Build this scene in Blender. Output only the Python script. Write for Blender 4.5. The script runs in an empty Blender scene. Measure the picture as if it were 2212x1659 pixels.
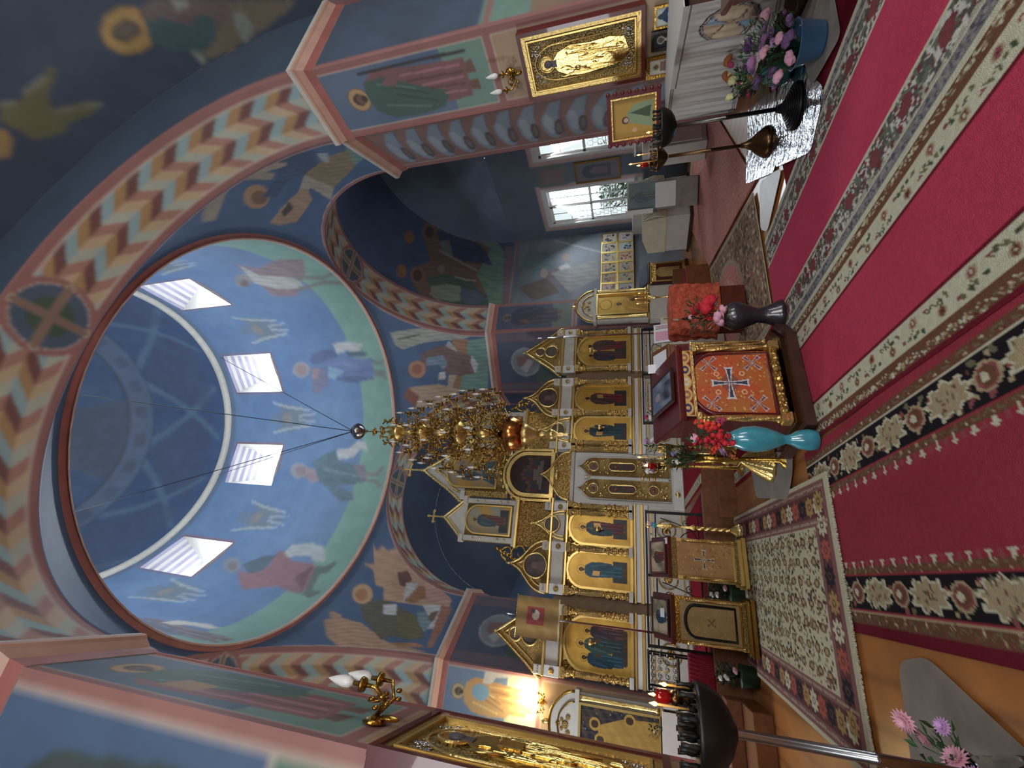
import bpy, bmesh, math, random
import numpy as np
from mathutils import Vector, Matrix
random.seed(7); RNG = np.random.default_rng(7)
PI = math.pi
SC = bpy.context.scene
COL = SC.collection
# ------------------------------------------------------------------ camera
# world: X to the south (right), Y to the east (the altar), Z up, eye 1.6 m above the nave floor
FPX, PITCH, YAW, ROLL = 955.0, math.radians(15.8), math.radians(25.8), math.radians(-0.9)
fw = np.array([math.sin(YAW)*math.cos(PITCH), math.cos(YAW)*math.cos(PITCH), math.sin(PITCH)])
_r0 = np.array([math.cos(YAW), -math.sin(YAW), 0.0]); _u0 = np.cross(_r0, fw)
rt = _r0*math.cos(ROLL) + _u0*math.sin(ROLL); up = -_r0*math.sin(ROLL) + _u0*math.cos(ROLL)
EYE = np.array([0.0, 0.0, 1.6])
cam_d = bpy.data.cameras.new('camera'); cam = bpy.data.objects.new('camera', cam_d); COL.objects.link(cam)
cam_d.sensor_fit = 'HORIZONTAL'; cam_d.sensor_width = 36.0; cam_d.lens = 36.0*FPX/2212.0
cam_d.clip_start = 0.05; cam_d.clip_end = 200
# the phone was held on its side: the frame's right is the world's down
cam.matrix_world = Matrix(((-up[0], rt[0], -fw[0], 0), (-up[1], rt[1], -fw[1], 0), (-up[2], rt[2], -fw[2], 1.6), (0, 0, 0, 1)))
SC.camera = cam
SC.view_settings.view_transform = 'Standard'; SC.view_settings.look = 'None'
SC.view_settings.gamma = 1.0; SC.view_settings.use_curve_mapping = False
SC.view_settings.exposure = 0.72
SC.cycles.max_bounces = 6; SC.cycles.diffuse_bounces = 4; SC.cycles.glossy_bounces = 3
SC.cycles.use_adaptive_sampling = True; SC.cycles.adaptive_threshold = 0.04; SC.cycles.caustics_reflective = False; SC.cycles.caustics_refractive = False
SC.cycles.use_denoising = True; SC.cycles.sample_clamp_indirect = 6.0
# ------------------------------------------------------------------ world and daylight
W = bpy.data.worlds.new('overcast_sky'); SC.world = W; W.use_nodes = True
W.node_tree.nodes['Background'].inputs['Color'].default_value = (0.93, 0.97, 1.0, 1)
W.node_tree.nodes['Background'].inputs['Strength'].default_value = 0.7
CX, CY = 3.05, 8.95          # centre of the crossing
AR, BF, SD = 3.3, 4.85, 1.15  # arch half width, distance of the arch faces, depth of the arch bands
ZS = 6.6                     # springing line (top of the cornice)
WCX, WAR, WRISE, WY0, WY1 = 2.95, 3.85, 3.4, 3.0, 4.1   # the wider western arch
ZR = 10.0; RD = 4.85         # ring under the drum
ZU = 17.2; RU = 4.5          # top of the drum
XS, YE2 = 12.4, 12.75        # transept end wall, transept east wall
def area(name, loc, target, sx, sy, power, color=(0.86, 0.93, 1.0)):
    l = bpy.data.lights.new(name, 'AREA'); l.shape = 'RECTANGLE'; l.size = sx; l.size_y = sy
    l.energy = power; l.color = color
    o = bpy.data.objects.new(name, l); COL.objects.link(o); o.location = loc
    o.rotation_euler = (Vector(target)-Vector(loc)).to_track_quat('-Z', 'Y').to_euler()
    return o
def lamp(name, loc, power, color=(1.0, 0.72, 0.4), r=0.04):
    l = bpy.data.lights.new(name, 'POINT'); l.energy = power; l.color = color; l.shadow_soft_size = r
    o = bpy.data.objects.new(name, l); COL.objects.link(o); o.location = loc
    return o
DRUM_AZ = [math.radians(a) for a in (3, 48, 95, 140, 183, 228, 273, 315.5)]
for k, a in enumerate(DRUM_AZ):     # daylight coming through the eight drum windows
    d = np.array([math.sin(a), math.cos(a), 0]); p = np.array([CX, CY, 15.25]) + d*5.52
    area('drum_window_daylight', p, (CX, CY, 11.0), 0.7, 0.8, 120, (0.84, 0.92, 1.0))
area('south_window_daylight', (12.85, 11.35, 3.6), (8.0, 9.0, 0.8), 1.4, 1.8, 230)
area('south_window_daylight', (12.85, 8.55, 3.4), (7.0, 8.0, 0.8), 1.4, 2.2, 230)
area('north_window_daylight', (-6.2, 8.9, 3.4), (3.0, 8.0, 1.2), 2.4, 2.6, 210)
area('nave_north_window_daylight', (-2.6, -2.6, 3.6), (5.0, 2.0, 2.0), 2.6, 2.8, 230, (0.92, 0.96, 1.0))
area('nave_south_window_daylight', (8.5, -3.0, 3.6), (1.0, 3.0, 2.0), 2.6, 2.8, 160, (0.92, 0.96, 1.0))
area('choir_window_daylight', (2.5, -6.7, 6.2), (3.0, 8.0, 3.0), 3.4, 2.2, 260, (1.0, 0.97, 0.93))
area('sanctuary_window_daylight', (5.9, 16.6, 4.0), (3.0, 16.0, 5.0), 1.2, 2.0, 60)
# ------------------------------------------------------------------ helpers: colour, materials
def lin(c):
    c = np.asarray(c, float)/255.0
    return np.where(c <= 0.04045, c/12.92, ((c+0.055)/1.055)**2.4)
def mat(name, rgb=None, rough=0.6, metal=0.0, bump=0.0, bscale=20.0, var=0.0, vscale=6.0, attr=False, emit=None, spec=0.5, vor=False, dark=None, coat=0.0, trans=0.0, alpha=1.0):
    m = bpy.data.materials.new(name); m.use_nodes = True; nt = m.node_tree; N = nt.nodes; L = nt.links
    b = N['Principled BSDF']; b.inputs['Roughness'].default_value = rough; b.inputs['Metallic'].default_value = metal
    b.inputs['Specular IOR Level'].default_value = spec; b.inputs['Coat Weight'].default_value = coat
    b.inputs['Transmission Weight'].default_value = trans
    src = None
    if attr:
        a = N.new('ShaderNodeAttribute'); a.attribute_name = 'Col'; src = a.outputs['Color']
    elif rgb is not None:
        b.inputs['Base Color'].default_value = (*lin(rgb), 1)
    tc = N.new('ShaderNodeTexCoord')
    if var > 0:
        nz = N.new('ShaderNodeTexNoise'); nz.inputs['Scale'].default_value = vscale; nz.inputs['Detail'].default_value = 4
        L.new(tc.outputs['Object'], nz.inputs['Vector'])
        mp = N.new('ShaderNodeMapRange'); mp.inputs['From Min'].default_value = 0.3; mp.inputs['From Max'].default_value = 0.7
        mp.inputs['To Min'].default_value = 1-var; mp.inputs['To Max'].default_value = 1+var*0.6
        L.new(nz.outputs['Fac'], mp.inputs['Value'])
        mx = N.new('ShaderNodeMix'); mx.data_type = 'RGBA'; mx.blend_type = 'MULTIPLY'; mx.inputs['Factor'].default_value = 1
        if src is not None: L.new(src, mx.inputs['A'])
        else: mx.inputs['A'].default_value = (*lin(rgb), 1)
        L.new(mp.outputs['Result'], mx.inputs['B']); src = mx.outputs['Result']
    if dark is not None:      # chased metal: the tone darkens towards the cell borders of the pattern
        vn = N.new('ShaderNodeTexVoronoi'); vn.inputs['Scale'].default_value = bscale; vn.feature = 'F1'
        L.new(tc.outputs['Object'], vn.inputs['Vector'])
        cr = N.new('ShaderNodeValToRGB'); cr.color_ramp.elements[0].position = 0.25; cr.color_ramp.elements[1].position = 0.62
        cr.color_ramp.elements[0].color = (*lin(rgb), 1); cr.color_ramp.elements[1].color = (*lin(dark), 1)
        L.new(vn.outputs['Distance'], cr.inputs['Fac']); src = cr.outputs['Color']
    if src is not None: L.new(src, b.inputs['Base Color'])
    if bump > 0:
        t = N.new('ShaderNodeTexVoronoi' if vor else 'ShaderNodeTexNoise'); t.inputs['Scale'].default_value = bscale
        if not vor: t.inputs['Detail'].default_value = 5
        L.new(tc.outputs['Object'], t.inputs['Vector'])
        bp = N.new('ShaderNodeBump'); bp.inputs['Strength'].default_value = bump; bp.inputs['Distance'].default_value = 0.02
        L.new(t.outputs['Distance' if vor else 'Fac'], bp.inputs['Height']); L.new(bp.outputs['Normal'], b.inputs['Normal'])
    if emit is not None:
        b.inputs['Emission Color'].default_value = (*lin(emit[0]), 1); b.inputs['Emission Strength'].default_value = emit[1]
    if alpha < 1: b.inputs['Alpha'].default_value = alpha
    return m
M = {}
def defm(k, *a, **kw): M[k] = mat(k, *a, **kw)
defm('fresco', attr=True, rough=0.55, var=0.10, vscale=2.2, bump=0.12, bscale=9, spec=0.35)
defm('paint', attr=True, rough=0.5, var=0.04, vscale=9)
defm('weave', attr=True, rough=0.95, var=0.12, vscale=30, bump=0.5, bscale=160, spec=0.1)
defm('rose', (168, 104, 96), rough=0.5, var=0.15, vscale=3)
defm('rose_light', (205, 165, 145), rough=0.5, var=0.12, vscale=3)
defm('white', (226, 224, 218), rough=0.45, var=0.05)
defm('offwhite', (205, 200, 188), rough=0.5, var=0.08)
defm('gold', (228, 196, 124), rough=0.26, metal=.88, bump=0.35, bscale=45)
defm('goldflat', (222, 188, 112), rough=0.34, metal=.8, bump=0.1, bscale=20)
defm('carved', (226, 188, 110), rough=0.32, metal=0.7, bump=1.0, bscale=26, vor=True, dark=(160, 124, 66))
defm('carvedfine', (218, 184, 118), rough=0.34, metal=0.65, bump=.9, bscale=60, vor=True, dark=(160, 128, 76))
defm('silver', (205, 205, 208), rough=0.16, metal=1, bump=0.15, bscale=30)
defm('foil', (205, 208, 214), rough=0.13, metal=1, bump=1.0, bscale=9)
defm('steel', (150, 150, 152), rough=0.25, metal=1)
defm('pewter', (92, 88, 84), rough=0.28, metal=1, bump=0.1)
defm('brass', (176, 138, 66), rough=0.25, metal=1, bump=0.3, bscale=40)
defm('copper', (196, 128, 70), rough=0.22, metal=1)
defm('bronze', (96, 72, 48), rough=0.3, metal=1)
defm('black', (11, 10, 10), rough=0.45, spec=0.4)
defm('iron', (30, 27, 26), rough=0.4, metal=0.4)
defm('maroon', (92, 22, 28), rough=0.35, var=0.15, coat=0.3)
defm('mahogany', (98, 40, 30), rough=0.35, var=0.25, vscale=12, coat=0.3)
defm('brownwood', (126, 78, 48), rough=0.4, var=0.25, vscale=14)
defm('darkwood', (66, 36, 26), rough=0.5, var=0.3, vscale=10)
defm('redcloth', (150, 28, 50), rough=0.9, var=0.2, vscale=14, bump=0.3, bscale=90)
defm('orangevel', (190, 84, 58), rough=0.75, var=0.4, vscale=22, bump=0.8, bscale=26)
defm('plaster', (150, 124, 96), rough=.6, var=.15)
defm('cream', (214, 204, 176), rough=0.85, var=0.1, bump=0.5, bscale=7)
defm('greymat', (150, 140, 130), rough=0.85, var=0.2, vscale=4)
defm('glassicon', (70, 80, 92), rough=0.08, spec=0.7)
defm('paper', (232, 232, 236), rough=0.7)
defm('wax', (220, 170, 90), rough=0.5)
defm('flame', (255, 170, 80), emit=((255, 150, 60), 14))
defm('bulb', (235, 235, 232), rough=0.3, spec=0.5)
defm('litbulb', (255, 235, 190), emit=((255, 214, 140), 45))
defm('redglass', (96, 6, 10), rough=0.1, emit=((255, 30, 20), 0.03))
defm('leaf', (44, 84, 44), rough=0.55, var=0.4, vscale=20)
defm('leafdark', (26, 52, 32), rough=0.6, var=0.4, vscale=20)
for nm, c in dict(red=(206, 40, 56), scarlet=(232, 70, 48), pink=(232, 172, 192), magenta=(186, 60, 110), white=(236, 234, 226), lilac=(196, 150, 200), violet=(150, 128, 196), yellow=(226, 220, 160), rust=(176, 104, 52), purple=(120, 86, 132)).items():
    defm('petal_'+nm, c, rough=0.7, var=0.25, vscale=40)
defm('bluevase', (66, 150, 168), rough=0.25, coat=0.6, var=0.25, vscale=9)
defm('darkvase', (44, 40, 46), rough=0.28, coat=0.5, var=0.3, vscale=12, bump=0.4, bscale=22)
defm('bluepail', (62, 100, 136), rough=0.35, coat=0.3)
# ------------------------------------------------------------------ helpers: properties
def tag(o, label=None, cat=None, group=None, kind=None):
    if label: o['label'] = label
    if cat: o['category'] = cat
    if group: o['group'] = group
    if kind: o['kind'] = kind
    return o
def thing(name, label, cat, loc=(0, 0, 0), rz=0.0, group=None):
    o = bpy.data.objects.new(name, None); COL.objects.link(o); o.empty_display_size = 0.1
    o.location = loc; o.rotation_euler = (0, 0, rz)
    return tag(o, label, cat, group)
class MB:
    """collects boxes, tubes, lathes and prisms and links them as one mesh object"""
    def __init__(s): s.v = []; s.f = []; s.m = []; s.sm = []; s.mats = []; s.T = Matrix.Identity(4)
    def mi(s, m):
        if m not in s.mats: s.mats.append(m)
        return s.mats.index(m)
    def add(s, vs, fs, m, smooth=False):
        o = len(s.v); s.v += [tuple(s.T @ Vector(v)) for v in vs]
        k = s.mi(m); s.f += [tuple(i+o for i in f) for f in fs]; s.m += [k]*len(fs); s.sm += [smooth]*len(fs)
        return s
    def box(s, c, d, m='gold', bev=0.0, rz=0.0, rx=0.0, ry=0.0):
        x, y, z = d[0]/2, d[1]/2, d[2]/2
        R = Matrix.Translation(c) @ Matrix.Rotation(rz, 4, 'Z') @ Matrix.Rotation(ry, 4, 'Y') @ Matrix.Rotation(rx, 4, 'X')
        b = min(bev, x*.9, y*.9, z*.9)
        if b <= 0:
            vs = [(sx*x, sy*y, sz*z) for sz in (-1, 1) for sy in (-1, 1) for sx in (-1, 1)]
            fs = [(0, 2, 3, 1), (4, 5, 7, 6), (0, 1, 5, 4), (2, 6, 7, 3), (0, 4, 6, 2), (1, 3, 7, 5)]
        else:
            vs = []; 
            for zz, q in ((-z, b), (-z+b, 0), (z-b, 0), (z, b)):
                for X, Y in ((-x+b, -y), (x-b, -y), (x, -y+b), (x, y-b), (x-b, y), (-x+b, y), (-x, y-b), (-x, -y+b)):
                    vs.append((X*(1-q/x) if q else X, Y*(1-q/y) if q else Y, zz))
            fs = [tuple(range(7, -1, -1)), tuple(range(24, 32))]
            for r in range(3):
                for i in range(8): j = (i+1) % 8; fs.append((r*8+i, r*8+j, r*8+8+j, r*8+8+i))
        return s.add([tuple(R @ Vector(v)) for v in vs], fs, m)
    def lathe(s, prof, c=(0, 0, 0), seg=20, m='gold', axis='Z', rot=None, flute=0, fl=0.0, twist=0.0):
        """prof: list of (radius, height); flutes twist with height"""
        vs = []; fs = []; n = len(prof)
        for r, h in prof:
            for k in range(seg):
                a = 2*PI*k/seg; rr = max(r, 1e-4)*(1+fl*math.cos(flute*a+twist*h)) if flute else max(r, 1e-4)
                p = Vector((rr*math.cos(a), rr*math.sin(a), h))
                if axis == 'Y': p = Vector((p.x, -p.z, p.y))
                if axis == 'X': p = Vector((p.z, p.y, p.x))
                if rot is not None: p = rot @ p
                vs.append(tuple(p+Vector(c)))
        for i in range(n-1):
            for k in range(seg):
                j = (k+1) % seg; fs.append((i*seg+k, i*seg+j, (i+1)*seg+j, (i+1)*seg+k))
        fs.append(tuple(range(seg-1, -1, -1))); fs.append(tuple((n-1)*seg+k for k in range(seg)))
        return s.add(vs, fs, m, True)
    def tube(s, pts, r, m='gold', seg=8, taper=None, closed=False):
        pts = [Vector(p) for p in pts]; n = len(pts); vs = []; fs = []; prev = None
        for i, p in enumerate(pts):
            if closed: t = pts[(i+1) % n]-pts[i-1]
            else: t = pts[min(i+1, n-1)]-pts[max(i-1, 0)]
            t = t.normalized() if t.length > 1e-9 else Vector((0, 0, 1))
            if prev is None: a = t.orthogonal().normalized()
            else:
                a = (prev-t*prev.dot(t)); a = a.normalized() if a.length > 1e-6 else t.orthogonal().normalized()
            prev = a; b = t.cross(a); rr = r if taper is None else r*taper[i]
            for k in range(seg):
                q = 2*PI*k/seg; vs.append(tuple(p+(a*math.cos(q)+b*math.sin(q))*rr))
        for i in range(n if closed else n-1):
            for k in range(seg):
                j = (k+1) % seg; i2 = (i+1) % n; fs.append((i*seg+k, i*seg+j, i2*seg+j, i2*seg+k))
        if not closed: fs.append(tuple(range(seg-1, -1, -1))); fs.append(tuple((n-1)*seg+k for k in range(seg)))
        return s.add(vs, fs, m, True)
    def prism(s, poly, y0, y1, m='gold', plane='XZ', holes=None):
        """closed outline extruded between two depths"""
        n = len(poly)
        def P(q, d):
            return (q[0], d, q[1]) if plane == 'XZ' else ((q[0], q[1], d) if plane == 'XY' else (d, q[0], q[1]))
        vs = [P(q, y0) for q in poly]+[P(q, y1) for q in poly]
        fs = [tuple(range(n)), tuple(range(2*n-1, n-1, -1))]+[(i, i+n, (i+1) % n+n, (i+1) % n) for i in range(n)]
        return s.add(vs, fs, m)
    def band(s, inner, outer, y0, y1, m='gold', closed=False, plane='XZ'):
        """strip between two outlines of equal length, extruded"""
        n = len(inner)
        def P(q, d):
            return (q[0], d, q[1]) if plane == 'XZ' else ((q[0], q[1], d) if plane == 'XY' else (d, q[0], q[1]))
        vs = [P(q, y0) for q in inner]+[P(q, y0) for q in outer]+[P(q, y1) for q in inner]+[P(q, y1) for q in outer]
        fs = []
        for i in range(n if closed else n-1):
            j = (i+1) % n
            fs += [(i, j, n+j, n+i), (2*n+i, 3*n+i, 3*n+j, 2*n+j), (i, 2*n+i, 2*n+j, j), (n+i, n+j, 3*n+j, 3*n+i)]
        if not closed: fs += [(0, n, 3*n, 2*n), (n-1, 3*n-1, 4*n-1, 2*n-1)]
        return s.add(vs, fs, m)
    def ball(s, c, r, m='gold', seg=12, sc=(1, 1, 1)):
        n = seg//2; prof = [(math.sin(PI*i/n), -math.cos(PI*i/n)) for i in range(n+1)]
        vs = []; fs = []
        for a, h in prof:
            for k in range(seg): q = 2*PI*k/seg; vs.append((c[0]+r*sc[0]*a*math.cos(q), c[1]+r*sc[1]*a*math.sin(q), c[2]+r*sc[2]*h))
        for i in range(n):
            for k in range(seg): j = (k+1) % seg; fs.append((i*seg+k, i*seg+j, (i+1)*seg+j, (i+1)*seg+k))
        return s.add(vs, fs, m, True)
    def build(s, name, parent=None, **kw):
        me = bpy.data.meshes.new(name); me.from_pydata(s.v, [], s.f)
        for k in s.mats: me.materials.append(M[k])
        me.polygons.foreach_set('material_index', s.m); me.polygons.foreach_set('use_smooth', s.sm)
        me.validate(); me.update()
        bm = bmesh.new(); bm.from_mesh(me); bmesh.ops.recalc_face_normals(bm, faces=bm.faces); bm.to_mesh(me); bm.free()
        o = bpy.data.objects.new(name, me); COL.objects.link(o)
        if parent is not None: o.parent = parent
        if kw: tag(o, **kw)
        return o
def copy_tree(o, parent=None):
    c = o.copy(); COL.objects.link(c)
    if parent is not None: c.parent = parent; c.matrix_parent_inverse = o.matrix_parent_inverse
    for ch in list(o.children): copy_tree(ch, c)
    return c
# ------------------------------------------------------------------ helpers: painted surfaces
def pix(P):
    d = P - EYE; a = d @ fw; a = np.where(np.abs(a) < 1e-6, 1e-6, a)
    x = 1106 - FPX*(d @ up)/a; y = 829.5 - FPX*(d @ rt)/a
    bad = a <= 0.02
    return np.where(bad, -9e9, x), np.where(bad, -9e9, y)
def Z(ox, oy, s, pts): return [(ox+x/s, oy+y/s) for x, y in pts]
class Cv:
    """a wall or cloth being painted: U, V are metres on the surface, PX, PY where the photo shows the spot"""
    def __init__(s, P, U, V, base=(120, 120, 120)):
        s.P = P; s.U = U; s.V = V; s.C = np.empty(P.shape); s.C[:] = lin(base); s.q = None
    def xy(s, px):
        if not px: return s.U, s.V
        if s.q is None: s.q = pix(s.P)
        return s.q
    def put(s, m, col, a=1.0):
        c = lin(col); s.C[m] = s.C[m]*(1-a) + c*a
    def poly(s, pts, col, px=False, a=1.0):
        X, Y = s.xy(px); xs = [p[0] for p in pts]; ys = [p[1] for p in pts]
        bb = (X >= min(xs)) & (X <= max(xs)) & (Y >= min(ys)) & (Y <= max(ys))
        if not bb.any(): return s
        x = X[bb]; y = Y[bb]; ins = np.zeros(len(x), bool); n = len(pts)
        for i in range(n):
            x0, y0 = pts[i]; x1, y1 = pts[(i+1) % n]
            if y0 == y1: continue
            c = ((y0 > y) != (y1 > y)) & (x < (x1-x0)*(y-y0)/(y1-y0)+x0); ins ^= c
        m = np.zeros(X.shape, bool); m[bb] = ins; s.put(m, col, a)
        if px and max(xs)-min(xs) > 14: s.C[m] *= (1+.13*np.sin(Y[m]*.75+2.2*np.sin(X[m]*.06)+min(xs))+.07*np.sin(Y[m]*.31-X[m]*.13))[:, None]   # drapery strokes
        return s
    def ell(s, cx, cy, rx, ry, col, px=False, a=1.0, rot=0.0, hole=0.0):
        X, Y = s.xy(px); dx = X-cx; dy = Y-cy; c, n = math.cos(rot), math.sin(rot)
        r = ((dx*c+dy*n)/rx)**2 + ((-dx*n+dy*c)/ry)**2; s.put((r <= 1) & (r >= hole*hole), col, a); return s
    def line(s, pts, w, col, px=False, a=1.0):
        X, Y = s.xy(px)
        for (x0, y0), (x1, y1) in zip(pts[:-1], pts[1:]):
            dx, dy = x1-x0, y1-y0; L2 = dx*dx+dy*dy+1e-12
            bb = (X > min(x0, x1)-w) & (X < max(x0, x1)+w) & (Y > min(y0, y1)-w) & (Y < max(y0, y1)+w)
            if not bb.any(): continue
            x = X[bb]; y = Y[bb]; t = np.clip(((x-x0)*dx+(y-y0)*dy)/L2, 0, 1)
            m = np.zeros(X.shape, bool); m[bb] = (x-x0-t*dx)**2+(y-y0-t*dy)**2 < (w/2)**2; s.put(m, col, a)
        return s
    def rect(s, u0, u1, v0, v1, col, a=1.0): s.put((s.U >= u0) & (s.U <= u1) & (s.V >= v0) & (s.V <= v1), col, a); return s
    def frame(s, u0, u1, v0, v1, w, col, a=1.0):
        s.rect(u0, u1, v0, v0+w, col, a).rect(u0, u1, v1-w, v1, col, a).rect(u0, u0+w, v0, v1, col, a).rect(u1-w, u1, v0, v1, col, a); return s
    def clouds(s, col, scale=1.0, amp=0.3, seed=1):
        r = np.random.default_rng(seed); f = np.zeros(s.U.shape)
        for k in range(7):
            w = r.normal(size=2)*scale*(1+k*.5); f += np.sin(s.U*w[0]+s.V*w[1]+r.uniform(0, 6.28))/(1+k*.3)
        f = np.clip(f/3+.5, 0, 1)*amp; s.C = s.C*(1-f[..., None])+lin(col)*f[..., None]; return s
def saint(c, o, H, Wd, robe=(120, 70, 70), cloak=(60, 90, 110), halo=(205, 160, 90), skin=(120, 84, 60), px=False, item=None, lean=0.0, a=1.0, mirror=1):
    """a standing robed figure painted on the surface; o = feet, H = feet to crown, Wd = width"""
    if px: ex, ey = (0, -Wd*mirror), (-H, -H*lean)
    else: ex, ey = (Wd*mirror, 0), (H*lean, H)
    def q(pts): return [(o[0]+x*ex[0]+y*ey[0], o[1]+x*ex[1]+y*ey[1]) for x, y in pts]
    def sc(r): return r*H
    dk = tuple(v*.62 for v in robe); lt = tuple(min(255, v*1.3+18) for v in robe); cd = tuple(v*.6 for v in cloak); cl = tuple(min(255, v*1.3+18) for v in cloak)
    hx, hy = q([(0, .91)])[0]
    if halo is not None:
        c.ell(hx, hy, sc(.085), sc(.085), halo, px, a).ell(hx, hy, sc(.085), sc(.085), tuple(v*.6 for v in halo), px, a, hole=.9)
    c.poly(q([(-.26, 0), (-.06, 0), (-.08, .1), (-.2, .1)]), skin, px, a).poly(q([(.04, 0), (.28, .01), (.2, .1), (.06, .1)]), skin, px, a)
    c.poly(q([(-.34, .07), (.32, .06), (.34, .3), (.4, .55), (.42, .72), (.26, .82), (0, .84), (-.26, .82), (-.42, .7), (-.4, .5), (-.36, .3)]), robe, px, a)
    c.poly(q([(-.44, .3), (-.18, .22), (.02, .42), (.3, .66), (.28, .81), (.05, .84), (-.26, .82), (-.46, .7), (-.5, .5)]), cloak, px, a)
    for x0, y0, x1, y1, k in ((-.1, .1, -.06, .36, dk), (.1, .09, .14, .5, dk), (.22, .1, .26, .6, lt), (-.22, .1, -.2, .26, lt), (-.3, .34, -.04, .62, cd), (-.38, .4, -.2, .72, cl), (-.14, .38, .12, .64, cd), (0, .46, .2, .72, cl), (.02, .1, .02, .4, lt)):
        p = q([(x0, y0), (x1, y1)]); c.line(p, sc(.012), k, px, a*.8)
    c.poly(q([(.1, .6), (.34, .5), (.38, .56), (.18, .7)]), skin if item is None else robe, px, a)
    if item == 'scroll': c.poly(q([(.3, .62), (.62, .6), (.78, .4), (.74, .25), (.56, .28), (.5, .46), (.3, .52)]), (206, 200, 184), px, a)
    if item == 'book': c.poly(q([(.02, .52), (.3, .54), (.3, .68), (.02, .66)]), (180, 140, 80), px, a)
    if item == 'staff': c.line(q([(.42, .04), (.44, .82)]), sc(.02), (50, 46, 44), px, a)
    c.ell(hx, hy-(0 if px else sc(.004)), sc(.042), sc(.05) if not px else sc(.04), tuple(v*.55 for v in skin), px, a)
    fx, fy = q([(0, .895)])[0]; c.ell(fx, fy, sc(.034), sc(.034), skin, px, a)
    bx, by = q([(0, .865)])[0]; c.ell(bx, by, sc(.024), sc(.024), tuple(v*.5 for v in skin), px, a)
    return c
def cuts(a, b, step, extra=()):
    e = sorted({a, b, *[x for x in extra if a < x < b]}); r = []
    for p, q in zip(e[:-1], e[1:]):
        n = max(1, int(round((q-p)/step))); r += list(np.linspace(p, q, n+1)[:-1])
    return np.array(r+[b])
def surf(name, cv, material='fresco', cellmask=None, parent=None, smooth=True, thick=0.0, kind=None, flip=False, sides=None, org=None, **kw):
    """link the painted grid as a mesh; its colours are stored on the vertices"""
    if material == 'fresco':      # the edge of a brush stroke is soft
        for _ in range(1):
            A = cv.C.copy(); A[1:-1] = (cv.C[:-2]+2*cv.C[1:-1]+cv.C[2:])/4; B_ = A.copy(); B_[:, 1:-1] = (A[:, :-2]+2*A[:, 1:-1]+A[:, 2:])/4; cv.C = B_
    P = cv.P; nv, nu = P.shape[:2]; idx = np.arange(nv*nu).reshape(nv, nu)
    F = np.stack([idx[:-1, :-1], idx[:-1, 1:], idx[1:, 1:], idx[1:, :-1]], -1).reshape(-1, 4)
    if cellmask is not None: F = F[cellmask.reshape(-1)]
    if flip: F = F[:, ::-1]
    V = P.reshape(-1, 3); C = cv.C.reshape(-1, 3); nmain = len(F)
    if thick:   # give cloths and boards their own thickness: rim and back
        n = np.cross(P[0, -1]-P[0, 0], P[-1, 0]-P[0, 0]); n = n/np.linalg.norm(n)*(-thick)
        rim = np.concatenate([idx[0, :], idx[1:, -1], idx[-1, -2::-1], idx[-2:0:-1, 0]])
        V = np.concatenate([V, V[rim]+n]); o = nv*nu; m = len(rim)
        rc = C[rim] if sides is None else np.tile(lin(sides), (m, 1)); C = np.concatenate([C, rc])
        k = np.arange(m); k2 = (k+1) % m; S = np.stack([rim[k], k+o, k2+o, rim[k2]], -1); F = np.concatenate([F, S])
    if org is not None: V = V-np.array(org, float)
    if material == 'fresco': g = C.mean(1, keepdims=True); C = C*.74+(g*.5+.16)*.26
    used = np.unique(F); rm = np.full(len(V), -1); rm[used] = np.arange(len(used)); V = V[used]; C = C[used]; F = rm[F]
    me = bpy.data.meshes.new(name); me.vertices.add(len(V)); me.vertices.foreach_set('co', V.astype(np.float32).ravel())
    me.loops.add(F.size); me.loops.foreach_set('vertex_index', F.astype(np.int32).ravel())
    me.polygons.add(len(F)); me.polygons.foreach_set('loop_start', np.arange(0, F.size, 4, dtype=np.int32))
    try: me.polygons.foreach_set('loop_total', np.full(len(F), 4, dtype=np.int32))
    except Exception: pass
    me.polygons.foreach_set('use_smooth', np.full(len(F), bool(smooth) and not thick))
    me.update(calc_edges=True)
    ca = me.color_attributes.new('Col', 'FLOAT_COLOR', 'POINT')
    ca.data.foreach_set('color', np.concatenate([np.clip(C, 0, 1), np.ones((len(C), 1))], 1).astype(np.float32).ravel())
    me.materials.append(M[material])
    o = bpy.data.objects.new(name, me); COL.objects.link(o)
    if parent is not None: o.parent = parent
    if kind: o['kind'] = kind
    if kw: tag(o, **kw)
    return o
def plane_cv(o, eu, ev, us, vs, base):
    """grid on a plane; eu, ev unit vectors, us, vs grid lines in metres"""
    U, V = np.meshgrid(us, vs); o, eu, ev = (np.array(t, float) for t in (o, eu, ev))
    return Cv(o+U[..., None]*eu+V[..., None]*ev, U, V, base)
# ================================================================== the setting
BL, BLD, BLP = (66, 104, 148), (40, 74, 104), (92, 136, 184)     # painted blues
GR, RO, ROD, CR, TAN = (112, 156, 140), (164, 102, 94), (120, 70, 66), (206, 184, 156), (176, 134, 96)
def lo(cv, spec, px=True):
    for kind, *a in spec:
        getattr(cv, kind)(*a, px=px) if kind != 'rect' else cv.rect(*a)
# ---- floor boards
us = cuts(-7.0, 12.6, 0.05); vs = cuts(-7.2, 14.0, 0.12)
c = plane_cv((0, 0, 0), (1, 0, 0), (0, 1, 0), us, vs, (176, 112, 58))
ph = np.floor(c.U/0.3); r = np.random.default_rng(3).uniform(.86, 1.1, 200)
c.C *= r[(ph.astype(int)) % 200][..., None]
c.put(np.abs((c.U/0.3) % 1) < .09, (120, 70, 36), .6)
defm('varnish', attr=True, rough=0.28, var=0.15, vscale=3, spec=0.5)
surf('floor', c, 'varnish', kind='structure')
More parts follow.
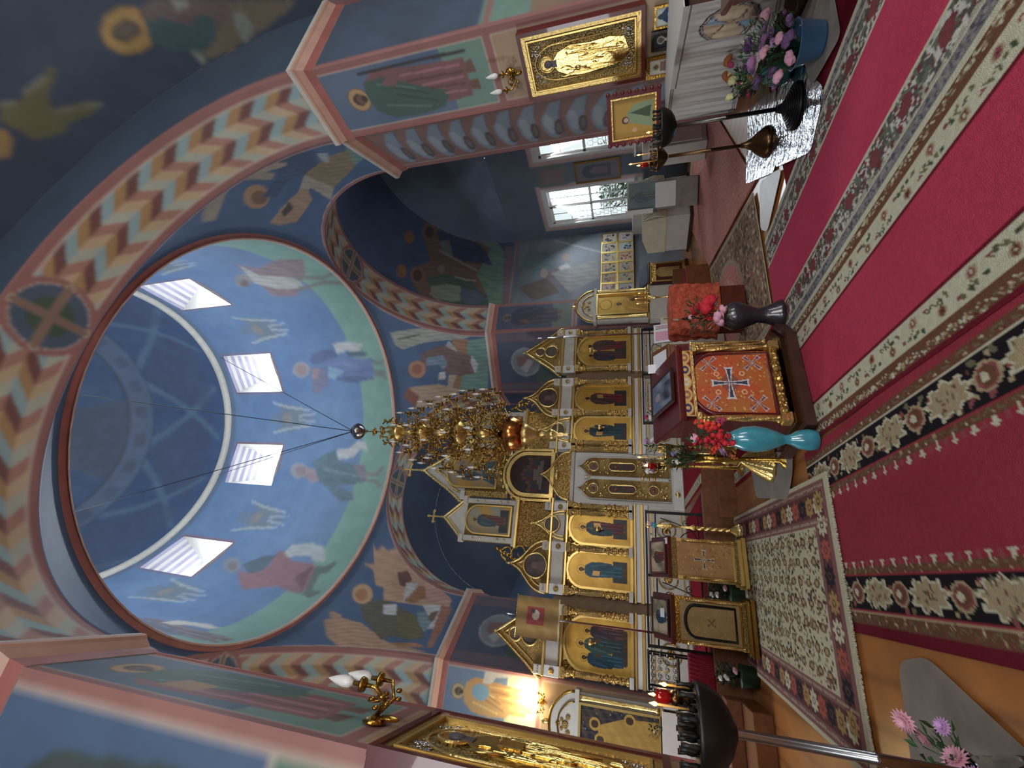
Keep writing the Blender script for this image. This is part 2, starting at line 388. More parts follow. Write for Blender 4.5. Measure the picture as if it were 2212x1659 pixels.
# ---- raised solea before the iconostasis, with one step
b = MB(); b.box((3.0, 14.2, 0.25), (12.6, 5.6, 0.5), 'brownwood'); b.box((2.75, 10.0, 0.25), (8.7, 2.8, 0.5), 'brownwood')
b.box((3.1, 8.45, 0.135), (3.2, 0.3, 0.27), 'brownwood')
b.build('floor_solea', kind='structure')
# ---- piers: vertical painted strips
def strip(name, p0, p1, z0, z1, paint=None, base=BL, step=0.03, xc=(), zc=(), holes=()):
    p0 = np.array([*p0, 0.]); p1 = np.array([*p1, 0.]); L = np.linalg.norm(p1-p0); e = (p1-p0)/L
    us = cuts(0, L, step, xc); vs = cuts(z0, z1, step, zc)
    c = plane_cv(p0, e, (0, 0, 1), us, vs, base)
    if paint: paint(c, L)
    cm = None
    if holes:
        um = (us[:-1]+us[1:])/2; vm = (vs[:-1]+vs[1:])/2; U, V = np.meshgrid(um, vm); cm = np.ones(U.shape, bool)
        for a, b_, d, f in holes: cm &= ~((U > a) & (U < b_) & (V > d) & (V < f))
    return surf(name, c, 'fresco', cm, kind='structure', smooth=False)
def bordered(c, L, bands, w=0.09):
    """rose ribs at both edges and between the panels, each with a thin pale line"""
    for z0, z1 in bands:
        c.frame(w, L-w, z0, z1, 0.016, (214, 196, 176))
    c.rect(0, w, 0, 9, RO).rect(L-w, L, 0, 9, RO)
    zz = sorted({z for bnd in bands for z in bnd})
    for (a0, a1), (b0, b1) in zip(bands[:-1], bands[1:]): c.rect(0, L, a1, b0, RO)
def jamb_sw(c, L):
    c.rect(0, L, 0, 1.1, (150, 96, 76)).rect(0, L, 1.1, 3.5, (188, 154, 112)).rect(0, L, 3.5, 6.35, (74, 106, 140)).rect(0, L, 3.5, 4.25, GR)
    c.clouds((150, 160, 170), 1.5, .18)
    saint(c, (L*.5, 3.8), 2.2, .82, (136, 84, 84), (60, 96, 84), (196, 156, 96), item='staff', mirror=-1)
    bordered(c, L, [(1.16, 3.47), (3.58, 6.3)])
strip('wall_pier_southwest_jamb', (6.8, 3.0), (6.8, 4.1), 0, ZS, jamb_sw, step=.014)
def westface(c, L):
    c.rect(0, L, 0, 2.9, (150, 120, 92)); c.rect(0, L, 2.9, 3.6, GR); c.clouds((40, 56, 76), 1.2, .5, 4)
    c.rect(0, .1, 0, 9, RO).rect(0, L, 3.45, 3.55, RO)
strip('wall_pier_southwest', (6.8, 3.0), (8.6, 3.0), 0, ZS, westface, base=(58, 84, 110))
def ribbon(c, L):
    c.rect(0, L, 0, 9, (150, 112, 100)); c.rect(0, .16, 0, 9, RO).rect(L-.16, L, 0, 9, RO)
    c.rect(.16, .19, 0, 9, (214, 196, 176)).rect(L-.19, L-.16, 0, 9, (214, 196, 176))
    p = .43; n = int(6.3/p)
    for k in range(n):      # a folded ribbon: pale shells with a dark leaf in each fold
        z = .2+k*p; m = L/2
        c.ell(m+.16, z+.2, .5, .17, (138, 158, 174)).poly([(.26, z-.1), (m-.1, z+.04), (m+.3, z+.2), (m-.1, z+.36), (.3, z+.1)], (138, 158, 174)).ell(m+.1, z+.24, .36, .09, (168, 184, 194))
        c.ell(m+.26, z+.1, .3, .085, (88, 78, 84), rot=.1).ell(m+.26, z+.1, .2, .045, (122, 112, 110), rot=.1).line([(.28, z-.08), (m-.2, z+.02), (m+.5, z+.02)], .018, (96, 84, 92))
strip('wall_pier_southwest_ribbon', (6.95, 4.1), (7.9, 5.65), 0, ZS, ribbon, step=.02)
def plainpaint(c, L): c.rect(0, L, 0, 1.2, (150, 110, 90)); bordered(c, L, [(1.3, 6.3)])
strip('wall_arch_south_west_jamb', (7.9, 5.65), (9.05, 5.65), 0, ZS, plainpaint)
strip('wall_transept_south_west', (9.05, 5.15), (XS, 5.15), 0, 6.2, plainpaint)
def medall(c, L):
    m = L/2
    c.rect(0, L, 0, 9, (64, 84, 112)); c.clouds((60, 70, 96), 1.1, .5, 2)
    c.rect(.3, L-.3, 3.2, 4.9, (70, 92, 84))
    c.ell(m, 5.3, .5, .5, (128, 140, 148)); c.ell(m, 5.3, .5, .5, (190, 192, 190), hole=.94)
    c.poly([(m-.3, 5.1), (m+.1, 4.95), (m+.3, 5.2), (m+.1, 5.6), (m-.2, 5.6)], (140, 96, 92)).poly([(m-.05, 4.98), (m+.4, 5.3), (m+.22, 5.5), (m-.1, 5.2)], (176, 176, 172))
    for x0 in (.1, L-.34):      # small painted beads run down both edges
        c.rect(x0, x0+.24, 0, 6.35, (118, 88, 96))
        for k in range(26): c.ell(x0+.12, .3+k*.24, .075, .085, (88, 92, 118))
    c.rect(0, .04, 0, 9, RO).rect(L-.04, L, 0, 9, RO)
strip('wall_pier_southeast', (7.9, 12.25), (6.35, 13.8), 0, ZS, medall)
strip('wall_pier_northeast', (-0.25, 13.8), (-1.8, 12.25), 0, ZS, medall)
def jamb_se(c, L):
    c.rect(0, L, 0, 9, (70, 86, 112)).rect(0, L, 3.5, 4.3, (110, 128, 118))
    saint(c, (L*.5, 4.0), 2.1, .8, (72, 62, 84), (56, 58, 84), (120, 116, 120)); bordered(c, L, [(1.2, 3.5), (3.62, 6.3)])
strip('wall_arch_south_east_jamb', (9.05, 12.25), (7.9, 12.25), 0, ZS, jamb_se, step=.022)
def jamb_ne(c, L):
    c.rect(0, L, 0, 9, (176, 140, 92)).rect(0, L, 3.95, 6.3, (92, 130, 166)).rect(0, L, 3.95, 4.7, (196, 208, 160))
    c.clouds((200, 190, 160), 1.5, .12, 8)
    saint(c, (L*.5, 4.05), 2.05, .8, (206, 150, 70), (206, 160, 84), (190, 170, 120), item='scroll', mirror=-1)
    c.ell(L*.45, 5.35, .17, .22, (120, 170, 190)); bordered(c, L, [(1.2, 3.85), (3.97, 6.3)], .07)
strip('wall_arch_north_east_jamb', (-1.8, 12.25), (-2.95, 12.25), 0, ZS, jamb_ne, step=.018)
def jamb_nw(c, L):
    c.rect(0, L, 0, 1.2, (150, 96, 76)).rect(0, L, 1.2, 3.4, (188, 150, 100)).rect(0, L, 3.4, 6.35, (80, 112, 136)).rect(0, L, 3.4, 4.3, GR)
    saint(c, (L*.5, 3.6), 2.4, .82, (150, 92, 92), (70, 108, 88), (196, 156, 96), item='book'); bordered(c, L, [(1.2, 3.3), (3.42, 6.3)])
strip('wall_pier_northwest_jamb', (-0.95, 4.1), (-0.95, 3.0), 0, ZS, jamb_nw, step=.014)
def westface_n(c, L):
    c.rect(0, L, 0, 2.7, (176, 138, 96)).rect(0, L, 2.8, 3.8, (84, 130, 104)).rect(0, L, 3.8, 6.4, (58, 96, 140))
    c.poly([(.3, 4.3), (1.2, 4.2), (1.5, 5.4), (.9, 6.2), (.4, 5.6)], (48, 72, 66)); c.rect(0, .12, 0, 9, RO).rect(0, L, 2.66, 2.8, RO)
    c.rect(.12, .135, 0, 9, (214, 196, 176)).rect(.12, L, 3.79, 3.81, (214, 196, 176))
strip('wall_pier_northwest', (-0.95, 3.0), (-2.7, 3.0), 0, ZS, westface_n)
strip('wall_pier_northwest_ribbon', (-1.05, 4.1), (-1.8, 5.65), 0, ZS, ribbon)
strip('wall_arch_north_west_jamb', (-1.8, 5.65), (-2.95, 5.65), 0, ZS, plainpaint)
b = MB(); b.box((6.875, 4.105, ZS/2), (.16, .02, ZS), 'rose'); b.box((-1.0, 4.105, ZS/2), (.12, .02, ZS), 'rose'); b.build('trim_pier_returns', kind='structure')
# transept east wall, seen under the south arch
def tr_east(c, L):
    c.rect(0, L, 0, 9, (120, 134, 150)); c.clouds((86, 96, 112), .9, .6, 5); c.clouds((190, 196, 196), 1.2, .3, 9)
    lo(c, [('poly', Z(820, 300, 4.148, [(1450, 1200), (1600, 1140), (1700, 1290), (1560, 1330)]), (128, 112, 126)),
           ('poly', Z(820, 300, 4.148, [(1600, 1150), (1680, 1110), (1742, 1180), (1742, 1260), (1690, 1290)]), (206, 206, 204)),
           ('ell', 1222, 555, 9, 8, (170, 150, 140)), ('poly', [(1125, 560), (1180, 540), (1200, 580), (1150, 600)], (104, 132, 138)),
           ('poly', [(1190, 590), (1290, 560), (1295, 600), (1230, 632)], (160, 160, 158)),
           ('poly', [(1120, 620), (1180, 600), (1210, 632), (1150, 650)], (110, 96, 90)), ('ell', 1175, 590, 8, 10, (176, 158, 140)),
           ('line', [(1200, 520), (1300, 545)], 3, (196, 196, 196)), ('line', [(1230, 510), (1240, 640)], 2, (150, 150, 156))])
    c.rect(0, L, 6.0, 6.3, (146, 120, 122)).rect(0, L, 6.08, 6.11, (190, 176, 176))
strip('wall_transept_south_east', (9.05, YE2), (XS, YE2), 0, 6.2, tr_east)
def tr_south(c, L):
    c.rect(0, L, 0, 9, (86, 100, 118)); c.clouds((64, 78, 98), .8, .5, 6)
    for y0, y1 in ((7.75, 9.35), (10.55, 12.15), (5.4, 6.6)):
        u0, u1 = YE2-y1, YE2-y0; c.rect(u0-.22, u1+.22, 1.3, 4.85, (190, 156, 146)).rect(u0-.05, u1+.05, 1.35, 4.7, (214, 212, 212))
    c.rect(YE2-10.4, YE2-9.6, 3.7, 4.7, (96, 104, 100)).rect(YE2-10.25, YE2-9.75, 3.85, 4.55, (126, 96, 100))
SW_WIN = [(7.8, 9.3), (10.6, 12.1)]
hol = [(YE2-b_, YE2-a_, 1.72, 4.5) for a_, b_ in SW_WIN]
strip('wall_transept_south', (XS, YE2), (XS, 5.15), 0, 6.2, tr_south, xc=[h[0] for h in hol]+[h[1] for h in hol], zc=(1.72, 4.5), holes=hol)
for nm, p0, p1 in (('wall_transept_north_east', (-2.95, YE2), (-6.4, YE2)), ('wall_transept_north_west', (-2.95, 5.15), (-6.4, 5.15)),
                   ('wall_transept_north', (-6.4, 5.15), (-6.4, YE2)), ('wall_nave_north', (-2.7, -7), (-2.7, 3)), ('wall_nave_south', (8.6, 3), (8.6, -7)),
                   ('wall_nave_west', (-2.7, -7), (8.6, -7)), ('wall_chancel_north', (-0.35, 14.95), (-0.35, 18)), ('wall_chancel_south', (6.45, 18), (6.45, 14.95)),
                   ('wall_arch_east_south_jamb', (6.35, 13.8), (6.35, 14.95)), ('wall_arch_east_north_jamb', (-.25, 14.95), (-.25, 13.8))):
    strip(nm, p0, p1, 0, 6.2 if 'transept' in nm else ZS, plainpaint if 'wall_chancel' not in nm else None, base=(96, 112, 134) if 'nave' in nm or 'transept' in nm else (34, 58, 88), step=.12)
# ---- arch bands painted with a folded zigzag
ZC = [(150, 186, 190), (186, 142, 78), (122, 66, 58)]; ZL = [(188, 196, 176), (212, 182, 138), (186, 128, 110)]
def zigzag(c, L, D, med=True, soft=0.0, c1=RO, nseg=4):
    e = .13; w = D-2*e; x = np.clip((c.V-e)/w, 0, .9999)*nseg; seg = np.floor(x).astype(int); fr = x-seg
    zz = np.where(seg % 2 == 0, fr, 1-fr)*.3; ph = c.U+zz; k = np.floor(ph/.25).astype(int) % 3
    for i in range(3):
        c.put((k == i) & (seg % 2 == 0), ZC[i]); c.put((k == i) & (seg % 2 == 1), ZL[i])
    c.rect(0, L, 0, e, c1).rect(0, L, D-e, D, c1).rect(0, L, e-.02, e, (220, 205, 188)).rect(0, L, D-e, D-e+.02, (220, 205, 188))
    if med:
        R = D/2+.02; m = L/2; v = D/2
        c.ell(m, v, R, R, c1).ell(m, v, R*.84, R*.84, (216, 200, 186)).ell(m, v, R*.81, R*.81, (60, 88, 112)).ell(m, v, R*.5, R*.5, (56, 84, 60))
        for dx, dy in ((1, 0), (0, 1)):
            c.line([(m-dx*R*.8, v-dy*R*.8), (m+dx*R*.8, v+dy*R*.8)], R*.26, (206, 190, 160)).line([(m-dx*R*.8, v-dy*R*.8), (m+dx*R*.8, v+dy*R*.8)], R*.18, (142, 112, 92))
def arch(name, ctr, hw, rise, d0, d1, axis, z0=ZS, step=.025, paint=zigzag, **kw):
    """half-elliptic tunnel; axis 'Y' runs west-east, 'X' runs north-south"""
    L = PI*(hw+rise)/2; th = cuts(0, PI, step/((hw+rise)/2)); ds = cuts(d0, d1, step); T, D = np.meshgrid(th, ds)
    a = ctr - hw*np.cos(T); z = z0+rise*np.sin(T)
    P = np.stack([a, D, z], -1) if axis == 'Y' else np.stack([D, a, z], -1)
    c = Cv(P, T/PI*L, D-d0, BL); 
    if paint: paint(c, L, d1-d0, **kw)
    return c
surf('ceiling_arch_west', arch('w', WCX, WAR, WRISE, WY0, WY1, 'Y'), kind='structure')
surf('ceiling_arch_east', arch('e', CX, AR, 3.4, CY+BF-.01, CY+BF+SD, 'Y'), kind='structure')
surf('ceiling_arch_south', arch('s', CY, AR, 3.4, CX+BF-.01, CX+BF+SD, 'X'), kind='structure')
surf('ceiling_arch_north', arch('n', CY, AR, 3.4, CX-BF-SD, CX-BF+.01, 'X'), kind='structure')
def annulus(name, ctr, hw, rise, hw2, rise2, d, axis, base, z0=ZS, paint=None, z02=None):
    th = cuts(0, PI, .02); t = np.linspace(0, 1, 40); T, R = np.meshgrid(th, t); z02 = z0 if z02 is None else z02
    a = ctr-np.cos(T)*(hw+(hw2-hw)*R); z = z0+(z02-z0)*R+np.sin(T)*(rise+(rise2-rise)*R); D = np.full(T.shape, d)
    P = np.stack([a, D, z], -1) if axis == 'Y' else np.stack([D, a, z], -1)
    c = Cv(P, T*(hw+hw2)/2, R*(hw2-hw), base)
    if paint: paint(c)
    return surf(name, c, kind='structure', smooth=False)
NVW, NVR = 5.65, 4.6
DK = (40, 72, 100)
vault_art = [   # seated evangelist, rocks and angel wing high on the nave vault
    ('poly', Z(0, 0, 2.962, [(1290, 440), (1330, 380), (1480, 330), (1700, 180), (1850, 60), (1900, 0), (1500, 0), (1380, 100), (1380, 260), (1300, 330)]), (120, 108, 84)),
    ('ell', 277, 66, 62, 53, (190, 150, 70)), ('ell', 277, 66, 64, 55, (70, 70, 70), 0.9), ('ell', 272, 66, 32, 25, (84, 76, 62)), ('ell', 275, 66, 22, 17, (106, 92, 76)),
    ('poly', Z(0, 0, 2.962, [(880, 60), (960, 0), (1460, 0), (1480, 100), (1400, 200), (1290, 260), (1000, 160), (930, 150)]), (112, 92, 90)),
    ('poly', Z(0, 0, 2.962, [(930, 150), (1020, 110), (1200, 160), (1300, 90), (1390, 130), (1370, 250), (1290, 320), (1100, 330), (960, 250)]), (44, 92, 100)),
    ('poly', Z(0, 0, 2.962, [(1085, 0), (1225, 0), (1180, 50), (1140, 80)]), (150, 158, 146)), ('poly', Z(0, 0, 2.962, [(1480, 80), (1560, 80), (1630, 170), (1580, 290), (1540, 240)]), (132, 146, 138)),
    ('poly', Z(0, 0, 2.962, [(1230, 330), (1300, 420), (1320, 400), (1270, 320)]), (140, 150, 140)),
    ('poly', Z(0, 0, 2.962, [(0, 660), (110, 650), (320, 430), (370, 440), (310, 600), (330, 700), (560, 650), (680, 660), (560, 740), (440, 790), (400, 850), (200, 900), (120, 830), (0, 780)]), (108, 104, 60)),
    ('line', Z(0, 0, 2.962, [(0, 665), (110, 650), (330, 440)]), 6, (150, 150, 130)), ('line', Z(0, 0, 2.962, [(340, 720), (500, 690), (670, 660)]), 5, (140, 146, 130)),
    ('ell', 0, 310, 26, 32, (180, 140, 70))]
def nave_art(c):
    for k, *a in vault_art:
        if k == 'ell' and len(a) == 6: c.ell(*a[:5], px=True, hole=a[5])
        else: getattr(c, k)(*a, px=True)
annulus('wall_nave_east', WCX, WAR, WRISE, NVW, NVR, WY0, 'Y', DK, paint=lambda c: (nave_art(c), c.put(c.V < .14, RO), c.put((c.V > .0) & (c.V < .02), (220, 205, 188))))
annulus('wall_crossing_west', WCX, WAR-.015, WRISE-.015, WAR+.3, WRISE+.1, WY1, 'Y', BL)
annulus('wall_transept_south_inner', CY, AR-.02, 3.38, YE2-CY, 3.8, CX+BF+SD, 'X', BL, z02=6.2)
annulus('wall_chancel_inner', CX, AR-.02, 3.38, 3.45, 3.5, CY+BF+SD, 'Y', BLD)
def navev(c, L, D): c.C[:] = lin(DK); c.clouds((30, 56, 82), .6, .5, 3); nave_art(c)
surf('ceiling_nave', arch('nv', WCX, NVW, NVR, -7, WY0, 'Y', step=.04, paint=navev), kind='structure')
annulus('wall_nave_west_lunette', WCX, .02, .02, NVW, NVR, -7, 'Y', (90, 110, 130))
def trv(c, L, D):
    c.C[:] = lin((62, 100, 150)); c.clouds((40, 70, 104), .7, .45, 3)
    q = lambda p: Z(820, 300, 4.148, p)
    lo(c, [('poly', q([(1040, 900), (1110, 1000), (1120, 1300), (1080, 1560), (800, 1560), (860, 1260), (870, 1150), (930, 900)]), (118, 160, 138)),
           ('poly', q([(380, 800), (420, 740), (560, 760), (800, 880), (1000, 980), (880, 1200), (780, 1260), (600, 1240), (450, 1100), (420, 960)]), (128, 104, 84)),
           ('poly', q([(290, 1150), (420, 1110), (560, 1110), (860, 1200), (960, 1400), (960, 1560), (800, 1590), (560, 1500), (400, 1440), (300, 1300)]), (134, 106, 82)),
           ('ell', 820+265/4.148, 300+880/4.148, 11, 14, (160, 120, 76)), ('ell', 820+195/4.148, 300+1185/4.148, 11, 15, (160, 120, 76)),
           ('poly', q([(500, 840), (560, 820), (700, 850), (860, 920), (960, 1020), (1010, 1135), (900, 1110), (760, 1100), (640, 1050), (560, 960), (540, 900)]), (58, 78, 112)),
           ('poly', q([(545, 920), (620, 900), (640, 960), (660, 1060), (560, 1010)]), (120, 140, 136)), ('line', q([(540, 1000), (680, 1080), (870, 1180)]), 4, (170, 158, 150)), ('line', q([(580, 825), (760, 890), (920, 930)]), 3, (150, 146, 146)),
           ('ell', 820+440/4.148, 300+830/4.148, 15, 18, (140, 110, 90)), ('ell', 820+445/4.148, 300+835/4.148, 10, 12, (84, 70, 62)),
           ('poly', q([(410, 1240), (520, 1210), (700, 1230), (840, 1290), (900, 1370), (960, 1400), (980, 1480), (840, 1510), (640, 1480), (470, 1400), (440, 1300)]), (84, 112, 98)),
           ('poly', q([(455, 1320), (600, 1300), (730, 1320), (720, 1450), (640, 1460), (470, 1410)]), (156, 174, 152)), ('poly', q([(730, 1340), (880, 1360), (950, 1430), (860, 1480), (730, 1450)]), (96, 116, 140)),
           ('ell', 820+340/4.148, 300+1220/4.148, 16, 19, (150, 118, 92)), ('ell', 820+340/4.148, 300+1225/4.148, 10, 13, (92, 72, 56)), ('ell', 820+550/4.148, 300+1165/4.148, 8, 8, (150, 140, 134)),
           ('line', q([(450, 1380), (560, 1470), (740, 1530)]), 3, (190, 184, 170)), ('line', q([(680, 1235), (780, 1265), (860, 1270)]), 3, (190, 190, 180)),
           ('poly', q([(1120, 960), (1190, 960), (1170, 1560), (1090, 1560)]), (140, 120, 126))])
surf('ceiling_transept_south', arch('ts', CY, YE2-CY, 3.8, CX+BF+SD, XS, 'X', z0=6.2, step=.03, paint=trv), kind='structure')
def lun(c): c.clouds((50, 64, 82), .7, .6, 3); c.clouds((96, 108, 116), .9, .2, 12)
annulus('wall_transept_south_lunette', CY, .02, .02, YE2-CY, 3.8, XS, 'X', (96, 120, 148), z0=6.2, paint=lun)
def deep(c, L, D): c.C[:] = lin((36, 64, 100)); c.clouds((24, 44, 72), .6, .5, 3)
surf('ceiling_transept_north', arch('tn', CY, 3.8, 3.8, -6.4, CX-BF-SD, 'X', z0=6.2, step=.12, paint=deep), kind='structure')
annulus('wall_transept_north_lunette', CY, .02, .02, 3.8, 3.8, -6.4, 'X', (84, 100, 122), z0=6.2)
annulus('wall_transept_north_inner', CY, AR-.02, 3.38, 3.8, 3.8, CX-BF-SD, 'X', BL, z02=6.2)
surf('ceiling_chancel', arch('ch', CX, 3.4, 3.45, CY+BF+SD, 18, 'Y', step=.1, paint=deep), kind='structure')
def apse():     # conch over a half-round wall
    th = np.linspace(0, PI, 60); ph = np.linspace(0, PI/2, 24); T, Fh = np.meshgrid(th, ph)
    P = np.stack([CX-3.4*np.cos(T)*np.cos(Fh), 18+3.0*np.sin(T)*np.cos(Fh), ZS+3.45*np.sin(Fh)], -1)
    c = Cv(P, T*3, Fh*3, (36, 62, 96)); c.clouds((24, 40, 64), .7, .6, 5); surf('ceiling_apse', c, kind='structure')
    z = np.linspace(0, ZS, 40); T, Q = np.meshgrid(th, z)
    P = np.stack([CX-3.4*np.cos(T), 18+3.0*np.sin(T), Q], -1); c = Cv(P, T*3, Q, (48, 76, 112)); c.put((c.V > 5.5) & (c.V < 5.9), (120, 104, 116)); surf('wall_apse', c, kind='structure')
apse()
# ---- cornices on the piers
CPROF = [(0, -.34), (.03, -.34), (.05, -.27), (.06, -.2), (.12, -.12), (.15, -.1), (.16, -.07), (.16, 0), (0, 0)]
def cornice(pts, side, name='trim_cornice'):
    """profile swept along a plan polyline; side = +1 when the room lies left of the direction of travel"""
    b = MB(); n = len(pts); P = [Vector((*p, 0)) for p in pts]; rows = []
    for i in range(n):
        if i == 0: d = (P[1]-P[0]).normalized(); off = Vector((-d.y, d.x, 0))*side
        elif i == n-1: d = (P[-1]-P[-2]).normalized(); off = Vector((-d.y, d.x, 0))*side
        else:
            d0 = (P[i]-P[i-1]).normalized(); d1 = (P[i+1]-P[i]).normalized(); n0 = Vector((-d0.y, d0.x, 0)); n1 = Vector((-d1.y, d1.x, 0))
            m = (n0+n1).normalized(); off = m/max(.35, m.dot(n0))*side
        rows.append([P[i]+off*r-off*.02+Vector((0, 0, ZS+z)) for r, z in CPROF])
    k = len(CPROF)
    for j in range(k-1):
        m = 'offwhite' if j in (0, 6) else ('rose_light' if j in (3, 4, 5) else 'rose')
        for i in range(n-1): b.add([rows[i][j], rows[i+1][j], rows[i+1][j+1], rows[i][j+1]], [(0, 1, 2, 3)], m)
    b.add(rows[0], [tuple(range(k))], 'rose_light'); b.add(rows[-1], [tuple(range(k))], 'rose_light')
    b.build(name, kind='structure')
cornice([(8.6, 3.0), (6.8, 3.0), (6.8, 4.12)], 1); cornice([(6.95, 4.12), (7.9, 5.65), (9.05, 5.65)], 1)
cornice([(9.05, 12.25), (7.9, 12.25), (6.35, 13.8), (6.35, 14.95)], 1); cornice([(-.25, 14.95), (-.25, 13.8), (-1.8, 12.25), (-2.95, 12.25)], 1)
cornice([(-2.95, 5.65), (-1.8, 5.65), (-1.05, 4.12)], 1); cornice([(-.95, 4.12), (-.95, 3.0), (-2.7, 3.0)], 1)
# ---- pendentives with the evangelists
def pendentive(name, sx, sy, spec, base=BL):
    zs = cuts(ZS, ZR, .03); fr = np.linspace(0, 1, 170); P = np.zeros((len(zs), len(fr), 3)); U = np.zeros((len(zs), len(fr)))
    for i, z in enumerate(zs):
        w = AR*math.sqrt(max(0, 1-((z-ZS)/3.4)**2)); ex = np.array([sx*BF, sy*w])
        if sy < 0:
            w2 = WAR*math.sqrt(max(0, 1-((z-ZS)/3.4)**2)); ey = np.array([sx*w2+(WCX-CX)*min(1, w2), sy*BF])
        else: ey = np.array([sx*w, sy*BF])
        a0, a1 = math.atan2(ex[1], ex[0]), math.atan2(ey[1], ey[0])
        if a1-a0 > PI: a1 -= 2*PI
        if a0-a1 > PI: a1 += 2*PI
        A = a0+(a1-a0)*fr; R = np.hypot(*ex)+(np.hypot(*ey)-np.hypot(*ex))*fr; arc = np.stack([R*np.cos(A), R*np.sin(A)], -1)
        ln = ex+(ey-ex)*fr[:, None]; t = min(1, (z-ZS)/1.0); q = ln*(1-t)+arc*t
        P[i, :, 0] = CX+q[:, 0]; P[i, :, 1] = CY+q[:, 1]; P[i, :, 2] = z; U[i] = np.concatenate([[0], np.cumsum(np.hypot(*np.diff(q, axis=0).T))])
    c = Cv(P, U, P[..., 2], base); c.clouds((50, 84, 126), 1.2, .4, 3); lo(c, spec)
    Lm = U[:, -1:]; c.put((U < .1) | (U > Lm-.1), RO); c.put(((U > .1) & (U < .125)) | ((U < Lm-.1) & (U > Lm-.125)), (206, 184, 170))
    surf(name, c, kind='structure')
q = lambda p: Z(700, 550, 4.046, p)
pendentive('ceiling_pendentive_southeast', 1, 1, [
    ('poly', q([(1230, 760), (1420, 720), (1440, 900), (1430, 1180), (1150, 1180), (1250, 950)]), GR),
    ('poly', q([(580, 680), (850, 640), (1080, 680), (1330, 700), (1180, 750), (1080, 745), (870, 770), (690, 830), (620, 790)]), (168, 172, 160)),
    ('line', q([(650, 740), (830, 700)]), 3, (50, 50, 56)), ('poly', q([(1120, 740), (1260, 740), (1240, 900), (1180, 1190), (1100, 1180), (1150, 960)]), (168, 118, 76)),
    ('poly', q([(830, 960), (860, 860), (1000, 800), (1090, 800), (1180, 850), (1270, 880), (1350, 960), (1310, 1040), (1190, 1060), (1080, 1040), (1000, 960), (900, 980)]), (122, 92, 88)),
    ('poly', q([(900, 900), (1040, 880), (1080, 960), (1040, 1010), (1000, 960), (890, 970)]), (120, 146, 168)), ('poly', q([(1060, 800), (1090, 750), (1150, 820), (1170, 855)]), (180, 176, 170)),
    ('ell', 901, 798, 19, 19, (190, 132, 92)), ('ell', 901, 798, 11, 11, (160, 92, 64)), ('poly', q([(1005, 1030), (1060, 1020), (1060, 1090), (1000, 1095)]), (206, 204, 200)),
    ('poly', q([(1290, 880), (1350, 960), (1320, 1040), (1280, 940)]), (196, 198, 196)), ('poly', q([(1090, 1050), (1160, 1050), (1120, 1170), (1080, 1160)]), (196, 170, 150)),
    ('poly', q([(740, 1160), (1000, 1130), (1070, 1150), (1200, 1180), (1020, 1310), (800, 1335)]), (190, 160, 128)), ('poly', q([(740, 1160), (830, 1240), (800, 1335), (690, 1240)]), (150, 80, 64)), ('line', q([(865, 1280), (975, 1272)]), 3, (60, 50, 50))])
q = lambda p: Z(700, 950, 4.046, p); q7 = lambda p: Z(700, 1250, 4.056, p)
pendentive('ceiling_pendentive_northeast', -1, 1, [
    ('poly', q([(430, 910), (460, 970), (510, 930), (560, 970), (640, 940), (700, 1010), (860, 1180), (1000, 1290), (1110, 1390), (1100, 1460), (900, 1460), (520, 1400), (520, 1290), (450, 1270), (430, 1140), (340, 1080), (440, 1090)]), (196, 158, 124)),
    ('poly', q7([(0, 360), (130, 330), (180, 350), (330, 390), (560, 560), (900, 640), (0, 620), (130, 600), (20, 500)]), (190, 152, 118)), ('poly', q7([(50, 280), (140, 310), (150, 340), (50, 340)]), (190, 152, 118)),
    ('poly', q([(640, 1160), (730, 1140), (770, 1220), (720, 1290), (660, 1270)]), (110, 64, 56)), ('poly', q([(720, 1250), (820, 1250), (800, 1380), (690, 1420), (700, 1340)]), (196, 196, 192)),
    ('poly', q([(820, 1280), (900, 1280), (900, 1370), (780, 1430), (700, 1410)]), (168, 110, 62)), ('poly', q7([(880, 60), (960, 60), (1110, 170), (1120, 200), (900, 200)]), (206, 150, 136)),
    ('poly', q7([(310, 220), (420, 180), (540, 190), (640, 240), (760, 300), (860, 400), (880, 520), (740, 540), (600, 500), (500, 540), (340, 340)]), (96, 96, 78)), ('poly', q7([(640, 320), (790, 310), (870, 500), (760, 540), (650, 480)]), (110, 104, 58)),
    ('poly', q7([(810, 290), (920, 290), (940, 400), (880, 470), (830, 400)]), (122, 150, 156)), ('poly', q7([(860, 230), (1040, 230), (1010, 360), (960, 440), (900, 440), (980, 330), (920, 330)]), (206, 206, 202)),
    ('poly', q7([(930, 300), (1010, 280), (960, 370), (910, 360)]), (120, 92, 64)), ('poly', q7([(520, 230), (640, 220), (630, 320), (520, 310)]), (206, 206, 206)),
    ('ell', 783, 1283, 22, 21, (206, 166, 120)), ('ell', 781, 1285, 13, 13, (184, 122, 70)), ('poly', q7([(560, 560), (800, 560), (900, 600), (640, 600)]), (180, 124, 78)), ('poly', q7([(1030, 230), (1120, 260), (1050, 420), (940, 610), (900, 600)]), (170, 112, 80))])
q = lambda p: Z(600, 0, 2.962, p); q1 = lambda p: Z(0, 0, 2.962, p)
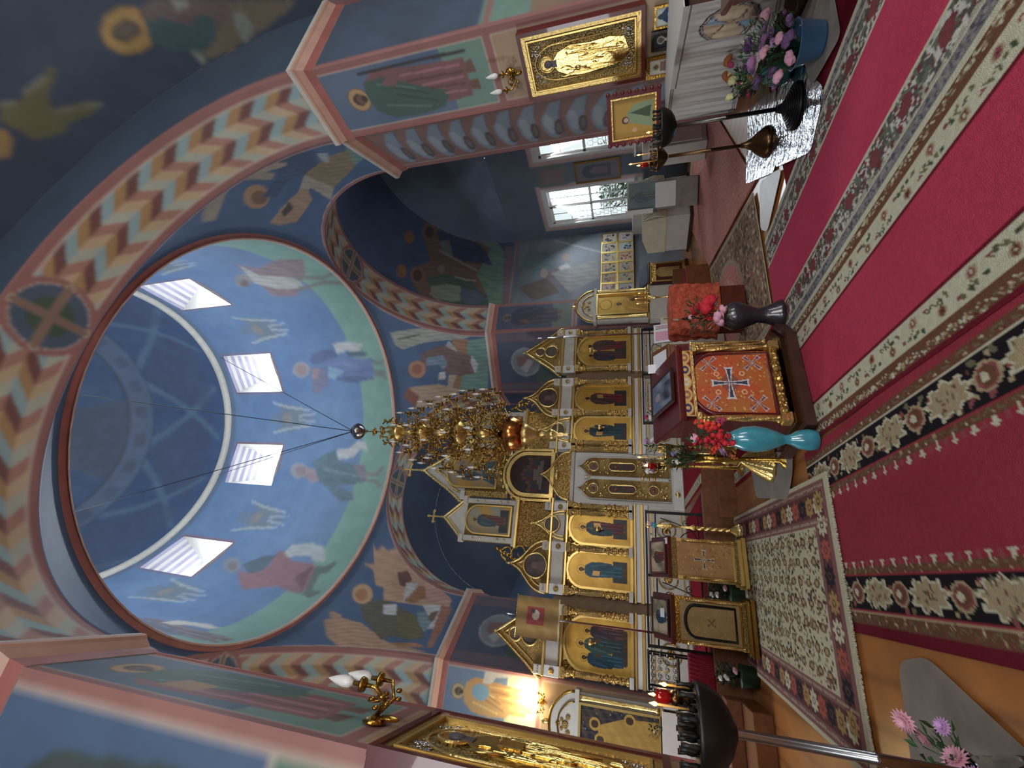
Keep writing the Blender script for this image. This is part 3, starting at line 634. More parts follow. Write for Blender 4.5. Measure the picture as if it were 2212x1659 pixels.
pendentive('ceiling_pendentive_southwest', 1, -1, [
    ('poly', q([(450, 830), (620, 830), (760, 1000), (640, 980), (560, 1010), (430, 1100), (380, 1180), (440, 960)]), GR), ('poly', q([(330, 1000), (440, 960), (500, 1060), (360, 1200), (170, 1120), (240, 1060)]), (150, 128, 88)),
    ('poly', q([(0, 1010), (240, 960), (250, 1060), (120, 1140), (0, 1190)]), (60, 86, 120)), ('poly', q([(250, 980), (320, 980), (330, 1050), (280, 1030)]), (170, 180, 180)),
    ('poly', q([(170, 1120), (360, 1200), (340, 1280), (210, 1200), (60, 1360), (0, 1400), (10, 1340), (130, 1240)]), (178, 164, 146)),
    ('poly', q1([(1300, 1420), (1290, 1370), (1420, 1170), (1560, 1080), (1760, 1110), (1740, 1150), (1520, 1150), (1440, 1250), (1380, 1410)]), (176, 158, 132)),
    ('poly', q1([(1400, 1090), (1560, 1040), (1830, 1040), (1840, 1060), (1600, 1130)]), (180, 160, 140)), ('ell', 554, 425, 28, 26, (186, 140, 96)), ('ell', 560, 427, 18, 15, (130, 92, 60)),
    ('poly', q1([(1720, 1430), (1860, 1270), (1960, 1190), (2000, 1280), (1900, 1420), (1800, 1440)]), (176, 142, 108)), ('poly', q1([(1800, 1360), (1850, 1290), (1880, 1330), (1820, 1390)]), (80, 60, 50)),
    ('poly', q1([(1680, 1260), (1760, 1150), (1840, 1150), (1780, 1260)]), (52, 80, 116))])
pendentive('ceiling_pendentive_northwest', -1, -1, [])
# ---- drum
th = np.radians(cuts(0, 360, .6)); cutz = []
WZ0, WZ1, WH = 14.65, 16.75, math.radians(9.6)
thc = np.array(sorted(set(np.round(list(th)+[a+s*WH for a in DRUM_AZ for s in (-1, 1)], 9)))); thc = thc[(thc >= 0) & (thc <= 2*PI+1e-9)]
zs = cuts(ZR, ZU, .04, (WZ0, WZ1)); T, Q = np.meshgrid(thc, zs)
Rr = RD-.1+(RU-RD+.1)*(Q-ZR)/(ZU-ZR)
P = np.stack([CX+Rr*np.sin(T), CY+Rr*np.cos(T), Q], -1); c = Cv(P, T*RD, Q, (86, 128, 176))
c.clouds((70, 112, 164), .5, .5, 3); c.clouds((120, 150, 176), .9, .25, 10)
c.rect(-1, 99, ZR, 11.25, (118, 166, 148)); c.rect(-1, 99, 16.95, ZU, (84, 110, 140))
for k, a in enumerate(DRUM_AZ):      # rose lines round the windows; seraphim between them
    u = a*RD; c.frame(u-WH*RD-.06, u+WH*RD+.06, WZ0-.06, WZ1+.06, .06, (150, 96, 88))
    m = (a+math.radians(22.6))*RD; z = 14.2
    c.poly([(m-.15, z-.7), (m+.15, z-.75), (m+.3, z+.4), (m+.12, z+1.1), (m-.2, z+1.15), (m-.34, z+.3)], (104, 120, 134), a=.7)
    for s in (-1, 1):
        c.poly([(m+s*.1, z+.3), (m+s*.62, z+.9), (m+s*.5, z-.1), (m+s*.3, z-.6), (m+s*.12, z-.3)], (112, 126, 132), a=.7)
        c.line([(m+s*.62, z+.95), (m+s*.44, z+.3), (m+s*.3, z-.7)], .05, (196, 204, 204)); c.line([(m+s*.08, z-.2), (m+s*.16, z-.9)], .05, (180, 190, 196))
    c.ell(m, z+.35, .2, .2, (140, 132, 120), a=.8)
cols = [((116, 96, 104), (96, 104, 124)), ((110, 84, 76), (78, 104, 118))]
for k in (3, 4, 5, 6): saint(c, (DRUM_AZ[k]*RD, 10.35), 3.6, 1.0, *cols[k % 2], item='scroll')
q = lambda p: Z(450, 650, 4.74, p); q5 = lambda p: Z(450, 950, 4.74, p)
lo(c, [
    # prophet in blue
    ('poly', q([(1270, 440), (1420, 412), (1585, 445), (1530, 535), (1420, 510), (1320, 540)]), (188, 188, 186)),
    ('poly', q([(1030, 600), (1070, 540), (1180, 495), (1260, 488), (1330, 560), (1260, 610), (1190, 640), (1060, 640)]), (78, 94, 140)), ('poly', q([(1420, 520), (1640, 520), (1600, 565), (1430, 570)]), (70, 96, 118)),
    ('poly', q([(1200, 600), (1480, 590), (1680, 585), (1700, 800), (1560, 830), (1400, 830), (1240, 815), (1190, 700)]), (92, 118, 168)), ('poly', q([(1225, 670), (1400, 720), (1290, 800), (1225, 790)]), (124, 166, 190)),
    ('poly', q([(1300, 800), (1420, 770), (1690, 780), (1500, 838), (1400, 832)]), (70, 90, 134)), ('line', q([(1230, 640), (1520, 660)]), 4, (110, 130, 176)), ('line', q([(1380, 740), (1690, 700)]), 3, (66, 88, 136)),
    ('poly', q([(1050, 680), (1180, 680), (1215, 760), (1235, 850), (1120, 955), (1060, 930), (1060, 800)]), (112, 112, 142)), ('poly', q([(1060, 700), (1130, 690), (1120, 790), (1060, 800)]), (156, 128, 132)),
    ('ell', 450+950/4.74, 650+705/4.74, 19, 17, (150, 150, 160)), ('ell', 450+955/4.74, 650+705/4.74, 11, 12, (156, 128, 122)),
    ('poly', q([(1680, 600), (1760, 620), (1820, 565), (1830, 590), (1770, 655), (1700, 660)]), (116, 130, 122)), ('poly', q([(1690, 700), (1800, 710), (1835, 810), (1810, 820), (1770, 770), (1700, 770)]), (116, 130, 122)),
    # prophet in green
    ('poly', q5([(1320, 100), (1440, 90), (1520, 20), (1610, 20), (1640, 130), (1570, 90), (1480, 180), (1290, 205)]), (182, 184, 182)),
    ('poly', q5([(1050, 240), (1180, 150), (1310, 100), (1330, 200), (1400, 240), (1560, 250), (1610, 300), (1610, 430), (1440, 460), (1300, 470), (1480, 550), (1490, 625), (1370, 630), (1300, 580), (1200, 480), (1130, 430), (1100, 300)]), (78, 112, 124)),
    ('poly', q5([(1480, 250), (1600, 265), (1620, 420), (1560, 410)]), (128, 122, 132)), ('line', q5([(1180, 300), (1560, 380)]), 4, (110, 142, 146)), ('line', q5([(1200, 400), (1500, 440)]), 3, (58, 86, 98)),
    ('poly', q5([(990, 280), (1090, 300), (1140, 420), (1060, 440), (990, 380)]), (150, 128, 134)), ('ell', 450+930/4.74, 950+315/4.74, 19, 17, (146, 148, 158)), ('ell', 450+945/4.74, 950+315/4.74, 12, 11, (142, 124, 126)),
    ('poly', q5([(1610, 320), (1720, 340), (1790, 265), (1800, 290), (1740, 375), (1620, 365)]), (132, 130, 122)), ('poly', q5([(1620, 400), (1730, 405), (1785, 480), (1750, 497), (1700, 440), (1620, 430)]), (132, 130, 122)),
    # prophet in red
    ('poly', q5([(760, 1170), (860, 1075), (1060, 1058), (1170, 1080), (1205, 1170), (1190, 1250), (1060, 1240), (1060, 1190), (880, 1190), (790, 1225)]), (172, 182, 180)),
    ('poly', q5([(300, 1330), (420, 1370), (620, 1290), (700, 1160), (760, 1130), (860, 1240), (1080, 1270), (1110, 1310), (960, 1580), (860, 1560), (700, 1500), (500, 1520), (360, 1540), (310, 1440)]), (146, 98, 104)),
    ('poly', q5([(880, 1410), (1080, 1280), (960, 1550)]), (116, 66, 74)), ('poly', q5([(340, 1280), (560, 1190), (700, 1180), (560, 1340), (420, 1370)]), (72, 96, 112)), ('ell', 450+240/4.74, 950+1280/4.74, 19, 16, (130, 140, 150)), ('ell', 450+250/4.74, 950+1290/4.74, 10, 10, (122, 110, 112)),
    ('poly', q5([(1110, 1290), (1200, 1300), (1300, 1240), (1310, 1270), (1210, 1370), (1150, 1360), (1060, 1530), (1150, 1560), (1040, 1620), (960, 1590)]), (88, 108, 104)),
    # prophet on the south side
    ('poly', [(505, 570), (560, 580), (600, 560), (655, 560), (660, 590), (640, 640), (590, 640), (545, 600)], (140, 112, 120)), ('poly', [(515, 572), (560, 595), (640, 600), (660, 622), (600, 625), (550, 612)], (176, 176, 170)),
    ('ell', 525, 606, 18, 14, (140, 136, 134)), ('ell', 528, 612, 9, 8, (110, 88, 84)), ('line', [(640, 600), (700, 600), (730, 582)], 9, (120, 124, 110)), ('line', [(645, 625), (700, 610), (750, 612)], 9, (120, 124, 110))])
mid = lambda x: (x[1:]+x[:-1])/2
TM, QM = np.meshgrid(mid(thc), mid(zs)); cm = np.ones(TM.shape, bool)
for a in DRUM_AZ:
    d = np.abs((TM-a+PI) % (2*PI)-PI); cm &= ~((d < WH) & (QM > WZ0) & (QM < WZ1))
surf('wall_drum', c, cellmask=cm, kind='structure')
# splayed drum windows: pale reveals, striped soffit, a small opening at the back
defm('stripes', (176, 170, 196), rough=0.6, var=0.2, vscale=2)
def drumwin(k, a):
    b = MB(); r0z = lambda z: RD-.1+(RU-RD+.1)*(z-ZR)/(ZU-ZR)
    def pt(r, dt, z): return (CX+r*math.sin(a)+dt*math.cos(a), CY+r*math.cos(a)-dt*math.sin(a), z)
    O = [(s*math.tan(WH)*r0z(z)*1.0, z) for s, z in ((-1, WZ0), (1, WZ0), (1, WZ1), (-1, WZ1))]; I = [(-.36, 14.82), (.36, 14.82), (.36, 15.62), (-.36, 15.62)]
    rr = [r0z(z)*math.cos(WH) for _, z in O]; o = [pt(rr[i], O[i][0], O[i][1]) for i in range(4)]; i_ = [pt(5.45, *p) for p in I]
    b.add([o[0], o[1], i_[1], i_[0]], [(0, 1, 2, 3)], 'white'); b.add([o[1], o[2], i_[2], i_[1]], [(0, 1, 2, 3)], 'white'); b.add([o[3], o[0], i_[0], i_[3]], [(0, 1, 2, 3)], 'white')
    n = 7
    for j in range(n):
        t0, t1 = j/n, (j+1)/n; L = lambda A, B, t: tuple(A[q]+(B[q]-A[q])*t for q in range(3))
        for s, m in ((0, 'stripes'), (.5, 'white')):
            ta, tb = t0+s/n, t0+(s+.5)/n; b.add([L(o[3], i_[3], ta), L(o[2], i_[2], ta), L(o[2], i_[2], tb), L(o[3], i_[3], tb)], [(0, 1, 2, 3)], m)
    e = [pt(5.5, *p) for p in I]; e2 = [pt(5.5, x*1.16, z0+(.1 if z0 > 15.5 else -.1)) for x, z0 in I]
    for j in range(4): b.add([i_[j], i_[(j+1) % 4], e2[(j+1) % 4], e2[j]], [(0, 1, 2, 3)], 'white')
    b.build('window_%d' % (k+1), kind='structure')
for k, a in enumerate(DRUM_AZ): drumwin(k, a)
# rings and dome
b = MB(); n = 96
b.lathe([(RD-.1, ZR-.03), (RD-.13, ZR-.02), (RD-.14, ZR+.02), (RD-.12, ZR+.06), (RD-.1, ZR+.07)], (CX, CY, 0), n, 'rose_light')
b.f = b.f[:-2]; b.m = b.m[:-2]; b.sm = b.sm[:-2]
o_ = len(b.v); b.lathe([(RD-.11, ZR+.07), (RD-.125, ZR+.08), (RD-.11, ZR+.1)], (CX, CY, 0), n, 'offwhite'); b.f = b.f[:-2]; b.m = b.m[:-2]; b.sm = b.sm[:-2]
b.lathe([(RD+.12, ZR+.0), (RD-.12, ZR+.005)], (CX, CY, 0), n, 'rose'); b.f = b.f[:-2]; b.m = b.m[:-2]; b.sm = b.sm[:-2]
b.build('trim_drum_ring', kind='structure')
b = MB(); b.lathe([(RU, ZU-.05), (RU-.1, ZU), (RU-.12, ZU+.16), (RU-.02, ZU+.22)], (CX, CY, 0), n, 'offwhite'); b.f = b.f[:-2]; b.m = b.m[:-2]; b.sm = b.sm[:-2]
b.build('trim_dome_ring', kind='structure')
ph = cuts(math.asin((ZU-18.29)/4.63), PI/2-.001, .012); th = np.linspace(0, 2*PI, 400); T, Fh = np.meshgrid(th, ph)
P = np.stack([CX+4.63*np.cos(Fh)*np.sin(T), CY+4.63*np.cos(Fh)*np.cos(T), 18.29+4.63*np.sin(Fh)], -1)
c = Cv(P, T*4, P[..., 2], (44, 84, 130)); c.clouds((60, 96, 140), .7, .5, 3)
zz = P[..., 2]; rr = np.hypot(P[..., 0]-CX, P[..., 1]-CY)
for k in range(8):     # an eight-pointed star of pale arcs behind the lettered band
    a = k*PI/4+.1; s = np.abs(((T-a+PI) % (2*PI))-PI); hgt = 20.9-3.0*np.clip(s/.62, 0, 1)**1.3
    c.put((s < .62) & (np.abs(zz-hgt) < .16), (84, 122, 150)); c.put((s < .34) & (zz < hgt-.3) & (zz > 18.2), (78, 84, 116), .55)
c.put((zz > 20.65) & (zz < 21.25), (92, 112, 142)); c.put((zz > 20.78) & (zz < 21.1) & ((T*60) % 1 < .45), (66, 84, 116), .7); c.put((np.abs(zz-20.62) < .04) | (np.abs(zz-21.27) < .04), (60, 76, 104))
c.put((zz > 21.3) & (np.sin(T*3+1) > .2) & (zz < 22.4), (78, 88, 96), .6)
surf('ceiling_dome', c, kind='structure')
# ---- south windows: frames, glazing bars, glass, honeycomb grille; a bush outside
defm('glass', (235, 245, 245), rough=0.02, trans=1.0, spec=0.3)
for k, (y0, y1) in enumerate(SW_WIN):
    b = MB(); z0, z1 = 1.72, 4.5; ym = (y0+y1)/2; X = XS+.1
    for y in (y0+.03, ym, y1-.03): b.box((X, y, (z0+z1)/2), (.08, .07, z1-z0), 'white')
    for z in (z0+.03, 3.05, z1-.03): b.box((X, ym, z), (.08, y1-y0, .08), 'white')
    for z in (2.4, 3.8): b.box((X+.01, ym, z), (.03, y1-y0, .02), 'white')
    for y in (y0+.4, y1-.4): b.box((X+.01, y, (z0+z1)/2), (.03, .02, z1-z0), 'white')
    fr = b.build('window_%d' % (9+k), kind='structure')
    b = MB(); b.box((X+.02, ym, (z0+z1)/2), (.006, y1-y0-.04, z1-z0-.04), 'glass'); b.build('window_glass', fr)
    b = MB()
    for i in range(9):
        for j in range(14):
            yy = y0+.1+i*.17+(j % 2)*.085; zz_ = z0+.1+j*.15
            if zz_ < 3.0+.5*k: b.tube([(X+.12, yy+.09*math.cos(t), zz_+.09*math.sin(t)) for t in np.linspace(0, 2*PI, 7)[:-1]], .005, 'iron', 4, closed=True)
    b.build('window_grille', fr)
    b = MB(); s = .14
    for (a_, b_, c_, d_) in ((y0, y0-.02, z0, z1), (y1, y1+.02, z0, z1)): b.box((XS+.09, (a_+b_)/2, (z0+z1)/2), (.2, .02, z1-z0), 'white')
    b.box((XS+.09, ym, z0-.01), (.2, y1-y0, .02), 'white'); b.box((XS+.09, ym, z1+.01), (.2, y1-y0, .02), 'white')
    b.box((XS-.16, ym, z0-.16), (.36, y1-y0+.3, .06), 'white'); b.build('trim_window_reveal_%d' % (9+k), kind='structure')
# ================================================================== the iconostasis
IX, IY, IZ = 2.98, 12.12, 0.5
ICO = thing('iconostasis', 'gilded and white iconostasis filling the east arch behind the railing', 'iconostasis', (IX, IY, IZ))
def L_(): b = MB(); b.T = Matrix.Translation((0, 0, -IZ)); return b     # x from the centre line, y towards the altar, z above the nave floor
def arcpts(cx, hw, z0, zs, rise, n=14): return [(cx+hw, z0)]+[(cx+hw*math.cos(PI*i/n), zs+rise*math.sin(PI*i/n)) for i in range(n+1)]+[(cx-hw, z0)]
OG = [(1, 0), (1, .1), (.96, .24), (.86, .36), (.7, .47), (.5, .57), (.32, .66), (.18, .76), (.07, .88), (0, 1)]
PT = [(1, 0), (.98, .08), (.82, .2), (.66, .34), (.5, .5), (.34, .66), (.2, .8), (.08, .92), (0, 1)]
def outline(cx, hw, z0, z1, sh): return [(cx+hw*x, z0+(z1-z0)*t) for x, t in sh]+[(cx-hw*x, z0+(z1-z0)*t) for x, t in sh[-2::-1]]
def board(name, parent, cx, y, z0, z1, hw, paint, arched=True, mt='paint', res=.012, thick=.03, iz=IZ, org=None, **kw):
    """painted panel facing west, arched at the top when asked"""
    us = cuts(-hw, hw, res); vs = cuts(z0, z1, res); c = plane_cv((cx, y, -iz), (1, 0, 0), (0, 0, 1), us, vs, (196, 150, 62)); paint(c, hw, z0, z1)
    cm = None
    if arched:
        um, vm = np.meshgrid((us[1:]+us[:-1])/2, (vs[1:]+vs[:-1])/2); zs = z1-hw*.9; cm = ~((vm > zs) & (((vm-zs)/(z1-zs))**2+(um/hw)**2 > 1))
    return surf(name, c, mt, cm, parent, thick=thick if not arched else 0, smooth=False, **kw)
defm('icongold', attr=True, rough=0.38, metal=0.45, var=0.12, vscale=5)
ROBES = [((84, 60, 58), (60, 50, 58)), ((104, 42, 40), (80, 56, 50)), ((34, 60, 70), (40, 50, 56)), ((72, 32, 36), (36, 50, 56)), ((40, 72, 86), (32, 60, 76)), ((44, 62, 66), (52, 76, 70))]
def icon_paint(n, k):
    def f(c, hw, z0, z1):
        c.clouds((226, 184, 84), 4, .5, k); h = z1-z0
        c.rect(-hw*.62, hw*.62, z0+.08, z0+.42, (56, 56, 58))
        if n == 1: saint(c, (0, z0+.1), h*.8, hw*1.02, *ROBES[k], (206, 160, 70), (92, 60, 40), item='book', mirror=1 if k % 2 else -1)
        if n == 2:
            saint(c, (-hw*.34, z0+.1), h*.76, hw*.8, *ROBES[k], (206, 160, 70), (92, 60, 40)); saint(c, (hw*.34, z0+.1), h*.78, hw*.8, *ROBES[(k+1) % 6], (206, 160, 70), (92, 60, 40), mirror=-1)
        if n == 3:
            for x, s_ in ((-.52, .7), (.5, .66), (0, .76)): saint(c, (hw*x, z0+.1), h*s_, hw*.62, *ROBES[(k+int(x*2)) % 6], (206, 160, 70), (92, 60, 40))
    return f
def column(x, z0, z1, r=.075, y=-.1, name='column'):
    b = L_(); h = z1-z0; c = (x, y, 0)
    b.box((x, y, z0+.05), (r*3, r*2.6, .1), 'offwhite', .01); b.box((x, y, z1-.06), (r*3, r*2.6, .12), 'carvedfine', .01)
    lo_, hi = z0+.1, z1-.12; q = lambda t: lo_+(hi-lo_)*t
    b.lathe([(r*a, q(t)) for a, t in ((1.2, 0), (1.3, .03), (.8, .06), (1.15, .12), (.75, .18), (1.35, .24), (.8, .3), (1.3, .34), (.7, .4), (.95, .44))], c, 14, 'carved')
    b.lathe([(r*.92, q(.44+.4*i/12)) for i in range(13)], c, 20, 'carvedfine', flute=4, fl=.16, twist=9)
    b.lathe([(r*a, q(t)) for a, t in ((1.2, .84), (1.3, .86), (.85, .88), (1.0, .92), (1.35, .97), (1.35, 1))], c, 14, 'carved')
    return b.build(name, ICO)
def frame_arch(b, cx, hw, z0, z1, w=.055, y0=-.1, y1=-.02, m='goldflat'):
    zs = z1-hw*.9; inn = arcpts(cx, hw, z0, zs, z1-zs); out = arcpts(cx, hw+w, z0, zs, z1-zs+w); b.band(inn, out, y0, y1, m)
    b.box((cx, (y0+y1)/2, z0-w/2), (2*hw+2*w, y1-y0, w), m); return b
def crockets(b, pts, r=.03, m='carvedfine', step=.085, y=-.05):
    acc = 0
    for (x0, z0), (x1, z1) in zip(pts[:-1], pts[1:]):
        d = math.hypot(x1-x0, z1-z0); t = (step-acc) if acc else 0
        while t < d:
            b.ball((x0+(x1-x0)*t/d, y, z0+(z1-z0)*t/d+.01), r, m, 6, (1, .8, 1.4)); t += step
        acc = (acc+d) % step
def cross(cx, z, h, y=-.04, name='cross'):
    b = L_(); w = h*.11
    b.box((cx, y, z+h*.5), (w, .04, h), 'goldflat', .01); b.box((cx, y, z+h*.62), (h*.62, .04, w), 'goldflat', .01)
    for x, zz in ((0, 1), (-.34, .62), (.34, .62)): 
        for dx, dz in ((0, .05), (-.05, 0), (.05, 0), (0, -.05)): b.ball((cx+x*h+dx*h, y, z+zz*h+dz*h), h*.06, 'goldflat', 8)
    b.lathe([(.04, 0), (.05, .03), (.02, .06), (.03, .1), (.01, .14)], (cx, y, z-.1), 10, 'gold'); return b.build(name, ICO)
b = L_()      # body of white boards, carved gold fields
for s in (-1, 1):
    b.box((s*1.8, .05, 2.8), (2.14, .12, 2.12), 'goldflat'); b.box((s*3.94, .05, 2.8), (1.36, .12, 2.12), 'goldflat')
    b.box((s*1.8, 0.03, 3.62), (2.24, .2, .44), 'offwhite'); b.box((s*3.94, .03, 3.62), (1.46, .2, .44), 'offwhite')
    b.box((s*1.32, .08, 4.3), (1.2, .1, .94), 'carved'); b.box((s*3.06, .08, 2.1), (.44, .06, 3.2), 'plaster')
b.box((0, .08, 4.45), (1.5, .1, 1.25), 'carved'); b.build('body', ICO)
for s in (-1, 1):
    b = L_()
    for cx, w in ((s*1.82, 2.26), (s*3.94, 1.46)):
        b.box((cx, -.0, .95), (w, .1, .9), 'offwhite'); b.box((cx, -.03, 1.54), (w+.04, .2, .08), 'goldflat', .01); b.box((cx, -.02, 1.44), (w, .18, .1), 'white'); b.box((cx, -.02, 1.63), (w, .18, .1), 'white'); b.box((cx, -.04, 1.71), (w+.06, .22, .05), 'goldflat', .01)
        n = 2 if w > 2 else 1
        for i in range(n):
            x = cx+(i-(n-1)/2)*w/n; ww = w/n*.36
            b.band([(x-ww, .62), (x+ww, .62), (x+ww, 1.3), (x-ww, 1.3)], [(x-ww-.03, .59), (x+ww+.03, .59), (x+ww+.03, 1.33), (x-ww-.03, 1.33)], -.07, -.04, 'goldflat', True)
            b.ball((x, -.06, .96), .1, 'carved', 12, (1, .3, 1)); b.tube([(x+.22*math.cos(t), -.06, .96+.22*math.sin(t)) for t in np.linspace(0, 2*PI, 17)[:-1]], .02, 'carvedfine', 6, closed=True)
    b.build('lower_panel', ICO)
    b = L_()      # entablature with rosettes
    for cx, w in ((s*1.8, 2.3), (s*3.94, 1.52)):
        b.box((cx, -.08, 3.42), (w, .12, .06), 'goldflat', .01); b.box((cx, -.1, 3.83), (w+.04, .16, .06), 'goldflat', .01); b.box((cx, -.08, 3.48), (w, .08, .02), 'carvedfine')
    for x in (.86, 1.86, 2.86, 3.3, 4.6):
        b.box((s*x, -.1, 3.62), (.24, .1, .36), 'white', .01); b.ball((s*x, -.16, 3.62), .07, 'carvedfine', 10, (1, .5, 1)); b.box((s*x, -.1, 3.94), (.2, .14, .2), 'offwhite', .01)
        for k in range(3): b.ball((s*x-.06+.06*k, -.18, 3.94), .02, 'gold', 6)
    b.build('entablature', ICO)
    for x in (.8, .95, 1.86, 2.86, 3.3, 4.58): column(s*x, 1.76, 3.42)
for k, (cx, hw, n) in enumerate(((3.95, .5, 2), (2.34, .39, 1), (1.32, .39, 1), (-1.32, .39, 1), (-2.34, .39, 1), (-3.95, .54, 3))):
    o = board('icon_panel', ICO, cx, -.06, 1.82, 3.34, hw, icon_paint(n, k), mt='icongold', res=.011)
    b = L_(); frame_arch(b, cx, hw, 1.82, 3.34); f = b.build('frame', o)
    for sx in (-1, 1):
        b = L_(); b.ball((cx+sx*hw*.86, -.04, 3.3), .09, 'carved', 8, (1, .4, 1)); b.ball((cx+sx*hw*.98, -.04, 3.16), .06, 'carved', 8, (1, .4, 1)); b.build('spandrel_carving', ICO)
def gable(cx, hw, z0, z1, sh, med=None, two=None, y0=-.09, fill='carvedfine'):
    g = outline(cx, hw, z0, z1, sh); b = L_(); b.prism(g, y0+.04, .06, fill)
    b.tube([(x, y0+.02, z) for x, z in g], .032, 'gold', 6); inn = outline(cx, hw*.8, z0+.02, z0+(z1-z0)*.82, sh); b.tube([(x, y0+.03, z) for x, z in inn], .02, 'goldflat', 6)
    crockets(b, g, .032 if hw > .5 else .02, 'gold', .09 if hw > .5 else .07); b.ball((cx, y0+.03, z1+.03), .05, 'gold', 8, (.7, .7, 1.5))
    o = b.build('gable', ICO)
    for cz, r, col in ([med] if med else [])+([two] if two else []):
        b = L_(); b.tube([(cx+r*math.cos(t), y0, cz+r*math.sin(t)) for t in np.linspace(0, 2*PI, 33)[:-1]], .025, 'gold', 8, closed=True); rg = b.build('medallion', ICO)
        us = cuts(-r, r, .012); c = plane_cv((cx, y0+.01, -IZ), (1, 0, 0), (0, 0, 1), us, us+cz, col); c.clouds((90, 70, 66), 8, .5, int(abs(cx)*9))
        c.ell(0, cz+.05*r, r*.28, r*.3, (120, 92, 76), a=.7).poly([(-r*.5, cz-r*.8), (r*.5, cz-r*.8), (r*.25, cz-r*.1), (-r*.25, cz-r*.1)], (104, 78, 74), a=.7)
        um, vm = np.meshgrid((us[1:]+us[:-1])/2, (us[1:]+us[:-1])/2); surf('painted_disc', c, 'paint', um**2+vm**2 < r*r, rg, smooth=False)
for s in (-1, 1):
    gable(s*3.95, .84, 3.86, 5.06, PT, (4.2, .2, (96, 92, 76)), (4.56, .15, (110, 90, 66)))
    gable(s*2.36, .62, 3.86, 4.9, OG, (4.2, .3, (58, 42, 40)))
    gable(s*1.32, .36, 3.44, 4.36, OG, (3.82, .2, (86, 84, 72)), y0=-.16, fill='offwhite')
    b = L_(); b.box((s*1.32, .0, 4.8), (1.34, .24, .08), 'goldflat', .01); b.box((s*1.32, .04, 4.88), (1.26, .18, .08), 'offwhite'); b.build('moulding', ICO)
    b = L_(); b.box((s*1.32, .06, 5.62), (1.16, .14, 1.44), 'carvedfine')
    for x in (-.5, .5):
        b.box((s*1.32+x, -.04, 5.6), (.13, .06, 1.36), 'offwhite'); [b.ball((s*1.32+x, -.08, z), .03, 'gold', 8) for z in (5.1, 5.3, 5.8, 6.0)]
        b.box((s*1.32+x*1.04, -.04, 6.36), (.22, .16, .12), 'offwhite', .01)
    b.build('tower', ICO)
    o = board('tower_icon', ICO, s*1.32, -.03, 5.0, 6.26, .36, lambda c, hw, z0, z1: (c.clouds((150, 156, 140), 3, .9, 2), c.rect(-.3, .3, z0+.05, z0+.3, (56, 62, 62)), saint(c, (0, z0+.12), 1.0, .36, (96, 58, 50), (60, 84, 92), (170, 150, 100))), res=.012)
    b = L_(); frame_arch(b, s*1.32, .36, 5.0, 6.26, .04); b.build('frame', o)
    gable(s*1.32, .6, 6.28, 6.95, PT, fill='offwhite'); cross(s*1.32, 7.02, .42)
    b = L_()      # scroll brackets beside the towers
    for t0, r0, zc in ((0, .28, 4.66), (0, .2, 5.0)):
        b.tube([(s*(2.1+r0*(1-t/9)*math.cos(t)), .02, zc+r0*(1-t/9)*math.sin(t)) for t in np.linspace(0, 8, 34)], .035, 'brass', 7, taper=list(np.linspace(1, .4, 34)))
    for k in range(9): b.ball((s*(2.02+.05*k), .0, 5.3-.1*k), .055, 'brass', 7, (1, .6, 1.2))
    b.build('scroll_carving', ICO)
# centre: supper panel in a lobed frame, tall icon with a trefoil gable
def supper(c, hw, z0, z1):
    c.C[:] = lin((46, 26, 28)); c.clouds((70, 40, 40), 5, .6, 2); m = z0+.35
    c.poly([(-.42, m-.1), (.42, m-.14), (.36, m+.14), (-.36, m+.16)], (112, 100, 84))
    for k in range(9):
        x = -.44+.11*k; z = m+.34+.12*math.cos(k-4); c.ell(x, z, .05, .07, (92, 64, 52)); c.poly([(x-.07, z-.26), (x+.07, z-.26), (x+.05, z-.05), (x-.05, z-.05)], [(90, 36, 36), (44, 50, 70), (60, 56, 40)][k % 3])
o = board('feast_icon', ICO, 0, -.06, 3.96, 5.12, .54, supper, res=.012); b = L_(); frame_arch(b, 0, .54, 3.96, 5.12, .1, -.14, 0, 'gold'); frame_arch(b, 0, .68, 3.96, 5.28, .06, -.1, 0, 'gold')
for k in range(13): a = PI*k/12; b.ball((.76*math.cos(a), -.06, 4.66+.74*math.sin(a)), .05, 'gold', 8)
b.build('frame', o)
b = L_(); b.prism(outline(0, .66, 3.4, 4.22, OG), -.12, -.04, 'carved'); b.tube([(x, -.14, z) for x, z in outline(0, .66, 3.4, 4.22, OG)], .03, 'gold', 6); b.ball((0, -.16, 3.78), .1, 'gold', 10, (1.5, .6, .8)); b.box((0, -.02, 3.36), (1.5, .16, .1), 'offwhite', .01); b.build('door_canopy', ICO)
b = L_(); b.box((0, .06, 5.85), (1.28, .12, 1.3), 'carvedfine')
for x in (-.62, .62): b.box((x, -.04, 5.8), (.16, .08, 1.3), 'carved'); b.box((x*1.1, -.04, 6.48), (.26, .18, .14), 'offwhite', .01)
g = outline(0, .86, 6.46, 7.86, PT); b.prism(g, -.02, .08, 'offwhite'); b.tube([(x, -.05, z) for x, z in g], .035, 'gold', 6); crockets(b, g, .045, 'gold', .1)
b.tube([(x, -.06, z) for x, z in outline(0, .6, 6.4, 7.45, OG)], .04, 'gold', 6); b.build('crown_gable', ICO)
def upper(c, hw, z0, z1): c.clouds((150, 146, 136), 4, .8, 3); saint(c, (0, z0+.1), 1.3, .5, (140, 132, 120), (84, 96, 100), (190, 170, 130)); c.poly([(-.36, z0), (.36, z0), (.3, z0+.5), (-.2, z0+.4)], (70, 96, 92))
o = board('ascension_icon', ICO, 0, -.04, 5.55, 7.05, .42, upper); b = L_(); frame_arch(b, 0, .42, 5.55, 7.05, .05); b.build('frame', o); cross(0, 8.0, .5)
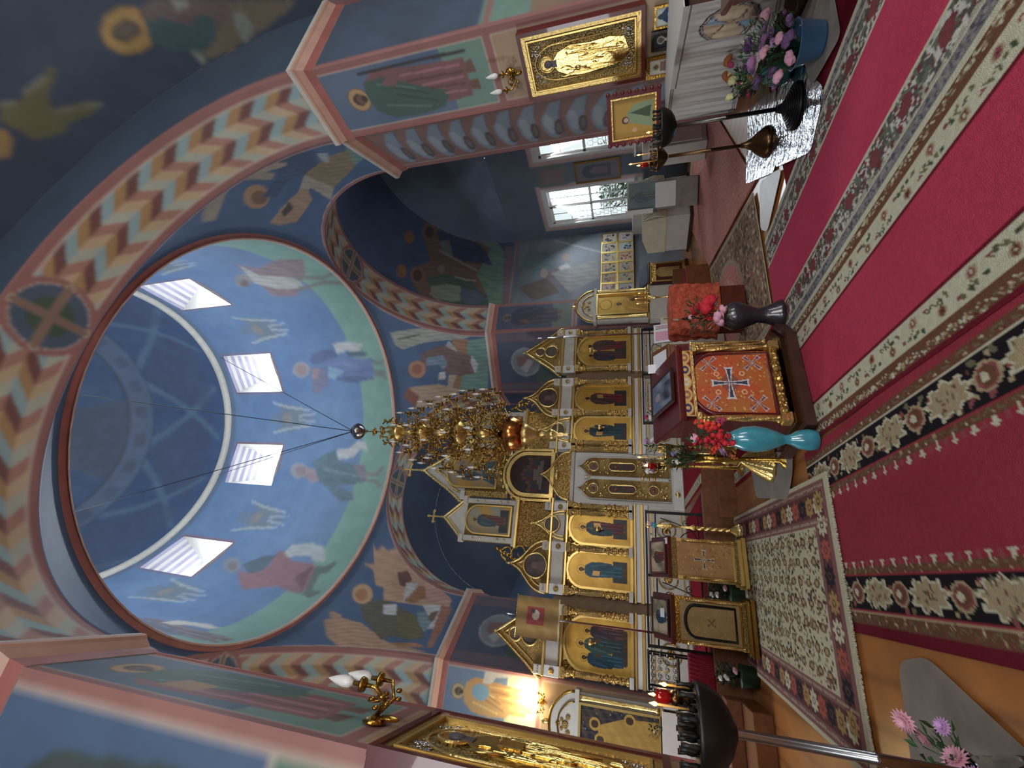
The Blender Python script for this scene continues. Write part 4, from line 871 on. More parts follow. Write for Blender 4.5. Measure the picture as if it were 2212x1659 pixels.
# royal doors
b = L_(); b.box((0, .06, 2.0), (1.42, .08, 2.9), 'white'); b.box((0, -.02, .62), (1.5, .16, .24), 'white', .01)
for x in (-.38, .38): b.ball((x, -.11, .64), .07, 'goldflat', 10, (1, .5, 1))
b.build('door_surround', ICO)
for s in (-1, 1):
    b = L_(); cx = s*.3; b.prism([(cx-.27, .8), (cx+.27, .8)]+[(x, z) for x, z in outline(cx, .27, 2.75, 3.25, OG)], -.04, .0, 'carvedfine')
    g = [(cx-.27, .8), (cx+.27, .8)]+outline(cx, .27, 2.75, 3.25, OG); b.tube([(x, -.05, z) for x, z in g], .018, 'offwhite', 6, closed=True); d = b.build('royal_door', ICO)
    for z, r, ob in ((2.78, .13, 0), (1.22, .13, 0), (2.02, .11, 1)):
        b = L_(); h = .24 if ob else 0; pts = [(cx+r*math.cos(t), -.07, z+r*math.sin(t)+(h if math.sin(t) > 0 else -h)) for t in np.linspace(0, 2*PI, 25)[:-1]]
        b.tube(pts, .02, 'gold', 6, closed=True); b.prism([(p[0], p[2]) for p in pts], -.055, -.045, 'darkwood' if ob else 'brownwood'); b.ball((cx, -.06, z+h*.7), .05, 'brownwood', 8, (1, .3, 1)); b.build('door_medallion', d)
    b = L_()
    for k in range(34):
        a = random.uniform(0, 6.28); x = cx+random.uniform(-.2, .2); z = random.choice((random.uniform(.86, 1.05), random.uniform(1.4, 1.68), random.uniform(2.4, 2.62), random.uniform(2.92, 3.05)))
        b.ball((x, -.06, z), random.uniform(.02, .04), 'gold', 6, (1, .5, 1))
    b.build('vine_carving', d, kind='stuff')
b = L_(); b.lathe([(.035, .85+i*.02) for i in range(110)], (0, -.08, 0), 12, 'offwhite', flute=3, fl=.18, twist=60); [b.ball((0, -.08, z), .05, 'gold', 8) for z in (1.2, 1.35, 1.5, 2.9)]; b.build('door_post', ICO)
for x, z in ((-3.9, 2.72), (-1.36, 2.62), (1.38, 2.62), (3.86, 2.95)):   # little hanging lamps before the icons
    lx, ly, lz = IX+x, IY-.22, z
    b = MB(); b.lathe([(.005, -.14), (.02, -.1), (.012, -.07), (.06, -.03), (.075, .03), (.05, .06)], (0, 0, 0), 12, 'gold'); o = b.build('icon_lamp'); o.location = (lx, ly, lz)
    tag(o, {-3.9: 'small gilt lamp hanging before the icon of three figures', -1.36: 'small gilt lamp hanging before the icon left of the royal doors', 1.38: 'small gilt lamp hanging before the icon right of the royal doors', 3.86: 'small gilt lamp hanging before the icon of two saints'}[x], 'lamp', 'oil lamps before the iconostasis')
    b = MB(); [b.tube([(.05*math.cos(a), .05*math.sin(a), .05), (0, 0.0, .3)], .003, 'gold', 4) for a in (0, 2.1, 4.2)]; b.tube([(0, 0, .3), (0, .1, .62)], .004, 'gold', 4); b.build('chain', o)
# ================================================================== chandelier
CHX, CHY = 3.12, 9.0
ch = thing('chandelier', 'tiered brass chandelier hanging on wires under the drum before the iconostasis', 'chandelier', (CHX, CHY, 3.0))
def C_(): b = MB(); b.T = Matrix.Translation((0, 0, -3.0)); return b
b = C_()
b.lathe([(.005, 2.98), (.03, 3.06), (.02, 3.14), (.05, 3.2), (.03, 3.26), (.11, 3.36), (.12, 3.42), (.07, 3.5), (.03, 3.56), (.05, 3.62), (.06, 3.66)], (0, 0, 0), 20, 'gold')
b.lathe([(.06, 3.66), (.1, 3.74), (.16, 3.84), (.2, 3.92), (.27, 4.02)], (0, 0, 0), 28, 'gold', flute=14, fl=.03)
b.lathe([(.27, 4.02), (.33, 4.1), (.38, 4.22), (.4, 4.32), (.36, 4.42), (.22, 4.46), (.12, 4.5), (.08, 4.6)], (0, 0, 0), 28, 'copper')
for z, r in ((5.0, .12), (5.55, .26), (6.1, .1), (6.5, .2), (6.9, .08)):
    b.lathe([(.05, z-.2), (r, z-.05), (r*1.05, z), (r*.9, z+.06), (r*.5, z+.12), (.04, z+.25)], (0, 0, 0), 20, 'gold', flute=10, fl=.05)
b.lathe([(.035, 4.5), (.035, 7.0)], (0, 0, 0), 10, 'brass')
b.lathe([(.05, 6.98), (.12, 7.02), (.2, 7.08), (.22, 7.14), (.17, 7.2), (.14, 7.3), (.05, 7.36), (.03, 7.42)], (0, 0, 0), 24, 'gold'); b.build('shaft', ch)
b = C_()
for k in range(8):
    a = k*PI/4
    for z0, r, zz in ((7.15, .25, 7.5), (7.1, .34, 7.28)): b.tube([(math.cos(a)*t, math.sin(a)*t, z) for t, z in ((.1, z0), (r, z0+.05), (r*1.1, zz-.08), (r*.85, zz))], .018, 'brass', 5)
    b.ball((.3*math.cos(a), .3*math.sin(a), 7.42), .04, 'brass', 7)
b.build('crown', ch)
b = C_(); b.tube([(0, 0, 7.4), (0, 0, 8.02)], .012, 'brass', 6)
for z in (7.55, 7.78): b.ball((0, 0, z), .06, 'brass', 8); [b.ball((.07*math.cos(a), .07*math.sin(a), z), .035, 'brass', 7) for a in (0, 1.57, 3.14, 4.71)]
b.tube([(.035*math.cos(t), 0, 8.0+.035*math.sin(t)) for t in np.linspace(0, 6.28, 13)[:-1]], .01, 'brass', 5, closed=True); b.build('chain', ch)
b = C_(); b.lathe([(.02, 8.04), (.07, 8.07), (.15, 8.14), (.19, 8.2), (.2, 8.26), (.18, 8.3), (.16, 8.33), (.13, 8.38), (.06, 8.4), (.02, 8.43)], (0, 0, 0), 24, 'steel'); b.build('canopy_boss', ch)
for az, z in ((math.radians(-3), 17.2), (math.radians(57), 16.9), (math.radians(183), 17.2), (math.radians(240), 17.2)):
    e = Vector((CX+4.5*math.sin(az)-CHX, CY+4.5*math.cos(az)-CHY, z)); b = C_()
    b.tube([Vector((0, 0, 8.38)).lerp(e, t) for t in np.linspace(0, 1, 12)], .009, 'black', 5); b.build('suspension_wire', ch)
def arm_mb(R, up_):
    b = MB(); p = [(.06, 0), (R*.3, -.12), (R*.62, -.14), (R*.86, -.02), (R*.94, .08), (R*.8, .12), (R*.74, .04)]
    b.tube([(x, 0, z) for x, z in p], .014, 'brass', 6, taper=[1.4, 1.2, 1, .9, .8, .6, .4])
    b.tube([(R*.5+.09*math.cos(t), 0, .02+.09*math.sin(t)) for t in np.linspace(-2.2, 3.4, 14)], .01, 'brass', 5)
    for x, z in ((R*.3, -.05), (R*.55, .1), (R*.7, -.16), (R*.42, -.2), (R*.86, .08)): b.ball((x, .0, z), .036, 'brass', 6, (1.3, .6, 1)); b.ball((x+.04, .03, z+.02), .025, 'brass', 6)
    for y in (-.05, .05): b.tube([(R*.35, y, -.1), (R*.5, y*1.6, -.02), (R*.66, y, -.12)], .008, 'brass', 5)
    b.lathe([(.01, -.02), (.055, .0), (.06, .02), (.02, .03), (.018, .16)], (R, 0, 0), 10, 'brass'); b.tube([(R*.84, 0, 0), (R, 0, -.01)], .012, 'brass', 5)
    return b
cmb = MB(); cmb.lathe([(.014, 0), (.014, .08)], (0, 0, 0), 8, 'wax'); cmb.lathe([(.012, .08), (.024, .11), (.022, .16), (.008, .22), (.001, .24)], (0, 0, 0), 8, 'bulb'); cproto = None
for z, R, n, off in ((4.68, 1.0, 14, 0), (5.22, .98, 12, .2), (5.75, .84, 12, 0), (6.25, .72, 10, .2), (6.7, .5, 8, 0)):
    proto = None
    for k in range(n):
        a = off+2*PI*k/n
        if proto is None: o = arm_mb(R, 0).build('arm', ch); proto = o
        else: o = proto.copy(); COL.objects.link(o); o.parent = ch
        o.location = (0, 0, z-3.0); o.rotation_euler = (0, 0, a)
        if cproto is None: e = cmb.build('candle_bulb', o); cproto = e
        else: e = cproto.copy(); COL.objects.link(e); e.parent = o
        e.location = (R, 0, .15)
# ================================================================== carpets
FL = dict(cream=(206, 202, 176), green=(74, 90, 66), olive=(116, 112, 86), rose=(146, 84, 84), red=(150, 30, 52), dk=(34, 30, 34), beige=(176, 158, 124), brown=(116, 78, 62), wine=(112, 30, 44), grey=(128, 126, 124))
def blossom(c, u, v, r, k=0):
    c.ell(u, v, r, r*1.15, FL['beige']).ell(u, v, r*.72, r*.85, FL['rose'] if k % 2 else FL['brown']).ell(u, v, r*.3, r*.4, FL['cream'] if k % 3 else FL['wine'])
def floral(c, u0, u1, v0, v1, ground, step=.3, seed=1, green=True):
    r = np.random.default_rng(seed); c.rect(u0, u1, v0, v1, ground); w = u1-u0; m = (u0+u1)/2; v = v0+step/2; k = 0
    while v < v1:
        s = 1 if k % 2 else -1; blossom(c, m+s*w*.18, v, w*.2, k)
        for a in range(4):
            x = m-s*w*(.1+.2*r.random()); y = v+(a-1.5)*step*.2+r.normal()*.01
            c.ell(x, y, w*.13, w*.07, FL['green' if (a+k) % 2 and green else 'olive'], rot=r.uniform(0, 3.1))
        c.line([(m, v), (m-s*w*.25, v+step*.3), (m, v+step*.5)], .008, FL['olive']); c.ell(m-s*w*.22, v+step*.5, w*.08, w*.1, FL['rose']); v += step; k += 1
def zig(c, u0, u1, v0, v1, a, b_, p=.05):
    c.rect(u0, u1, v0, v1, a); m = (c.U >= u0) & (c.U <= u1) & (c.V >= v0) & (c.V <= v1) & (np.abs(((c.V/p) % 1)-.5)*2*.8+.1 < (c.U-u0)/(u1-u0)); c.put(m, b_)
def speck(c, u0, u1, v0, v1, cols, n, rmax=.03, seed=2):
    r = np.random.default_rng(seed)
    for k in range(n): c.ell(r.uniform(u0, u1), r.uniform(v0, v1), r.uniform(.3, 1)*rmax, r.uniform(.3, 1)*rmax, cols[r.integers(len(cols))], rot=r.uniform(0, 3))
def rug(name, label, corner, ang, w, l, paint, z=.012, res=.0125, fringe=None, base=(150, 30, 48), cat='carpet', group=None):
    u = cuts(0, w, res); v = cuts(0, l, res*1.3); ca, sa = math.cos(ang), math.sin(ang)
    c = plane_cv((corner[0], corner[1], z), (ca, sa, 0), (-sa, ca, 0), u, v, base); paint(c, w, l)
    o = surf(name, c, 'weave', thick=.01 if z < .02 else .012, org=(corner[0], corner[1], 0)); o.location = (corner[0], corner[1], 0)
    tag(o, label, cat, group)
    if fringe:
        b = MB(); b.T = Matrix.Translation((0, 0, 0))
        for k in range(int(w/.012)):
            uu = k*.012; vv = -.035-.012*random.random(); p = lambda a, b2, h: (a*ca-b2*sa, a*sa+b2*ca, h)
            b.add([p(uu, .0, z), p(uu+.007, .0, z), p(uu+.007+random.uniform(-.004, .004), vv, z-.006), p(uu, vv, z-.006)], [(0, 1, 2, 3)], 'cream')
        b.build('fringe', o, kind='stuff')
    return o
def runner1(c, w, l):
    c.C[:] = lin((160, 60, 72)); c.clouds((140, 44, 58), 2, .4, 3)
    c.rect(0, .07, 0, l, FL['wine']); floral(c, .07, .15, 0, l, FL['brown'], .12, 4, False); c.rect(.15, .162, 0, l, FL['beige'])
    for (a, b_, s) in ((.165, .40, 5), (1.12, 1.37, 6)):
        c.rect(a, b_, 0, l, FL['dk']); m = (a+b_)/2; r = np.random.default_rng(s)
        for k in range(int(l/.075)): c.ell(r.uniform(a+.02, b_-.02), k*.075, .028, .02, FL['olive' if k % 2 else 'rose'], rot=r.uniform(0, 3)).ell(r.uniform(a+.02, b_-.02), k*.075+.03, .02, .012, FL['beige'], rot=r.uniform(0, 3))
        for k in range(int(l/.62)+1):
            v = .25+k*.62; h = (b_-a)/2-.01
            pts = [(m+h*(1+.16*math.cos(9*t))*math.cos(t)*.86, v+.19*(1+.16*math.cos(9*t))*math.sin(t)) for t in np.linspace(0, 2*PI, 60)]
            c.poly(pts, FL['cream']); c.poly([(m+(p[0]-m)*.84, v+(p[1]-v)*.84) for p in pts], FL['beige'])
            for q in range(16): c.ell(m+r.normal()*.05, v+r.normal()*.07, .014, .01, FL['brown' if q % 2 else 'olive'])
            v += .31; c.ell(m, v, .075, .1, FL['rose']).ell(m, v, .075, .1, FL['beige'], hole=.8).ell(m, v, .05, .06, FL['brown']).ell(m, v+.02, .025, .03, FL['cream'])
    for (a, b_) in ((.405, .46), (1.06, 1.115)): floral(c, a, b_, 0, l, FL['brown'], .09, 11, False)
    for (a, sg) in ((.47, 1), (1.045, -1)):
        for k in range(int(l/.15)):
            v = .04+k*.15; c.ell(a, v, .022, .012, FL['cream']).ell(a+sg*.018, v, .012, .028, FL['cream']).ell(a, v+.075, .02, .014, (150, 80, 84)).ell(a+sg*.014, v+.075, .01, .02, (150, 80, 84))
    if 0: pass
    c.rect(1.372, 1.384, 0, l, FL['cream']); floral(c, 1.384, 1.45, 0, l, FL['brown'], .13, 7, False)
def runner2(c, w, l):
    c.C[:] = lin((192, 66, 90)); c.clouds((170, 50, 72), 2, .4, 4)
    for f in (0, 1):
        g = (lambda x: w-x) if f else (lambda x: x)
        def R(a, b_): return (min(g(a), g(b_)), max(g(a), g(b_)))
        c.rect(*R(0, .035), 0, l, FL['wine']); floral(c, *R(.035, .09), 0, l, FL['brown'], .08, 12, False); speck(c, *R(.04, .085), 0, l, [FL['beige'], FL['cream']], 420, .014, 3); c.rect(*R(.09, .13), 0, l, FL['brown']); c.rect(*R(.09, .097), 0, l, FL['cream'])
        floral(c, *R(.13, .31), 0, l, FL['cream'], .26, 8+f); c.rect(*R(.325, .337), 0, l, (208, 158, 116)); c.rect(*R(.31, .325), 0, l, FL['wine'])
def runner3(c, w, l):
    c.C[:] = lin((198, 72, 98)); c.clouds((176, 54, 80), 2, .4, 5)
    for f in (0, 1):
        g = (lambda x: w-x) if f else (lambda x: x)
        def R(a, b_): return (min(g(a), g(b_)), max(g(a), g(b_)))
        c.rect(*R(0, .05), 0, l, FL['cream']); c.rect(*R(.05, .13), 0, l, FL['grey']); speck(c, *R(.06, .12), 0, l, [(90, 86, 100), (150, 146, 140)], 500, .02, 3+f)
        c.rect(*R(.13, .15), 0, l, FL['cream']); c.rect(*R(.15, .40), 0, l, (178, 174, 156)); speck(c, *R(.17, .38), 0, l, [(90, 90, 84), (120, 60, 66), (206, 204, 190), (110, 116, 100)], 1800, .03, 9+f)
        for k in range(int(l/.4)): c.ell((g(.28)), .2+k*.4, .06, .07, (130, 70, 72))
        c.rect(*R(.385, .4), 0, l, FL['cream'])
rug('carpet_runner', 'long crimson runner with black medallion border, nearest the ivory rug', (-.17, .6), math.radians(-2.2), 1.53, 4.3, runner1, group='crimson carpet runners on the nave floor')
rug('carpet_runner', 'long crimson runner with cream rose borders, middle of the floor', (1.28, .8), math.radians(-4.2), 1.25, 4.0, runner2, z=.016, group='crimson carpet runners on the nave floor')
rug('carpet_runner', 'long crimson runner with grey and cream floral borders beside the silver floor sheets', (2.50, .8), math.radians(-4.2), 1.50, 4.2, runner3, group='crimson carpet runners on the nave floor', z=.020)
rug('carpet', 'plain dark crimson carpet under the white draped table', (4.0, .8), math.radians(-4.2), 2.35, 3.2, lambda c, w, l: (c.C.__setitem__(slice(None), lin((120, 24, 40))), c.clouds((100, 20, 34), 2, .4, 8)), z=.008, res=.05)
def ivory(c, w, l):
    g = (198, 190, 160); c.C[:] = lin(g); r = np.random.default_rng(5)
    c.rect(.05, w-.05, .07, l-.05, (138, 96, 92)); c.rect(.13, w-.13, .15, l-.13, (104, 66, 66)); c.rect(.36, w-.36, .36, l-.36, (138, 96, 92)); c.rect(.43, w-.43, .43, l-.43, g)
    for k in range(1500):
        u, v = r.uniform(.45, w-.45), r.uniform(.45, l-.45); c.ell(u, v, r.uniform(.008, .022), r.uniform(.012, .035), [(120, 112, 84), (92, 70, 60), (140, 96, 84), (150, 140, 104), (70, 66, 56)][r.integers(5)], rot=r.normal()*.4)
    for i in range(7):
        for j in range(14):
            u, v = .55+i*(w-1.1)/6, .6+j*(l-1.2)/13; c.ell(u, v, .04, .07, (104, 72, 60)).ell(u, v, .025, .045, (170, 150, 110))
    def bd(u, v, k, R=.085):
        col = [(206, 198, 170), (176, 142, 92), (48, 44, 50), (176, 92, 78)][k % 4]; pts = [(u+R*(1+.2*math.cos(8*t))*math.cos(t), v+R*1.2*(1+.2*math.cos(8*t))*math.sin(t)) for t in np.linspace(0, 6.28, 40)]
        c.poly(pts, col); c.ell(u, v, R*.4, R*.5, (110, 76, 66)).ell(u, v, R*.2, R*.3, col)
    for j in range(int(l/.21)):
        for u in (.25, w-.25): bd(u, .3+j*.21, j)
    for i in range(int((w-.3)/.21)):
        for v in (.26, l-.25): bd(.3+i*.21, v, i+1)
    for k in range(260):
        for a in ((.09, 0), (w-.09, 0), (.395, 0), (w-.395, 0)): c.ell(a[0], .1+k*(l-.2)/260, .012, .008, (206, 190, 160) if k % 2 else (110, 80, 80))
rug('carpet', 'ivory patterned rug with brown flower border and pale fringe before the small lecterns', (-.98, 4.52), math.radians(-4.0), 2.2, 4.2, ivory, z=.034, fringe=True, base=(190, 180, 150))
def pinkr(c, w, l):
    c.C[:] = lin((206, 140, 126)); c.clouds((214, 160, 146), 1, .4, 2); c.rect(0, .3, 0, l, (176, 160, 132)); c.rect(.3, .5, 0, l, (206, 180, 150)); c.rect(0, .06, 0, l, (130, 96, 86))
    speck(c, .5, w, 0, l, [(222, 196, 186), (176, 110, 100), (150, 90, 84)], 1500, .025, 2); speck(c, 0, .5, 0, l, [(140, 120, 96), (206, 196, 170)], 700, .03, 3); c.rect(w-.08, w, 0, l, (190, 120, 104))
def flat_quad(name, label, pts, paint, z=.02, cat='carpet', mt='weave', n=220, base=(150, 30, 48)):
    A, B, Cc, D = [np.array(p) for p in pts]; w = np.linalg.norm(B-A); l = np.linalg.norm(D-A); s = np.linspace(0, 1, n); t = np.linspace(0, 1, n); S, T = np.meshgrid(s, t)
    P = (A*(1-S)[..., None]+B*S[..., None])*(1-T)[..., None]+(D*(1-S)[..., None]+Cc*S[..., None])*T[..., None]; P = np.concatenate([P, np.full(S.shape+(1,), z)], -1)
    c = Cv(P, S*w, T*l, base); paint(c, w, l); o = surf(name, c, mt, thick=.012, org=(A[0], A[1], 0)); o.location = (A[0], A[1], 0); return tag(o, label, cat)
flat_quad('carpet', 'faded pink carpet reaching into the south transept', [(11.6, 7.4), (5.3, 4.8), (6.9, 8.45), (11.6, 11.6)], pinkr, base=(200, 140, 130))
def brownr(c, w, l):
    c.C[:] = lin((146, 122, 100)); speck(c, 0, w, 0, l, [(190, 174, 146), (110, 84, 70), (92, 84, 72), (160, 110, 96)], 1500, .045, 6)
    c.ell(w*.5, l*.62, w*.34, l*.3, (176, 156, 134)).ell(w*.5, l*.62, w*.3, l*.27, (206, 136, 124)).ell(w*.5, l*.62, w*.2, l*.16, (214, 150, 136), rot=.2); speck(c, w*.3, w*.7, l*.4, l*.85, [(150, 110, 96), (190, 170, 150)], 200, .03, 8)
    c.frame(0, w, 0, l, .05, (180, 168, 146))
flat_quad('carpet', 'worn brown ornate rug with rosy medallion behind the dark floor vase', [(5.25, 4.95), (3.2, 5.0), (3.85, 8.25), (6.75, 8.35)], brownr, z=.024)
def solc(c, w, l):
    c.clouds((130, 26, 46), 1, .3, 2); floral(c, .05, .22, 0, l, FL['cream'], .24, 8); floral(c, w-.22, w-.05, 0, l, FL['cream'], .24, 9); c.rect(.22, .235, 0, l, FL['beige']); c.rect(w-.235, w-.22, 0, l, FL['beige'])
rug('carpet_runner', 'crimson runner with cream borders on the raised platform to the royal doors', (2.05, 8.62), math.radians(-3), 1.7, 3.2, solc, z=.514, res=.02)
rug('carpet_runner', 'crimson runner with cream borders on the floor behind the great lectern', (1.75, 5.15), math.radians(-4), 1.7, 3.1, solc, z=.018, res=.016)
rug('carpet', 'plain crimson carpet on the raised platform behind the railing', (-.85, 8.64), 0, 2.8, 3.0, lambda c, w, l: (c.clouds((110, 28, 44), 1, .3, 2), c.rect(0, w, 0, .1, (150, 120, 96)), c.rect(0, w, .1, .5, (120, 30, 48))), z=.512, res=.04)
rug('carpet', 'crimson carpet on the right of the raised platform', (3.95, 8.64), 0, 3.1, 3.0, lambda c, w, l: c.clouds((110, 28, 44), 1, .3, 2), z=.513, res=.05)
def sheet(name, label, pts, m, z, cat, th=.004, grp=None):
    cx = sum(p[0] for p in pts)/len(pts); cy = sum(p[1] for p in pts)/len(pts); q = []
    n = len(pts)
    for i in range(n):      # rounded corners
        p, a, b_ = Vector(pts[i]), Vector(pts[i-1]), Vector(pts[(i+1) % n]); r = .1; u = (a-p).normalized()*r; v = (b_-p).normalized()*r
        for t in (0, .25, .5, .75, 1): q.append(p+u*(1-t)**2+v*t*t)
    b = MB(); b.prism([(x-cx, y-cy) for x, y in q], 0, th, m, 'XY'); o = b.build(name); o.location = (cx, cy, z); return tag(o, label, cat, grp)
sheet('floor_sheet', 'embossed silver floor sheet under the candle stand with ringed foot', [(3.92, 3.3), (4.12, 2.84), (5.3, 3.2), (5.42, 3.62), (4.72, 4.12)], 'foil', .026, 'floor mat', grp='embossed silver floor sheets')
sheet('floor_sheet', 'embossed silver floor sheet under the copper footed candle stand', [(4.68, 4.14), (5.42, 3.64), (6.5, 4.6), (5.7, 5.2)], 'foil', .026, 'floor mat', grp='embossed silver floor sheets')
sheet('threshold_board', 'white painted boards on the floor at the corner of the silver sheets', [(4.5, 3.95), (4.7, 4.16), (5.1, 4.66), (4.55, 4.92), (4.3, 4.7)], 'white', .028, 'board')
sheet('floor_mat', 'grey felt mat with rounded corner under the pink flowers at lower left', [(-.16, 3.85), (-.1, 3.5), (-.55, 2.55), (-.95, 2.7), (-.85, 4.0)], 'greymat', .014, 'floor mat')
sheet('floor_mat', 'grey felt mat under the great gilt candle stand', [(1.42, 5.2), (1.6, 5.1), (2.25, 7.0), (1.5, 6.85), (1.2, 5.5)], 'greymat', .032, 'floor mat')
sheet('floor_mat', 'small grey mat beneath the blue pail of flowers', [(4.15, 2.45), (5.0, 2.3), (5.3, 3.0), (4.4, 3.0)], 'greymat', .034, 'floor mat')
# ================================================================== lecterns
def twist_col(x, y, z0, z1, r, parent, m='gold', fl=.22, n='column', seg=20):
    b = MB(); h = z1-z0; b.lathe([(r*1.3, z0), (r*1.5, z0+h*.03), (r*.9, z0+h*.06)]+[(r, z0+h*(.07+.86*i/40)) for i in range(41)]+[(r*.9, z0+h*.94), (r*1.5, z0+h*.97), (r*1.2, z1)], (x, y, 0), seg, m, flute=3, fl=fl, twist=14/h); return b.build(n, parent)
def pcross(c, cx, cz, r, diag=0.0, col=(206, 206, 212), inner=(52, 52, 74)):
    for k in range(4):
        a = diag+k*PI/2; d = (math.cos(a), math.sin(a)); n = (-d[1], d[0]); P_ = lambda s, t: (cx+d[0]*s+n[0]*t, cz+d[1]*s+n[1]*t)
        c.poly([P_(0, .06*r), P_(.85*r, .18*r), P_(1.05*r, .26*r), P_(r, 0), P_(1.05*r, -.26*r), P_(.85*r, -.18*r), P_(0, -.06*r)], col); c.poly([P_(0, .02*r), P_(.8*r, .1*r), P_(.92*r, .14*r), P_(.92*r, -.14*r), P_(.8*r, -.1*r), P_(0, -.02*r)], inner)
def great_lectern():
    t = thing('lectern', 'great gilded maroon lectern with orange cross embroidered front, on a brown plinth', 'lectern', (2.16, 4.72, .03), math.radians(5))
    b = MB(); b.prism([(-.56, -.34), (.5, -.34), (.8, -.1), (.8, .5), (-.56, .5)], 0, .09, 'darkwood', 'XY'); b.prism([(-.5, -.28), (.47, -.28), (.74, -.06), (.74, .44), (-.5, .44)], .09, .14, 'bronze', 'XY'); b.build('plinth', t)
    b = MB(); b.prism([(-.43, -.14), (.43, -.14), (.66, .06), (.66, .4), (-.43, .4)], .14, 1.1, 'maroon', 'XY'); b.build('body', t)
    # embroidered frontal
    def fr(c, w, l):
        c.C[:] = lin((186, 84, 40)); c.clouds((170, 110, 50), 5, .8, 3); c.clouds((196, 60, 40), 6, .4, 7); speck(c, 0, w, 0, l, [(206, 168, 90), (150, 70, 36)], 260, .012, 4)
        pcross(c, w/2, l/2+.02, .17); c.poly([(w/2-.12, l/2+.02), (w/2, l/2+.14), (w/2+.12, l/2+.02), (w/2, l/2-.1)], (92, 70, 74), a=.6); pcross(c, w/2, l/2+.02, .17)
        for x in (.13, w-.13):
            for z in (.16, l-.16): pcross(c, x, z, .1, PI/4, (196, 180, 176), (104, 56, 60))
        for x in (w/2-.1, w/2+.1):
            for z in (l/2-.1, l/2+.14): c.ell(x, z, .026, .026, (226, 200, 160)).ell(x, z, .018, .018, (190, 90, 50))
    us = cuts(0, .7, .006); vs = cuts(0, .74, .006); c = plane_cv((-.35, -.17, .25), (1, 0, 0), (0, 0, 1), us, vs, (180, 80, 40)); fr(c, .7, .74); c.P[..., 0] *= 1.1; c.P[..., 2] = .24+(c.P[..., 2]-.25)*1.02
    UM, VM = np.meshgrid((us[1:]+us[:-1])/2, (vs[1:]+vs[:-1])/2); surf('embroidered_front', c, 'paint', ~((VM > .5) & (((UM-.35)/.36)**2+((VM-.5)/.25)**2 > 1)), t)
    b = MB(); out = [(-.4, .2), (.4, .2), (.4, 1.08), (-.4, 1.08)]
    b.tube([(x, -.165, z) for x, z in [(-.36, .25), (.36, .25)]+[(.36*math.cos(a), .77+.26*math.sin(a)) for a in np.linspace(0, PI, 20)]], .02, 'maroon', 6, closed=True); b.build('arched_moulding', t)
    def tp(c, w, l):
        c.C[:] = lin((120, 24, 30))
        for k in range(5):
            x = .09+k*(w-.18)/4; c.ell(x, l/2, .08, .055, (206, 170, 96)).ell(x, l/2, .05, .035, [(36, 44, 96), (150, 96, 80), (206, 200, 180)][k % 3]).ell(x, l/2, .02, .02, (206, 170, 96))
        c.frame(0, w, 0, l, .012, (206, 170, 96))
    c = plane_cv((-.4, -.2, 1.0), (1, 0, 0), (0, 0, 1), cuts(0, .8, .006), cuts(0, .14, .006), (120, 24, 30)); tp(c, .8, .14); surf('enamelled_band', c, 'paint', parent=t, thick=.02, sides=(120, 24, 30))
    b = MB(); b.box((0, -.17, .99), (.84, .06, .02), 'gold'); b.build('gilt_strip', t)
    b = MB(); b.box((0, -.19, .2), (.84, .08, .07), 'carved', .01)
    for k in range(7): b.ball((-.36+.12*k, -.235, .2), .035, 'carved', 8)
    b.build('base_carving', t)
    for x in (-.42, .42):
        twist_col(x, -.19, .24, .94, .028, t); b = MB(); b.box((x, -.19, .19), (.11, .11, .1), 'gold', .01); b.build('column_base', t); b = MB(); b.box((x, -.19, .97), (.1, .1, .06), 'gold', .01); b.build('column_capital', t)
    twist_col(.56, -.06, .2, .94, .014, t, fl=.3); twist_col(.67, .05, .16, .98, .014, t, fl=.3)
    b = MB(); Rm = Matrix.Rotation(math.radians(24), 4, 'X'); b.T = Matrix.Translation((0, .1, 1.24)) @ Rm; b.box((0, 0, 0), (.92, .68, .05), 'maroon', .012); b.box((0, -.33, .035), (.92, .03, .05), 'mahogany', .008); b.box((0, 0, -.06), (.84, .6, .07), 'mahogany'); b.T = Matrix.Identity(4)
    b.prism([(-.2, 1.1), (.36, 1.1), (.36, 1.32), (-.2, 1.1)], -.4, .4, 'mahogany', 'YZ'); b.build('sloping_top', t)
    return t
great_lectern()
def icon_book(name, label, loc, rz, tilt, w, h, paint, frame='darkwood', cat='icon', th=.03, fw=.025):
    o = thing(name, label, cat, loc, rz); T = Matrix.Rotation(tilt, 4, 'X'); b = MB(); b.T = T
    b.band([(-w/2+fw, -h/2+fw), (w/2-fw, -h/2+fw), (w/2-fw, h/2-fw), (-w/2+fw, h/2-fw)], [(-w/2, -h/2), (w/2, -h/2), (w/2, h/2), (-w/2, h/2)], 0, th, frame, True, 'XY'); b.build('frame', o)
    us = cuts(-w/2+fw, w/2-fw, .006); vs = cuts(-h/2+fw, h/2-fw, .006); R3 = np.array(T.to_3x3()); c = plane_cv((0, 0, 0), R3 @ [1, 0, 0], R3 @ [0, 1, 0], us, vs, (120, 110, 90)); c.P = c.P+R3 @ [0, 0, th*.6]; paint(c, w, h); surf('painted_panel', c, 'paint', parent=o); return o
def p_small(k): return lambda c, w, h: (c.clouds((200, 180, 150), 14, .9, k), saint(c, (0, -h*.42), h*.8, w*.4, *ROBES[k % 6]))
icon_book('icon', 'framed icon behind glass lying on the sloping top of the great lectern', (2.16, 4.8, 1.317), math.radians(5), math.radians(24), .42, .5, lambda c, w, h: (c.C.__setitem__(slice(None), lin((96, 108, 128))), c.poly([(-.12, -.2), (.1, -.2), (.12, .05), (0, .16), (-.1, .06)], (50, 54, 70)), c.ell(.0, .1, .05, .06, (150, 130, 120)), c.clouds((170, 180, 196), 8, .5, 2)))
